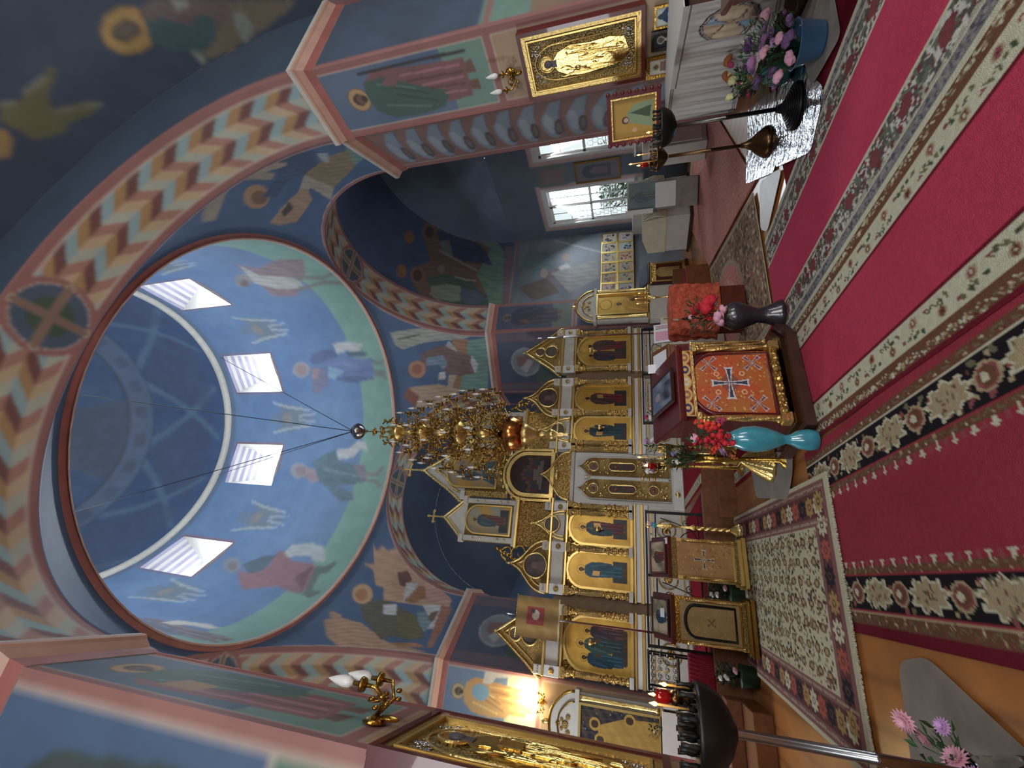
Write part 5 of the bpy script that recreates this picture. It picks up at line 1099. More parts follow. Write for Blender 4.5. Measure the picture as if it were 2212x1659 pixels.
def small_lectern(label, loc, rz, w, front, body, frontc, arch_, cols=True):
    t = thing('lectern', label, 'lectern', loc, rz); b = MB(); b.box((0, 0, .03), (w+.12, .5, .06), body, .01); b.box((0, 0, .09), (w+.06, .44, .06), body, .01); b.box((0, .02, .6), (w, .34, .98), body); b.box((0, 0, 1.1), (w+.06, .42, .05), body, .01); b.build('body', t)
    us = cuts(0, w-.1, .008); vs = cuts(0, .8, .008); c = plane_cv((-w/2+.05, -.165, .2), (1, 0, 0), (0, 0, 1), us, vs, frontc); front(c, w-.1, .8); surf('front_panel', c, 'paint', parent=t)
    b = MB(); 
    if arch_: b.tube([(x, -.17, z) for x, z in [(-w/2+.1, .26), (w/2-.1, .26)]+[((w/2-.1)*math.cos(a), .8+.13*math.sin(a)) for a in np.linspace(0, PI, 16)]], .022, 'black', 6, closed=True)
    else: b.prism([(-w/2, 1.0), (w/2, 1.0), (w/2, 1.09), (-w/2, 1.09)], -.185, -.16, 'carvedfine')
    b.build('carving', t); b = MB(); b.box((0, -.18, .13), (w, .03, .07), 'carvedfine', .008); b.build('foot_carving', t)
    for x in (-w/2+.03, w/2-.03): twist_col(x, -.2, .16, .92, .018, t, fl=.3)
    b = MB(); b.T = Matrix.Translation((0, .0, 1.22)) @ Matrix.Rotation(math.radians(32), 4, 'X'); b.box((0, 0, 0), (w+.02, .5, .04), 'mahogany', .01); b.box((0, -.25, .03), (w+.02, .02, .05), 'mahogany'); b.T = Matrix.Identity(4); b.prism([(-.18, 1.12), (.2, 1.12), (.2, 1.32)], -w/2+.04, w/2-.04, 'mahogany', 'YZ'); b.build('sloping_top', t); return t
def f_cross(c, w, l): c.C[:] = lin((160, 112, 62)); c.clouds((186, 140, 84), 6, .6, 3); pcross(c, w/2, l/2, .14, 0, (196, 184, 160), (60, 52, 56)); speck(c, 0, w, 0, l, [(206, 168, 100), (130, 80, 50)], 120, .012, 4)
small_lectern('gilded lectern with cross on tan front panel beside the thin gilt candlestick', (.72, 8.0, .046), 0, .6, f_cross, 'goldflat', (160, 112, 62), False)
def f_ar(c, w, l): c.C[:] = lin((158, 128, 78)); c.clouds((176, 148, 96), 6, .6, 5); pcross(c, w/2, l/2-.02, .07, PI/4, (110, 86, 54), (110, 86, 54)); speck(c, 0, w, 0, l, [(196, 164, 104)], 90, .01, 4)
small_lectern('tan gilt lectern with dark arched outline on its front, beside the memorial table', (-.13, 7.85, .046), math.radians(-3), .62, f_ar, 'brass', (158, 128, 78), True)
icon_book('icon', 'icon with brownish robed figure on the cross fronted lectern', (.72, 7.98, 1.304), 0, math.radians(32), .5, .42, p_small(1), 'mahogany')
icon_book('icon', 'pale worn icon on the arch fronted lectern', (-.13, 7.83, 1.304), math.radians(-3), math.radians(32), .5, .42, p_small(4), 'darkwood')
def paper(label, loc, rz, tilt, w, h, cat='note'):
    b = MB(); b.T = Matrix.Rotation(tilt, 4, 'X'); b.box((0, 0, 0), (w, h, .003), 'paper'); o = b.build('paper_note'); o.location = loc; o.rotation_euler = (0, 0, rz); return tag(o, label, cat)
paper('small white paper note at the right edge of the cross fronted lectern', (.95, 7.78, 1.201), .1, math.radians(32), .09, .08); paper('small white paper note on the icon of the arch fronted lectern', (-.08, 7.74, 1.29), 0, math.radians(32), .12, .1)
# side lectern in the transept
t = thing('lectern', 'maroon lectern with gilt arched front panel in the south transept', 'lectern', (9.5, 11.9, .02), math.radians(-8)); b = MB(); b.box((0, 0, .05), (.8, .5, .1), 'darkwood', .01); b.box((0, 0, .6), (.7, .4, 1.0), 'maroon'); b.box((0, 0, 1.12), (.78, .5, .06), 'gold', .01); b.build('body', t)
b = MB(); b.prism(arcpts(0, .17, .25, .78, .17), -.225, -.2, 'carvedfine'); b.box((0, -.22, 1.02), (.68, .03, .13), 'carved'); [b.box((x, -.23, .58), (.04, .04, .9), 'gold') for x in (-.32, .32)]; b.box((0, -.23, .14), (.7, .05, .08), 'gold'); b.build('gilt_front', t)
b = MB(); b.T = Matrix.Translation((0, 0, 1.3)) @ Matrix.Rotation(math.radians(30), 4, 'X'); b.box((0, 0, 0), (.76, .6, .05), 'darkwood', .01); b.box((0, 0, .03), (.66, .5, .02), 'glassicon'); b.build('sloping_top', t)
# ================================================================== vases and flowers
def vase(name, label, loc, prof, m, cat='vase', seg=24, rz=0, **kw):
    b = MB(); b.lathe(prof, (0, 0, 0), seg, m, **kw); o = b.build(name); o.location = loc; o.rotation_euler[2] = rz; return tag(o, label, cat)
def bloom(kind, r, m, seed=0):
    rr = random.Random(seed); b = MB()
    if kind == 'rose':
        for k in range(14):
            a = k*2.4; d = r*.12*math.sqrt(k); p = Vector((math.cos(a)*d, math.sin(a)*d, r*.35-k*r*.04)); b.ball(p, r*(.3+.025*k), m, 7, (1, .8, .75))
    elif kind == 'spike':
        for k in range(12):
            a = k*2.4; z = (k/11-.5)*r*2.4; b.ball((math.cos(a)*r*.3, math.sin(a)*r*.3, z), r*.34*(1.1-abs(k/11-.4)), m, 7, (1, 1, .8))
    else:
        n = 16
        for ring in range(3):
            for k in range(n):
                a = 2*PI*k/n+ring*.2; L = r*(1-.22*ring); z = r*(.05+.14*ring); p0 = Vector((0, 0, z-.02)); d = Vector((math.cos(a), math.sin(a), .22+.3*ring)).normalized(); s = Vector((-math.sin(a), math.cos(a), 0))*L*.13
                mid_ = p0+d*L*.6; b.add([tuple(p0), tuple(mid_+s), tuple(p0+d*L), tuple(mid_-s)], [(0, 1, 2, 3)], m)
        b.ball((0, 0, r*.16), r*.22, 'petal_yellow', 7, (1, 1, .5))
    return b
def foliage(R, h, n, seed, m='leaf', z0=0.0, sz=.06):
    rr = random.Random(seed); b = MB()
    for k in range(n):
        a = rr.uniform(0, 2*PI); d = R*math.sqrt(rr.random()); z = z0+rr.uniform(.1, 1)*h; p = Vector((d*math.cos(a), d*math.sin(a), z)); dr = Vector((math.cos(a)+rr.uniform(-.7, .7), math.sin(a)+rr.uniform(-.7, .7), rr.uniform(-.2, 1))).normalized(); s = dr.cross(Vector((0, 0, 1)))
        s = (s.normalized() if s.length > .01 else Vector((1, 0, 0)))*sz*.28; L = sz*rr.uniform(.8, 1.7); u = dr.cross(s).normalized()*sz*.1
        b.add([tuple(p), tuple(p+dr*L*.45+s+u), tuple(p+dr*L), tuple(p+dr*L*.45-s+u)], [(0, 1, 2), (0, 2, 3)], m)
        if k % 4 == 0: b.tube([(d*.15*math.cos(a), d*.15*math.sin(a), z0-.02), tuple(p*.6+Vector((0, 0, z0*.4))), tuple(p)], .003, m, 4)
    return b
def bouquet(label, loc, R, h, flowers, leaves=90, seed=1, leafm='leaf', group=None, name='flower_bouquet', leafsz=.06):
    t = thing(name, label, 'flowers', loc, 0, group); foliage(R*.85, h, leaves, seed, leafm, sz=leafsz).build('foliage', t); protos = {}
    for x, y, z, kind, r, m in flowers:
        key = (kind, m)
        if key not in protos: o = bloom(kind, 1.0, 'petal_'+m, seed).build('bloom', t); protos[key] = o
        else: o = protos[key].copy(); COL.objects.link(o); o.parent = t
        o.location = (x, y, z); o.scale = (r, r, r); o.rotation_euler = (random.uniform(-.9, .2), random.uniform(-.5, .5), random.uniform(0, 6))
    return t
DV = [(x*1.38, z) for x, z in [(.1, 0), (.12, .02), (.11, .06), (.075, .16), (.06, .26), (.09, .36), (.12, .46), (.115, .54), (.08, .62), (.06, .66), (.07, .68)]]
vase('floor_vase', 'tall dark waisted floor vase right of the great lectern', (3.1, 4.72, .01), DV, 'darkvase', seg=28)
bouquet('crimson and blush roses in the dark floor vase', (3.12, 4.72, .68), .22, .36, [(.04, -.16, .14, 'rose', .14, 'red'), (.1, -.02, .24, 'rose', .1, 'red'), (-.12, -.12, .02, 'rose', .1, 'pink'), (-.02, -.16, -.02, 'rose', .06, 'pink'), (.22, -.04, .02, 'rose', .045, 'magenta'), (.02, .02, .3, 'rose', .04, 'pink'), (-.08, -.08, .12, 'spike', .05, 'red'), (.1, -.1, .04, 'rose', .05, 'white')], 120, 3)
BV = [(.07, 0), (.09, .01), (.1, .08), (.085, .16), (.05, .22), (.04, .26), (.06, .3), (.11, .42), (.125, .52), (.115, .62), (.08, .7), (.06, .74), (.07, .76)]
vase('floor_vase', 'tall turquoise double bellied floor vase left of the great lectern', (1.52, 4.42, .02), BV, 'bluevase', seg=28)
bouquet('scarlet and crimson gladioli with a lilac daisy in the turquoise vase', (1.5, 4.42, .76), .2, .34, [(.13, -.06, .2, 'spike', .1, 'scarlet'), (.02, -.1, .1, 'spike', .12, 'red'), (-.04, -.06, .2, 'spike', .1, 'red'), (-.13, -.12, .06, 'daisy', .085, 'lilac'), (-.1, -.05, .14, 'spike', .06, 'scarlet'), (.0, -.04, .32, 'rose', .06, 'pink'), (.16, 0, .1, 'spike', .08, 'magenta'), (-.16, -.03, .0, 'spike', .04, 'rust')], 90, 5)
vase('flower_pail', 'blue pail standing on the floor before the white draped table', (4.5, 2.66, .04), [(.13, 0), (.14, .02), (.18, .2), (.195, .21), (.18, .21), (.12, .03)], 'bluepail', 'bucket')
R_ = random.Random(4)
bouquet('large mass of pink and purple asters in the blue pail', (4.52, 2.72, .2), .32, .44, [(R_.uniform(-.3, .25), R_.uniform(-.28, .2), R_.uniform(.1, .42), 'daisy' if k % 3 else 'rose', R_.uniform(.045, .08), ['pink', 'purple', 'lilac', 'purple', 'lilac', 'white'][k % 6]) for k in range(30)], 240, 7)
vase('vase', 'round blue and white vase of rust flowers beside the silver sheet', (5.12, 3.28, .032), [(.06, 0), (.1, .02), (.13, .1), (.1, .2), (.06, .26), (.07, .28)], 'bluevase')
bouquet('rust and orange chrysanthemums in the round blue vase', (5.12, 3.28, .3), .16, .26, [(R_.uniform(-.16, .16), R_.uniform(-.16, .14), R_.uniform(.08, .34), 'rose', R_.uniform(.045, .07), ['rust', 'yellow', 'rust', 'magenta'][k % 4]) for k in range(14)], 90, 9, 'leafdark')
vase('vase', 'low glass vase of pink asters on the grey mat at lower left', (-.5, 2.86, .018), [(.07, 0), (.09, .02), (.07, .12), (.06, .2), (.075, .24)], 'glass')
bouquet('pink and white asters standing over the grey mat at lower left', (-.5, 2.86, .24), .16, .2, [(.15, -.03, .22, 'daisy', .055, 'pink'), (.1, -.0, .14, 'daisy', .05, 'pink'), (.05, -.12, .1, 'daisy', .06, 'pink'), (-.02, -.05, .2, 'daisy', .045, 'white'), (.0, -.14, .06, 'daisy', .055, 'lilac'), (-.08, -.05, .15, 'daisy', .06, 'pink'), (.16, -.12, .12, 'daisy', .04, 'lilac')], 60, 12, 'leaf', leafsz=.05)
for x, y, z, lb in ((2.78, 5.5, .9, 'white and violet posy at the right shoulder of the great lectern'), (1.62, 5.42, .95, 'green posy with a violet bloom at the left shoulder of the great lectern')):
    vase('vase', 'slim brass vase holding the '+lb.split(' at')[0]+' behind the great lectern', (x, y, 0.0 if y > 5 else .1), [(.1, 0), (.11, .03), (.03, .08), (.025, .5), (.05, .7), (.06, z)], 'brass')
    bouquet(lb, (x, y, z), .14, .34, [(R_.uniform(-.1, .1), R_.uniform(-.12, 0), R_.uniform(.1, .3), 'rose', .035, c_) for c_ in ('white', 'white', 'violet', 'white', 'violet' if x < 2 else 'white')], 170, int(x*10), 'leaf')
# row of small vases along the railing behind the great lectern
for k, (x, y, z, cs, lb) in enumerate(((3.15, 7.9, 1.2, ('pink', 'white', 'magenta', 'white'), 'pink and cream roses in brass vase below the icon of two saints'), (2.55, 7.9, 1.25, ('lilac', 'white', 'white', 'lilac'), 'lilac and white roses in brass vase before the railing right of the royal doors'), (2.12, 7.6, 1.3, ('lilac', 'white', 'pink', 'white', 'white'), 'lilac and white roses left of the great lectern top, nearest the candles'))):
    vase('vase', 'tall thin brass floor vase, '+('right' if k == 0 else 'middle' if k == 1 else 'left')+' one of three at the railing', (x, y, 0), [(.12, 0), (.13, .03), (.03, .08), (.02, z-.3), (.05, z-.15), (.055, z)], 'brass')
    bouquet(lb, (x, y, z), .14, .22, [(R_.uniform(-.12, .12), R_.uniform(-.1, .02), R_.uniform(.05, .26), 'rose', .06, c_) for c_ in cs], 60, 20+k)
for x, y, lb in ((.3, 8.4, 'between the two small lecterns'), (-.78, 8.15, 'left of the arch fronted lectern')):
    vase('vase', 'dark green pot on the floor '+lb, (x, y, 0), [(.1, 0), (.13, .02), (.15, .22), (.16, .24)], 'leafdark', 'pot')
    bouquet('white and pink blooms over dark leaves '+lb, (x, y, .24), .15, .3, [(-.04, -.1, .2, 'rose', .06, 'white'), (.06, -.14, .08, 'rose', .055, 'pink'), (-.05, -.1, .28, 'rose', .05, 'white')], 150, int(x*10)+40, 'leafdark')
# ================================================================== candle stands
def ctree(label, loc, h, r, m, foot, pm, tiers=2, footr=.16):
    t = thing('candle_stand', label, 'candle stand', loc); b = MB()
    if foot == 'rings':
        for k in range(6): b.lathe([(footr*(1-k*.11), .03+k*.012), (footr*(1-k*.11)+.008, .036+k*.012), (footr*(1-k*.11), .042+k*.012)], (0, 0, 0), 30, m)
        b.lathe([(footr, 0), (footr+.02, .01), (footr, .03), (footr*.5, .09), (.05, .12), (.03, .18)], (0, 0, 0), 30, m)
    elif foot == 'bell': b.lathe([(footr, 0), (footr, .03), (footr*.94, .05), (footr*.7, .12), (footr*.4, .18), (.035, .25), (.03, .3)], (0, 0, 0), 28, m)
    else:
        b.lathe([(footr, 0), (footr*1.05, .02), (footr, .05), (footr*.88, .09), (footr*.74, .15), (footr*.5, .23), (footr*.3, .29), (.04, .33), (.03, .36)], (0, 0, 0), 36, m, flute=12, fl=.06)
    b.build('foot', t); b = MB(); z = .15; b.lathe([(.02, z), (.022, h*.5), (.028, h*.505), (.022, h*.51), (.02, h-.14), (.03, h-.1)], (0, 0, 0), 14, pm); b.build('pole', t)
    b = MB(); b.lathe([(.03, h-.15), (.05, h-.14), (r*.5, h-.125), (r*.78, h-.09), (r*.95, h-.04), (r, h), (r*1.02, h+.015), (r*.96, h+.02), (r*.5, h+.01), (.03, h+.02)] if m == 'black' else [(.03, h-.12), (.06, h-.1), (r*.6, h-.07), (r*.9, h-.02), (r, h), (r*1.02, h+.015), (r*.96, h+.02), (r*.5, h+.01), (.03, h+.02)], (0, 0, 0), 32, m, flute=16, fl=.03); b.build('bowl', t)
    b = MB()
    for ring in range(tiers):
        rr = r*(.9-.36*ring); n = max(6, int(rr*70))
        for k in range(n):
            a = 2*PI*k/n+ring*.3; b.lathe([(.007, h+.01), (.012, h+.035), (.008, h+.06), (.013, h+.095)], (rr*math.cos(a), rr*math.sin(a), 0), 7, m)
    b.build('candle_cups', t, kind='stuff'); return t
def candle(loc, h, label, lit=True, grp='burning candles', r=.005, m='wax'):
    b = MB(); b.lathe([(r, 0), (r, h)], (0, 0, 0), 8, m); o = b.build('candle'); o.location = loc; tag(o, label, 'candle', grp)
    if lit: b = MB(); b.lathe([(.001, h), (.008, h+.01), (.009, h+.018), (.004, h+.03), (.001, h+.04)], (0, 0, 0), 8, 'flame'); b.build('flame', o); lamp('candle_light', (loc[0], loc[1], loc[2]+h+.03), .25)
    return o
def redlamp(loc, label, s=1.0):
    t = thing('votive_lamp', label, 'votive lamp', loc); b = MB(); b.lathe([(.012*s, 0), (.03*s, .01*s), (.012*s, .03*s), (.035*s, .05*s), (.045*s, .08*s), (.03*s, .1*s)], (0, 0, 0), 14, 'bronze'); b.build('holder', t)
    b = MB(); b.lathe([(.024*s, .1*s), (.036*s, .12*s), (.036*s, .16*s), (.03*s, .18*s)], (0, 0, 0), 14, 'redglass'); b.build('glass', t); b = MB(); b.lathe([(.001, .18*s), (.009*s, .19*s), (.004, .21*s), (.001, .22*s)], (0, 0, 0), 8, 'flame'); b.build('flame', t); return t
ctree('near candle stand with black bowl and grey pole by the large left icon', (-.47, 2.6, 0), 1.35, .17, 'black', 'bell', 'steel', 3)
candle((-.4, 2.52, 1.4), .13, 'lit candle on the near black bowl, tallest of its two'); candle((-.34, 2.68, 1.38), .1, 'lit candle on the far rim of the near black bowl')
redlamp((-.38, 2.62, 1.385), 'dark red glass votive lamp on the near black bowl', .85)
ctree('black bowled candle stand with ringed silver foot on the silver sheet', (4.66, 3.35, .03), 1.27, .19, 'black', 'rings', 'pewter', 3, .2)
ctree('brass bowled candle stand with copper foot and red lamp on the silver sheet', (5.22, 4.16, .03), 1.27, .16, 'bronze', 'bell', 'bronze', 2, .18)
candle((4.72, 3.42, 1.32), .1, 'lit candle on the black bowl above the silver sheet'); candle((5.1, 4.1, 1.32), .3, 'tall lit candle on the brass bowled stand'); candle((5.2, 4.06, 1.32), .2, 'shorter lit candle on the brass bowled stand')
redlamp((5.18, 4.2, 1.32), 'bright red glass votive lamp on the brass bowled stand', 1.1)
gst = ctree('great gilt candle stand with stepped fluted foot left of the great lectern', (1.75, 5.9, .036), 1.22, .17, 'gold', 'big', 'gold', 2, .24)
b = MB(); b.lathe([(.03, .34), (.07, .4), (.05, .46), (.075, .5), (.04, .56), (.03, .62), (.06, .66), (.03, .7), (.04, 1.0), (.07, 1.06), (.03, 1.1)], (0, 0, 0), 20, 'gold', flute=8, fl=.06); b.build('knops', gst)
candle((1.72, 5.8, 1.27), .3, 'lit candle on the great gilt stand, nearer the royal doors'); candle((1.66, 5.92, 1.27), .2, 'lit candle on the great gilt stand, outermost')
redlamp((1.62, 5.84, 1.27), 'red glass votive lamp on the great gilt stand', 1.2)
t = thing('candlestick', 'thin gilt candlestick with twisted stem and ribbon beside the railing', 'candlestick', (1.25, 8.25, 0)); b = MB(); b.lathe([(.12, 0), (.12, .03), (.1, .07), (.06, .12), (.03, .16)], (0, 0, 0), 24, 'gold', flute=8, fl=.08); b.build('foot', t)
b = MB(); b.lathe([(.028, .16+i*.012) for i in range(44)], (0, 0, 0), 12, 'gold', flute=2, fl=.3, twist=60); b.lathe([(.03, .68), (.055, .72), (.02, .78), (.018, 1.05), (.05, 1.1), (.02, 1.16), (.05, 1.22), (.02, 1.28), (.02, 1.42), (.07, 1.46), (.02, 1.5)], (0, 0, 0), 14, 'gold'); b.build('stem', t)
b = MB(); b.ball((.0, -.03, 1.36), .05, 'bluevase', 8, (1, .6, 1)); b.ball((.02, -.04, 1.43), .04, 'petal_pink', 8, (1, .6, 1)); b.build('ribbon', t)
t = thing('candelabrum', 'turned brass candelabrum with lit candles at the right side icon', 'candelabrum', (7.0, 9.6, 0)); b = MB(); b.lathe([(.16, 0), (.17, .03), (.06, .1), (.03, .16), (.06, .3), (.03, .38), (.05, .5), (.02, .6), (.055, .74), (.02, .84), (.02, 1.1), (.05, 1.16), (.02, 1.2), (.06, 1.3)], (0, 0, 0), 18, 'gold'); b.build('stem', t)
for s in (-1, 0, 1): b = MB(); b.tube([(0, 0, 1.28), (s*.12, 0, 1.24), (s*.16, 0, 1.34)], .012, 'gold', 6); b.lathe([(.03, 1.34), (.04, 1.36), (.02, 1.38)], (s*.16, 0, 0), 10, 'gold'); b.build('arm', t)
for s, h, lb in ((-1, .16, 'left'), (0, .2, 'middle'), (1, .12, 'right')): candle((7.0+s*.16, 9.6, 1.38), h, 'lit candle on the %s arm of the turned brass candelabrum' % lb)
# ================================================================== icons on walls
def rect_frame(b, u0, u1, v0, v1, w, y0, y1, m, plane='XZ'):
    b.band([(u0, v0), (u1, v0), (u1, v1), (u0, v1)], [(u0-w, v0-w), (u1+w, v0-w), (u1+w, v1+w), (u0-w, v1+w)], y0, y1, m, True, plane)
def relief(c, w, l, mount):
    """chased metal cover: drapery ridges raised by hand-drawn strokes"""
    pass
def big_icon(name, label, x, sgn, yc, zc, w, h, left):
    """large chased icon hung on a jamb; sgn = direction the front faces along X"""
    t = thing(name, label, 'icon', (x, yc, zc-h/2)); rz = PI/2*(-1 if sgn < 0 else 1); t.rotation_euler = (0, 0, -rz if sgn > 0 else PI/2*3)
    t.rotation_euler = (0, 0, -PI/2 if sgn < 0 else PI/2)
    # local frame: u to the viewer's right, front towards local -y
    b = MB(); b.box((0, .0, h/2), (w, .1, h), 'maroon', .01); rect_frame(b, -w/2+.05, w/2-.05, .05, h-.05, .05, -.09, -.04, 'mahogany' if not left else 'maroon'); b.build('case', t)
    b = MB(); rect_frame(b, -w/2+.1, w/2-.1, .1, h-.1, .05, -.075, -.04, 'gold'); rect_frame(b, -w/2+.13, w/2-.13, .13, h-.13, .02, -.085, -.05, 'goldflat'); b.build('gilt_frame', t)
    b = MB(); b.box((0, -.045, h/2), (w-.24, .02, h-.24), 'icontin' ); b.build('background', t)
    b = MB(); y = -.06; W2 = w/2-.16; n = 0
    arcp = [(-W2+.06, .3)]+[((W2-.06)*-math.cos(a), h-.5+.32*math.sin(a)) for a in np.linspace(0, PI, 24)]+[(W2-.06, .3)]
    b.tube([(p[0], y, p[1]) for p in arcp], .012, 'gold', 6); b.build('arch_band', t)
    b = MB(); H_ = h-.42; z0 = .2
    body = [(-.05, 0), (-.17, .1), (-.19, .3), (-.22, .5), (-.2, .66), (-.12, .78), (-.04, .82), (.05, .82), (.14, .76), (.2, .62), (.18, .4), (.2, .2), (.16, .05)]
    k = w/.95; body = [(x_*k, z0+z_*H_) for x_, z_ in body]; b.prism(body, y-.02, y+.02, 'goldrel')
    rr = random.Random(3)
    for i in range(26):       # folds of the robe
        x0 = rr.uniform(-.17, .16)*k; za, zb = sorted((rr.uniform(.04, .7), rr.uniform(.1, .78))); sw = rr.uniform(-.06, .06)
        b.tube([(x0+sw*math.sin(q*2.5), y-.024, z0+(za+(zb-za)*q)*H_) for q in np.linspace(0, 1, 8)], rr.uniform(.006, .014), 'goldrel', 5, taper=[.3, .7, 1, 1, 1, .9, .6, .2])
    b.box((.02, y-.03, z0+.6*H_), (.14*k, .02, .2*H_*.6), 'goldrel', .004); b.ball((-.12*k, y-.02, z0+.56*H_), .04, 'goldrel', 8, (1, .5, 1.4)); b.build('robed_figure_relief', t)
    b = MB(); b.tube([(.1*math.cos(a), y-.01, z0+.9*H_+.1*math.sin(a)) for a in np.linspace(0, 2*PI, 25)[:-1]], .015, 'gold', 6, closed=True); b.prism([(.1*math.cos(a), z0+.9*H_+.1*math.sin(a)) for a in np.linspace(0, 2*PI, 25)[:-1]], y-.008, y+.01, 'gold'); b.build('halo', t)
    b = MB(); b.ball((0, y-.02, z0+.885*H_), .055, 'face', 12, (.85, .4, 1.1)); b.prism([(-.05, z0+.79*H_), (.05, z0+.79*H_), (.03, z0+.86*H_), (-.03, z0+.86*H_)], y-.025, y, 'face'); b.build('painted_face', t)
    if True:
        b = MB()
        for sx in (-1, 1):
            for sz in (0, 1):
                for i in range(16): b.ball((sx*(W2-.05-rr.random()*.12), y, (.16+rr.random()*.12) if not sz else (h-.16-rr.random()*.14)), rr.uniform(.01, .022), 'silver', 6, (1, .5, 1))
        b.build('corner_filigree', t, kind='stuff')
    return t
defm('icontin', (206, 186, 130), rough=0.3, metal=0.9, bump=1.0, bscale=48, vor=True, dark=(156, 140, 98)); defm('goldrel', (226, 196, 120), rough=0.22, metal=1, bump=.2, bscale=30); defm('face', (92, 84, 92), rough=.5)
big_icon('icon', 'large chased gilt icon in maroon case on the south pier under the brass sconce', 6.745, -1, 3.56, 2.26, .9, 1.66, False)
big_icon('icon', 'large chased gilt icon in thick maroon case at the left edge of the view', -.985, 1, 3.4, 2.28, 1.0, 1.7, True)
def framed(name, label, loc, rz, w, h, paint, fm='gold', fw=.03, cat='icon', group=None, th=.03):
    t = thing(name, label, cat, loc, rz, group); b = MB(); rect_frame(b, -w/2+fw, w/2-fw, fw, h-fw, fw, -th, 0, fm); b.box((0, -.006, h/2), (w-.01, .01, h-.01), 'darkwood'); b.build('frame', t)
    us = cuts(-w/2+fw, w/2-fw, .007); vs = cuts(fw, h-fw, .007); c = plane_cv((0, -.014, 0), (1, 0, 0), (0, 0, 1), us, vs, (170, 150, 120)); paint(c, w, h); surf('painted_panel', c, 'paint', parent=t); return t
PR = -PI/2      # hung on the south pier, facing north
framed('icon', 'small framed icon of a blue robed figure under the large icon', (6.77, 3.33, 1.03), PR, .26, .29, lambda c, w, h: (c.C.__setitem__(slice(None), lin((196, 196, 186))), c.poly([(-.08, .04), (.08, .04), (.09, .14), (.03, .2), (-.03, .2), (-.09, .12)], (36, 60, 96)), c.ell(0, .21, .03, .035, (40, 60, 70)), c.rect(-.01, .03, .08, .13, (190, 200, 206))), 'brass', .025, group='small icons under the large icon')
framed('icon', 'small dark framed icon with pale garment, middle one under the large icon', (6.77, 3.6, 1.05), PR, .24, .3, lambda c, w, h: (c.C.__setitem__(slice(None), lin((40, 44, 52))), c.ell(0, .18, .05, .05, (170, 160, 140)), c.ell(0, .18, .03, .035, (96, 84, 76)), c.rect(-.02, .02, .05, .13, (206, 196, 190))), 'pewter', .035, group='small icons under the large icon')
framed('icon', 'small gilt framed icon on pale ground, leftmost one under the large icon', (6.77, 3.93, 1.06), PR, .29, .35, lambda c, w, h: (c.C.__setitem__(slice(None), lin((214, 206, 190))), c.poly([(-.07, .07), (.07, .07), (.06, .17), (-.06, .17)], (150, 116, 112)), c.ell(0, .22, .045, .045, (160, 170, 120)), c.ell(0, .22, .025, .03, (120, 84, 66))), 'brass', .045, group='small icons under the large icon')
t = framed('icon', 'gilt icon of a green robed figure in red carved frame on the draped table', (6.02, 4.1, 1.24), math.radians(-62), .62, .7, lambda c, w, h: (c.C.__setitem__(slice(None), lin((176, 140, 62))), c.poly([(-.14, .1), (.18, .1), (.16, .34), (.06, .44), (-.06, .4)], (130, 150, 116)), c.poly([(-.02, .14), (.12, .12), (.06, .4)], (60, 84, 60)), c.ell(-.02, .46, .045, .05, (70, 56, 46)), c.ell(-.02, .45, .028, .032, (190, 160, 140)), c.ell(-.15, .34, .03, .03, (200, 160, 130))), 'maroon', .075, th=.06)
b = MB(); rect_frame(b, -.235, .235, .075, .625, .02, -.07, -.04, 'gold'); [b.ball((x, -.05, z), .03, 'maroon', 8) for x in (-.31, .31) for z in np.linspace(.02, .68, 8)]; b.build('carved_border', t)
b = MB(); b.box((0, .06, .02), (.5, .2, .04), 'maroon', .01); b.tube([(0, .02, .5), (0, .2, .02)], .02, 'maroon', 6); b.build('easel_back', t)
scn = [((214, 206, 190), (60, 84, 120)), ((206, 200, 180), (70, 120, 160)), ((190, 186, 160), (110, 140, 160)), ((180, 166, 140), (52, 52, 60)), ((166, 146, 120), (96, 84, 70)), ((206, 186, 170), (150, 110, 110)), ((206, 200, 196), (190, 190, 200)), ((200, 206, 200), (90, 140, 180)), ((206, 176, 150), (140, 90, 84)), ((186, 170, 146), (76, 96, 130)), ((176, 170, 140), (84, 110, 110)), ((176, 176, 170), (90, 120, 140))]
wh = ['next to the window', 'second from the window', 'third from the window', 'fourth from the window', 'fifth from the window', 'farthest from the window']
for k in range(12):
    i, j = k % 6, k//6; bg, fg = scn[k]; r2 = random.Random(k)
    def pt_(c, w, h, bg=bg, fg=fg, r2=r2):
        c.C[:] = lin(bg)
        for q in range(12): c.ell(r2.uniform(-.14, .14), r2.uniform(.1, .42), r2.uniform(.01, .05), r2.uniform(.02, .06), [fg, tuple(v*.7 for v in fg), (190, 120, 100), (60, 60, 70)][q % 4], rot=r2.uniform(0, 3))
    framed('festal_icon', 'small gilt feast icon in the %s row of the grid, %s' % ('upper' if j == 0 else 'lower', wh[i]), (12.05-i*.46, 12.71, 2.22-j*.57), 0, .45, .56, pt_, 'goldflat', .03, group='grid of feast icons on the transept wall')
b = MB(); b.box((10.9, 12.72, 1.62), (2.8, .04, .04), 'darkwood'); b.build('trim_icon_rail', kind='structure')
framed('picture', 'tall gilt framed picture between the two transept windows', (12.385, 10.0, 2.0), PR, .8, 1.45, lambda c, w, h: (c.C.__setitem__(slice(None), lin((116, 110, 116))), c.ell(0, .9, .26, .3, (76, 84, 100)), c.rect(-.24, .24, .3, .95, (84, 88, 106)), c.poly([(-.1, .4), (.12, .4), (.16, .8), (0, 1.0), (-.12, .8)], (120, 104, 116))), 'brass', .05, 'picture')
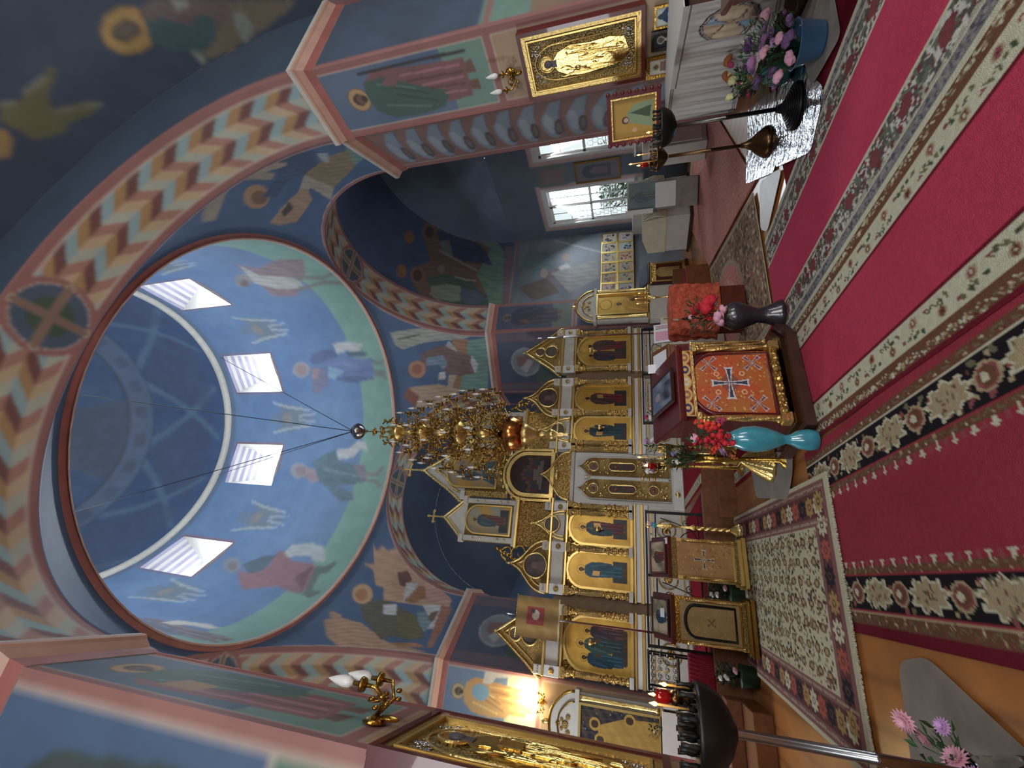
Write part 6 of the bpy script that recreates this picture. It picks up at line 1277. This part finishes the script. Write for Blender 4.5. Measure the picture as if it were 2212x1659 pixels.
# side icon cases beside the iconostasis
def kiot(label, x, z0, w, h, paint, y=11.86):
    t = thing('icon_case', label, 'icon case', (x, y, z0)); b = MB(); b.box((0, .08, .35), (w+.5, .3, .7), 'offwhite', .01); b.box((0, .08, .72), (w+.56, .36, .05), 'goldflat', .01); b.box((0, .1, .72+h/2), (w+.44, .24, h), 'offwhite', .01); b.build('case', t)
    zz = .76; b = MB(); rect_frame(b, -w/2, w/2, zz, zz+h-.12, .05, -.1, -.02, 'goldflat'); b.build('gilt_frame', t)
    us = cuts(-w/2, w/2, .01); vs = cuts(zz, zz+h-.12, .01); c = plane_cv((0, -.04, 0), (1, 0, 0), (0, 0, 1), us, vs, (206, 164, 76)); paint(c, w, zz, zz+h-.12); surf('painted_panel', c, 'icongold', parent=t)
    for s in (-1, 1):
        b = MB(); b.lathe([(.05, zz), (.06, zz+.04), (.035, zz+.08), (.045, zz+h*.3), (.03, zz+h*.34), (.045, zz+h*.4), (.045, zz+h*.85), (.06, zz+h*.9), (.06, zz+h-.08)], (s*(w/2+.13), -.07, 0), 14, 'gold'); b.build('column', t)
    zt = zz+h-.06; b = MB(); b.box((0, .06, zt+.03), (w+.56, .3, .1), 'offwhite', .01); g = [(-w/2-.22, zt+.08)]+[((w/2+.22)*-math.cos(a)*(1-.12*math.sin(a*2)**2), zt+.08+.55*math.sin(a)**.8) for a in np.linspace(0, PI, 26)]+[(w/2+.22, zt+.08)]
    b.prism(g, -.02, .1, 'offwhite'); b.tube([(p[0], -.03, p[1]) for p in g], .03, 'brass', 6); b.tube([(p[0]*.7, -.04, zt+.08+(p[1]-zt-.08)*.66) for p in g], .018, 'brass', 6); b.ball((0, 0, zt+.72), .07, 'goldflat', 8, (1, .6, 1.4))
    for x_, z_, r in ((0, .18, .1), (-.14, .12, .07), (.14, .12, .07), (0, .34, .07), (-.08, .26, .05), (.08, .26, .05)): b.ball((x_, -.03, zt+.1+z_), r*.8, 'carvedfine', 8, (1, .4, 1))
    b.build('pediment', t); return t
def kR(c, w, z0, z1): saint(c, (0, z0-.5), 1.5, .7, (176, 132, 64), (196, 150, 76), (206, 160, 76), (110, 86, 60)); c.ell(0, z1-.24, .2, .2, (140, 92, 48), hole=.86)
kiot('white and gilt icon case with half length golden figure right of the iconostasis', 8.45, .5, .72, 1.62, kR)
def kL(c, w, z0, z1):
    c.C[:] = lin((44, 50, 62)); speck(c, -w/2, w/2, z0, z1, [(176, 170, 150)], 24, .018, 2); c.poly([(-.3, z0), (.34, z0), (.3, z0+.7), (.1, z1-.35), (-.1, z1-.4), (-.3, z0+.6)], (196, 158, 84)); c.clouds((150, 116, 60), 12, .3, 3)
    for x, z in ((.12, z1-.3), (-.14, z1-.42), (.28, z0+.6)): c.ell(x, z, .12, .12, (200, 160, 80)).ell(x, z, .07, .08, (80, 62, 50))
kiot('white and gilt icon case with dark starry mother and child icon left of the iconostasis', -2.55, .5, .84, 1.75, kL, 11.9)
# ================================================================== sconces
def sconce(label, loc, rz, lit, n=2, s=1.0):
    t = thing('wall_sconce', label, 'wall lamp', loc, rz); b = MB(); b.lathe([(.01, -.02), (.07*s, -.01), (.08*s, .0), (.05*s, .02), (.02, .04)], (0, 0, 0), 14, 'brass', axis='Y'); b.ball((0, -.03, -.1*s), .04*s, 'brass', 8, (1, .5, 1.8)); b.build('backplate', t)
    for k in range(n):
        x = (k-(n-1)/2)*.22*s; b = MB(); b.tube([(0, -.03, 0), (x*.5, -.12*s, -.08*s), (x, -.2*s, -.02*s), (x, -.2*s, .06*s)], .013*s, 'brass', 6)
        b.tube([(x*.5+.04*s*math.cos(q), -.12*s, .0+.04*s*math.sin(q)) for q in np.linspace(0, 5, 12)], .007*s, 'brass', 5); [b.ball((x*f, -.13*s*f-.03, -.06*s+g*s), .022*s, 'brass', 6, (1.4, .7, 1)) for f, g in ((.4, .05), (.7, -.04), (1, -.02), (.8, .06))]
        b.lathe([(.01, .05*s), (.04*s, .06*s), (.045*s, .08*s), (.016*s, .09*s), (.014*s, .14*s)], (x, -.2*s, 0), 12, 'brass'); a = b.build('arm', t)
        b = MB(); b.lathe([(.014*s, .14*s), (.034*s, .17*s), (.036*s, .21*s), (.026*s, .26*s), (.01*s, .31*s), (.002, .33*s)], (x, -.2*s, 0), 12, 'litbulb' if lit else 'bulb'); b.build('bulb', a)
    return t
sconce('brass wall sconce with two unlit frosted bulbs on the tan panel of the south pier', (6.78, 3.62, 3.3), PR, False)
sconce('brass wall sconce with unlit frosted bulbs above the large left icon', (-.93, 3.45, 3.4), PI/2, False, 2, 1.1)
sconce('wall sconce with three glowing bulbs above the left icon case', (-2.28, 12.23, 3.84), 0, True, 3, .8)
lamp('sconce_light', (-2.28, 12.0, 4.2), 34, (1.0, .78, .45), .12)
# ================================================================== banners, railing, tables
def banner(label, loc, h, cloth, m, lean=0.0):
    t = thing('banner_pole', label, 'banner', loc); t.rotation_euler = (0, lean, 0); b = MB(); b.lathe([(.022, 0), (.022, h*.78), (.035, h*.79), (.02, h*.8), (.018, h*.9), (.035, h*.91), (.015, h*.92), (.01, h*.98), (.02, h*.985), (.002, h)], (0, 0, 0), 12, m); b.build('pole', t)
    b = MB(); b.lathe([(.18, 0), (.18, .03), (.04, .06), (.03, .12)], (0, 0, 0), 20, 'black'); b.build('base', t)
    if cloth:
        us = cuts(-.42, .42, .02); vs = cuts(0, 1.0, .02); c = plane_cv((0, -.08, h-1.3), (1, 0, 0), (0, 0, 1), us, vs, (150, 116, 60)); c.P[..., 1] += .025*np.sin(c.U*14); c.clouds((176, 140, 78), 6, .6, 2); c.rect(-.14, .2, .35, .75, (150, 52, 52)); c.ell(.05, .55, .1, .09, (206, 196, 176)); c.ell(.12, .62, .05, .05, (60, 60, 60)); c.rect(-.42, .42, 0, .03, (214, 190, 130)); surf('cloth', c, 'paint', parent=t)
        b = MB(); b.tube([(-.45, -.06, h-.3), (.45, -.06, h-.3)], .015, 'gold', 8); b.build('crossbar', t)
banner('silver banner pole with brown gold cloth before the left end of the iconostasis', (-.52, 11.2, .5), 4.15, True, 'silver')
banner('bare silver banner pole with brass finial before the right end of the iconostasis', (7.0, 11.3, .5), 4.05, False, 'silver')
def railing(label, x0, x1, y, z0=.5):
    t = thing('railing', label, 'railing', ((x0+x1)/2, y, z0)); w = x1-x0; b = MB()
    b.box((0, 0, .98), (w+.06, .05, .035), 'black'); b.box((0, 0, .82), (w, .02, .025), 'black'); b.box((0, 0, .1), (w, .02, .025), 'black'); b.build('rails', t)
    n = max(2, round(w/1.05)+1)
    for k in range(n): b = MB(); b.box((-w/2+w*k/(n-1), 0, .49), (.045, .045, .98), 'black'); b.build('post', t)
    b = MB()
    for k in range(n-1):
        cx = -w/2+w*(k+.5)/(n-1)
        for s in (-1, 1):
            b.tube([(cx+s*(.1+.34*q), 0, .14+.62*q-.2*math.sin(3*q)) for q in np.linspace(0, 1, 14)], .009, 'iron', 5); b.tube([(cx+s*(.2+.1*(1-q/10)*math.cos(q)), 0, .62+.1*(1-q/10)*math.sin(q)) for q in np.linspace(0, 8.5, 30)], .008, 'iron', 5)
            b.tube([(cx+s*(.36+.06*(1-q/9)*math.cos(q)), 0, .3+.06*(1-q/9)*math.sin(q)) for q in np.linspace(0, 7.5, 24)], .007, 'iron', 5); b.tube([(cx+s*.25*math.cos(q), 0, .14+.3*math.sin(q)) for q in np.linspace(0, 1.6, 10)], .008, 'iron', 5)
        for q in range(4): b.ball((cx-.15+.1*q, 0, .9), .02, 'silver', 6)
    b.build('scrollwork', t); return t
railing('black wrought iron railing with scrolls on the platform edge behind the small lecterns', -.6, 1.55, 8.72); railing('black wrought iron railing on the platform edge behind the great lectern', 3.3, 5.5, 8.72)
# memorial candle table with the crucifix on the left
t = thing('memorial_table', 'dark metal memorial table with small gilt crosses left of the railing', 'table', (-.98, 9.2, .5)); t.scale = (1, 1, .82); b = MB(); b.box((0, 0, 1.2), (.56, .5, .04), 'iron', .01); b.build('top', t); b = MB(); b.box((0, 0, .62), (.5, .44, .03), 'iron'); b.build('shelf', t)
for x in (-.25, .25):
    for y in (-.22, .22): b = MB(); b.box((x, y, .6), (.03, .03, 1.2), 'iron'); b.build('leg', t)
b = MB()
for k in range(24): b.ball((-.24+.1*(k % 6), -.26, .7+.14*(k//6)), .025, 'silver', 6, (1, .5, 1)); b.tube([(-.24+.1*(k % 6)+.04*math.cos(q), -.25, .7+.14*(k//6)+.04*math.sin(q)) for q in np.linspace(0, 5, 9)], .006, 'iron', 4)
b.build('lattice', t, kind='stuff'); b = MB(); b.box((.02, -.29, .95), (.012, .012, .3), 'gold'); b.box((.02, -.29, 1.03), (.12, .012, .012), 'gold'); b.box((.02, -.29, .88), (.08, .012, .012), 'gold', rx=0, ry=.4); b.build('gilt_cross', t)
b = MB(); b.box((0, 0, .21), (.62, .5, .42), 'redcloth', .04); [b.tube([(x, -.26, .02), (x+.02, -.265, .3), (x+.05, -.24, .42)], .02, 'redcloth', 6) for x in np.linspace(-.28, .26, 9)]; o = b.build('draped_box'); o.location = (-.88, 8.78, .5); o.scale = (.85, .5, .9); tag(o, 'wine red cloth draped box on the platform edge before the memorial table', 'box')
b = MB(); b.box((0, 0, .12), (.9, 1.1, .24), 'brownwood', .01); b.box((0, .4, .34), (.9, .5, .2), 'brownwood', .01); o = b.build('wooden_steps'); o.location = (-1.55, 8.05, 0); tag(o, 'light brown wooden steps left of the ivory rug', 'steps')
flat_quad('carpet_runner', 'pinkish red runner leading to the left icon case', [(-2.9, 4.6), (-1.9, 4.5), (-2.3, 10.6), (-3.2, 10.6)], lambda c, w, l: (c.C.__setitem__(slice(None), lin((190, 60, 84))), c.clouds((206, 90, 104), 2, .4, 3)), z=.016, n=60)
t = thing('side_table', 'small table with white cloth and dark leafy plant before the left icon case', 'table', (-2.2, 10.9, 0.5)); b = MB(); b.box((0, 0, .72), (.8, .4, .03), 'white'); b.box((0, -.2, .5), (.8, .012, .46), 'white'); b.build('cloth', t)
for x in (-.36, .36):
    for y in (-.17, .17): b = MB(); b.box((x, y, .35), (.04, .04, .7), 'darkwood'); b.build('leg', t)
bouquet('dry leafy twigs with dark green leaves on the table by the left icon case', (-2.1, 10.85, 1.24), .16, .24, [(-.05, -.05, .15, 'rose', .03, 'white')], 60, 31, 'leafdark')
# white draped table on the right with the round embroidered emblem
TP = [(4.78, 2.32), (5.78, 3.66), (6.14, 4.34), (6.72, 4.2), (6.72, 2.2)]
t = thing('draped_table', 'table under a long white cloth with round blue and brown emblem by the south pier', 'table', (5.9, 3.1, 0)); b = MB(); b.T = Matrix.Translation((-5.9, -3.1, 0)); b.prism([(5.0, 2.45), (5.86, 3.6), (6.2, 4.2), (6.66, 4.1), (6.66, 2.3)], .05, 1.08, 'darkwood', 'XY'); b.build('frame', t)
def clothside(A, B, paint, nm='cloth'):
    A = np.array(A); B = np.array(B); L = np.linalg.norm(B-A); e = (B-A)/L; nrm = np.array([-e[1], e[0]]); us = cuts(0, L, .012); vs = cuts(0, .86, .012); c = plane_cv((*A, .29), (*e, 0), (0, 0, 1), us, vs, (206, 204, 200))
    f = (1-c.V/.86)*.03*np.sin(c.U*23)+(1-c.V/.86)*.014*np.sin(c.U*61+1); c.P[..., :2] += nrm*f[..., None]; paint(c, L); surf(nm, c, 'paint', parent=t, org=(5.9, 3.1, 0))
def em(c, L):
    for z in (.8, .825): c.rect(0, L, z, z+.01, (60, 50, 54))
    c.rect(0, L, .03, .04, (110, 80, 80)); c.rect(0, L, .055, .065, (110, 80, 80)); x, z, R = .42, .42, .27
    c.ell(x, z, R, R, (66, 54, 56)).ell(x, z, R-.02, R-.02, (206, 204, 200)).ell(x, z, R-.03, R-.03, (66, 54, 56)).ell(x, z, R-.04, R-.04, (206, 184, 156))
    for k in range(4):
        a = k*PI/2+.4; P_ = lambda r, q: (x+r*math.cos(a+q), z+r*math.sin(a+q)); c.poly([P_(0, 0), P_(.22, -.25), P_(.225, 0), P_(.22, .35)], (158, 184, 206) if k % 2 else (214, 196, 160)); c.line([P_(0, 0), P_(.12, .2), P_(.225, .35)], .008, (84, 66, 62)); [c.ell(*P_(.06+.04*q, .3), .014, .014, (120, 90, 80), hole=.5) for q in range(5)]
clothside(TP[0], TP[1], em)
def em2(c, L):
    for z in (.79, .815, .84): c.rect(0, L, z, z+.01, (70, 60, 64))
    c.rect(0, L, .02, .03, (110, 90, 90)); c.rect(0, L, .045, .055, (110, 90, 90))
clothside(TP[1], TP[2], em2); clothside(TP[2], TP[3], em2)
b = MB(); b.T = Matrix.Translation((-5.9, -3.1, 0)); b.prism(TP, 1.145, 1.155, 'white', 'XY'); b.build('cloth_top', t)
t = thing('lectern', 'dark red lectern with gilt rope edge at the upper right corner of the view', 'lectern', (4.42, 1.84, .03), math.radians(-52)); b = MB(); b.box((0, 0, .05), (.7, .5, .1), 'mahogany', .01); b.box((0, 0, .45), (.6, .4, .75), 'maroon'); b.box((0, -.02, .85), (.7, .5, .05), 'mahogany', .01); b.build('body', t); twist_col(-.3, -.2, .1, .82, .014, t, fl=.3); twist_col(.3, -.2, .1, .82, .014, t, fl=.3)
# transept: shroud table, boxes under the window, picture with towel, standing frames
t = thing('tomb_table', 'long grey draped bier with beige cloth in the transept by the window', 'table', (10.7, 10.55, .03)); t.rotation_euler = (0, 0, math.radians(4)); b = MB(); b.box((0, 0, .38), (1.7, 1.3, .7), 'greycloth' if 'greycloth' in M else 'offwhite', .02); b.box((0, 0, .04), (1.8, 1.4, .08), 'darkwood'); b.build('bier', t)
b = MB(); b.prism([(-.7, .7), (.62, .7), (.62, 1.2), (.1, 1.36), (-.6, 1.38)], -.9, .9, 'cream', 'YZ')
for k in range(26): x = -.88+k*.07; b.tube([(x, -.72, .72+.02*(k % 3)), (x+.03, -.72, 1.0), (x+.02, -.6, 1.36)], .02, 'cream', 5)
b.build('cloth', t)
for x, y, w, lb in ((11.9, 8.6, .9, 'first'), (12.0, 11.6, .9, 'second')): pass
b = MB(); b.box((0, 0, .7), (.5, 1.7, 1.3), 'offwhite', .01); [b.box((-.26, yy, .7), (.02, .7, 1.0), 'white', .005) for yy in (-.42, .42)]; o = b.build('cabinet'); o.location = (12.1, 8.6, 0); tag(o, 'low white panelled cabinet beneath the farther right transept window', 'cabinet')
b = MB(); b.box((0, 0, .82), (.44, 1.5, 1.64), 'offwhite', .01); b.box((0, 0, 1.66), (.48, 1.56, .04), 'white'); o = b.build('cabinet'); o.location = (12.12, 11.75, 0); tag(o, 'tall white box cabinet beneath the left transept window', 'cabinet')
t = framed('standing_icon', 'framed icon with embroidered towel standing in the transept before the window', (9.6, 8.75, 1.03), math.radians(-50), .8, .75, lambda c, w, h: (c.C.__setitem__(slice(None), lin((110, 126, 122))), c.clouds((140, 146, 140), 4, .6, 2), saint(c, (0, .05), .62, .3, (96, 110, 106), (90, 104, 116), None)), 'pewter', .05)
b = MB(); b.box((0, .1, -.48), (.7, .4, 1.0), 'greymat', .02); b.box((0, -.12, -.2), (.6, .015, .5), 'white', .004); b.box((-.36, -.05, .45), (.12, .02, .7), 'white', .004); b.build('draped_stand', t)
b = MB(); b.box((0, 0, .5), (.6, .5, 1.0), 'offwhite', .01); b.box((0, -.26, .5), (.46, .02, .8), 'white', .01); o = b.build('cabinet'); o.location = (9.6, 7.4, .032); tag(o, 'small white cabinet in the transept behind the candle stands', 'cabinet')
# stand with orange velvet, wooden desk with paper, cards
t = thing('velvet_stand', 'square stand covered with crumpled orange velvet behind the dark floor vase', 'stand', (4.2, 6.2, .04)); b = MB(); b.box((0, 0, .45), (.55, .5, .9), 'mahogany', .01); b.build('stand', t)
us = np.linspace(-.33, .33, 40); vs = np.linspace(0, 1, 50); b = MB(); rr = random.Random(2)
for sx, sy, rz_ in ((0, -.28, 0), (-.31, 0, PI/2)):
    vs_ = []; 
    for j in range(20):
        for i in range(24):
            u = -.31+.62*i/23; z = .35+.7*j/19; d = .018*math.sin(u*30+z*9)+.014*math.sin(z*40+u*12); vs_.append((u, -.3+d, z) if rz_ == 0 else (-.33+d, u, z))
    b.add(vs_, [(j*24+i, j*24+i+1, (j+1)*24+i+1, (j+1)*24+i) for j in range(19) for i in range(23)], 'orangevel', True)
b.box((0, 0, 1.05), (.64, .6, .03), 'orangevel', .01); b.build('velvet_cover', t)
t = thing('reading_desk', 'brown wooden desk with sloping top holding a white sheet near the velvet stand', 'desk', (3.48, 6.55, .034)); b = MB(); b.box((0, 0, .55), (.5, .36, 1.1), 'brownwood', .01); b.build('body', t); b = MB(); b.T = Matrix.Translation((0, -.02, 1.2)) @ Matrix.Rotation(math.radians(38), 4, 'X'); b.box((0, 0, 0), (.54, .42, .03), 'brownwood', .01); b.build('sloping_top', t)
paper('white sheet lying on the brown wooden desk', (3.48, 6.51, 1.247), 0, math.radians(38), .36, .3)
for x, y, z, lb, w in ((4.7, 7.6, 1.12, 'printed pinkish card with rows of script behind the velvet stand', .4), (2.62, 5.06, 1.42, 'small white card tucked at the right corner of the great lectern', .12)):
    b = MB(); b.box((0, 0, 0), (w, .004, w*.8), 'paper'); 
    if w > .3: b.box((-.06, -.003, 0), (.2, .003, .26), 'cardpink'if 'cardpink' in M else 'petal_pink'); [b.box((.1+.03*q, -.004, 0), (.012, .003, .24), 'rose') for q in range(3)]
    o = b.build('card'); o.location = (x, y, z); o.rotation_euler = (-.2, 0, 0); tag(o, lb, 'card')
b = MB(); b.box((0, 0, .55), (.7, .4, 1.1), 'offwhite', .01); [b.box((x, -.21, .55), (.03, .02, 1.0), 'goldflat') for x in (-.3, .3)]; o = b.build('pedestal'); o.location = (4.75, 7.85, .04); tag(o, 'white and gilt pedestal behind the orange velvet stand', 'pedestal')
# greenery outside the transept windows
b = MB(); b.box((16, 9, -.05), (7, 14, .1), 'leafdark'); b.build('ground_outside', kind='structure')
b = foliage(1.0, 2.9, 1500, 77, 'leaf', 0, .2); o = b.build('garden_bush'); o.location = (14.0, 11.6, 0); tag(o, 'green bush outside the left transept window', 'bush')
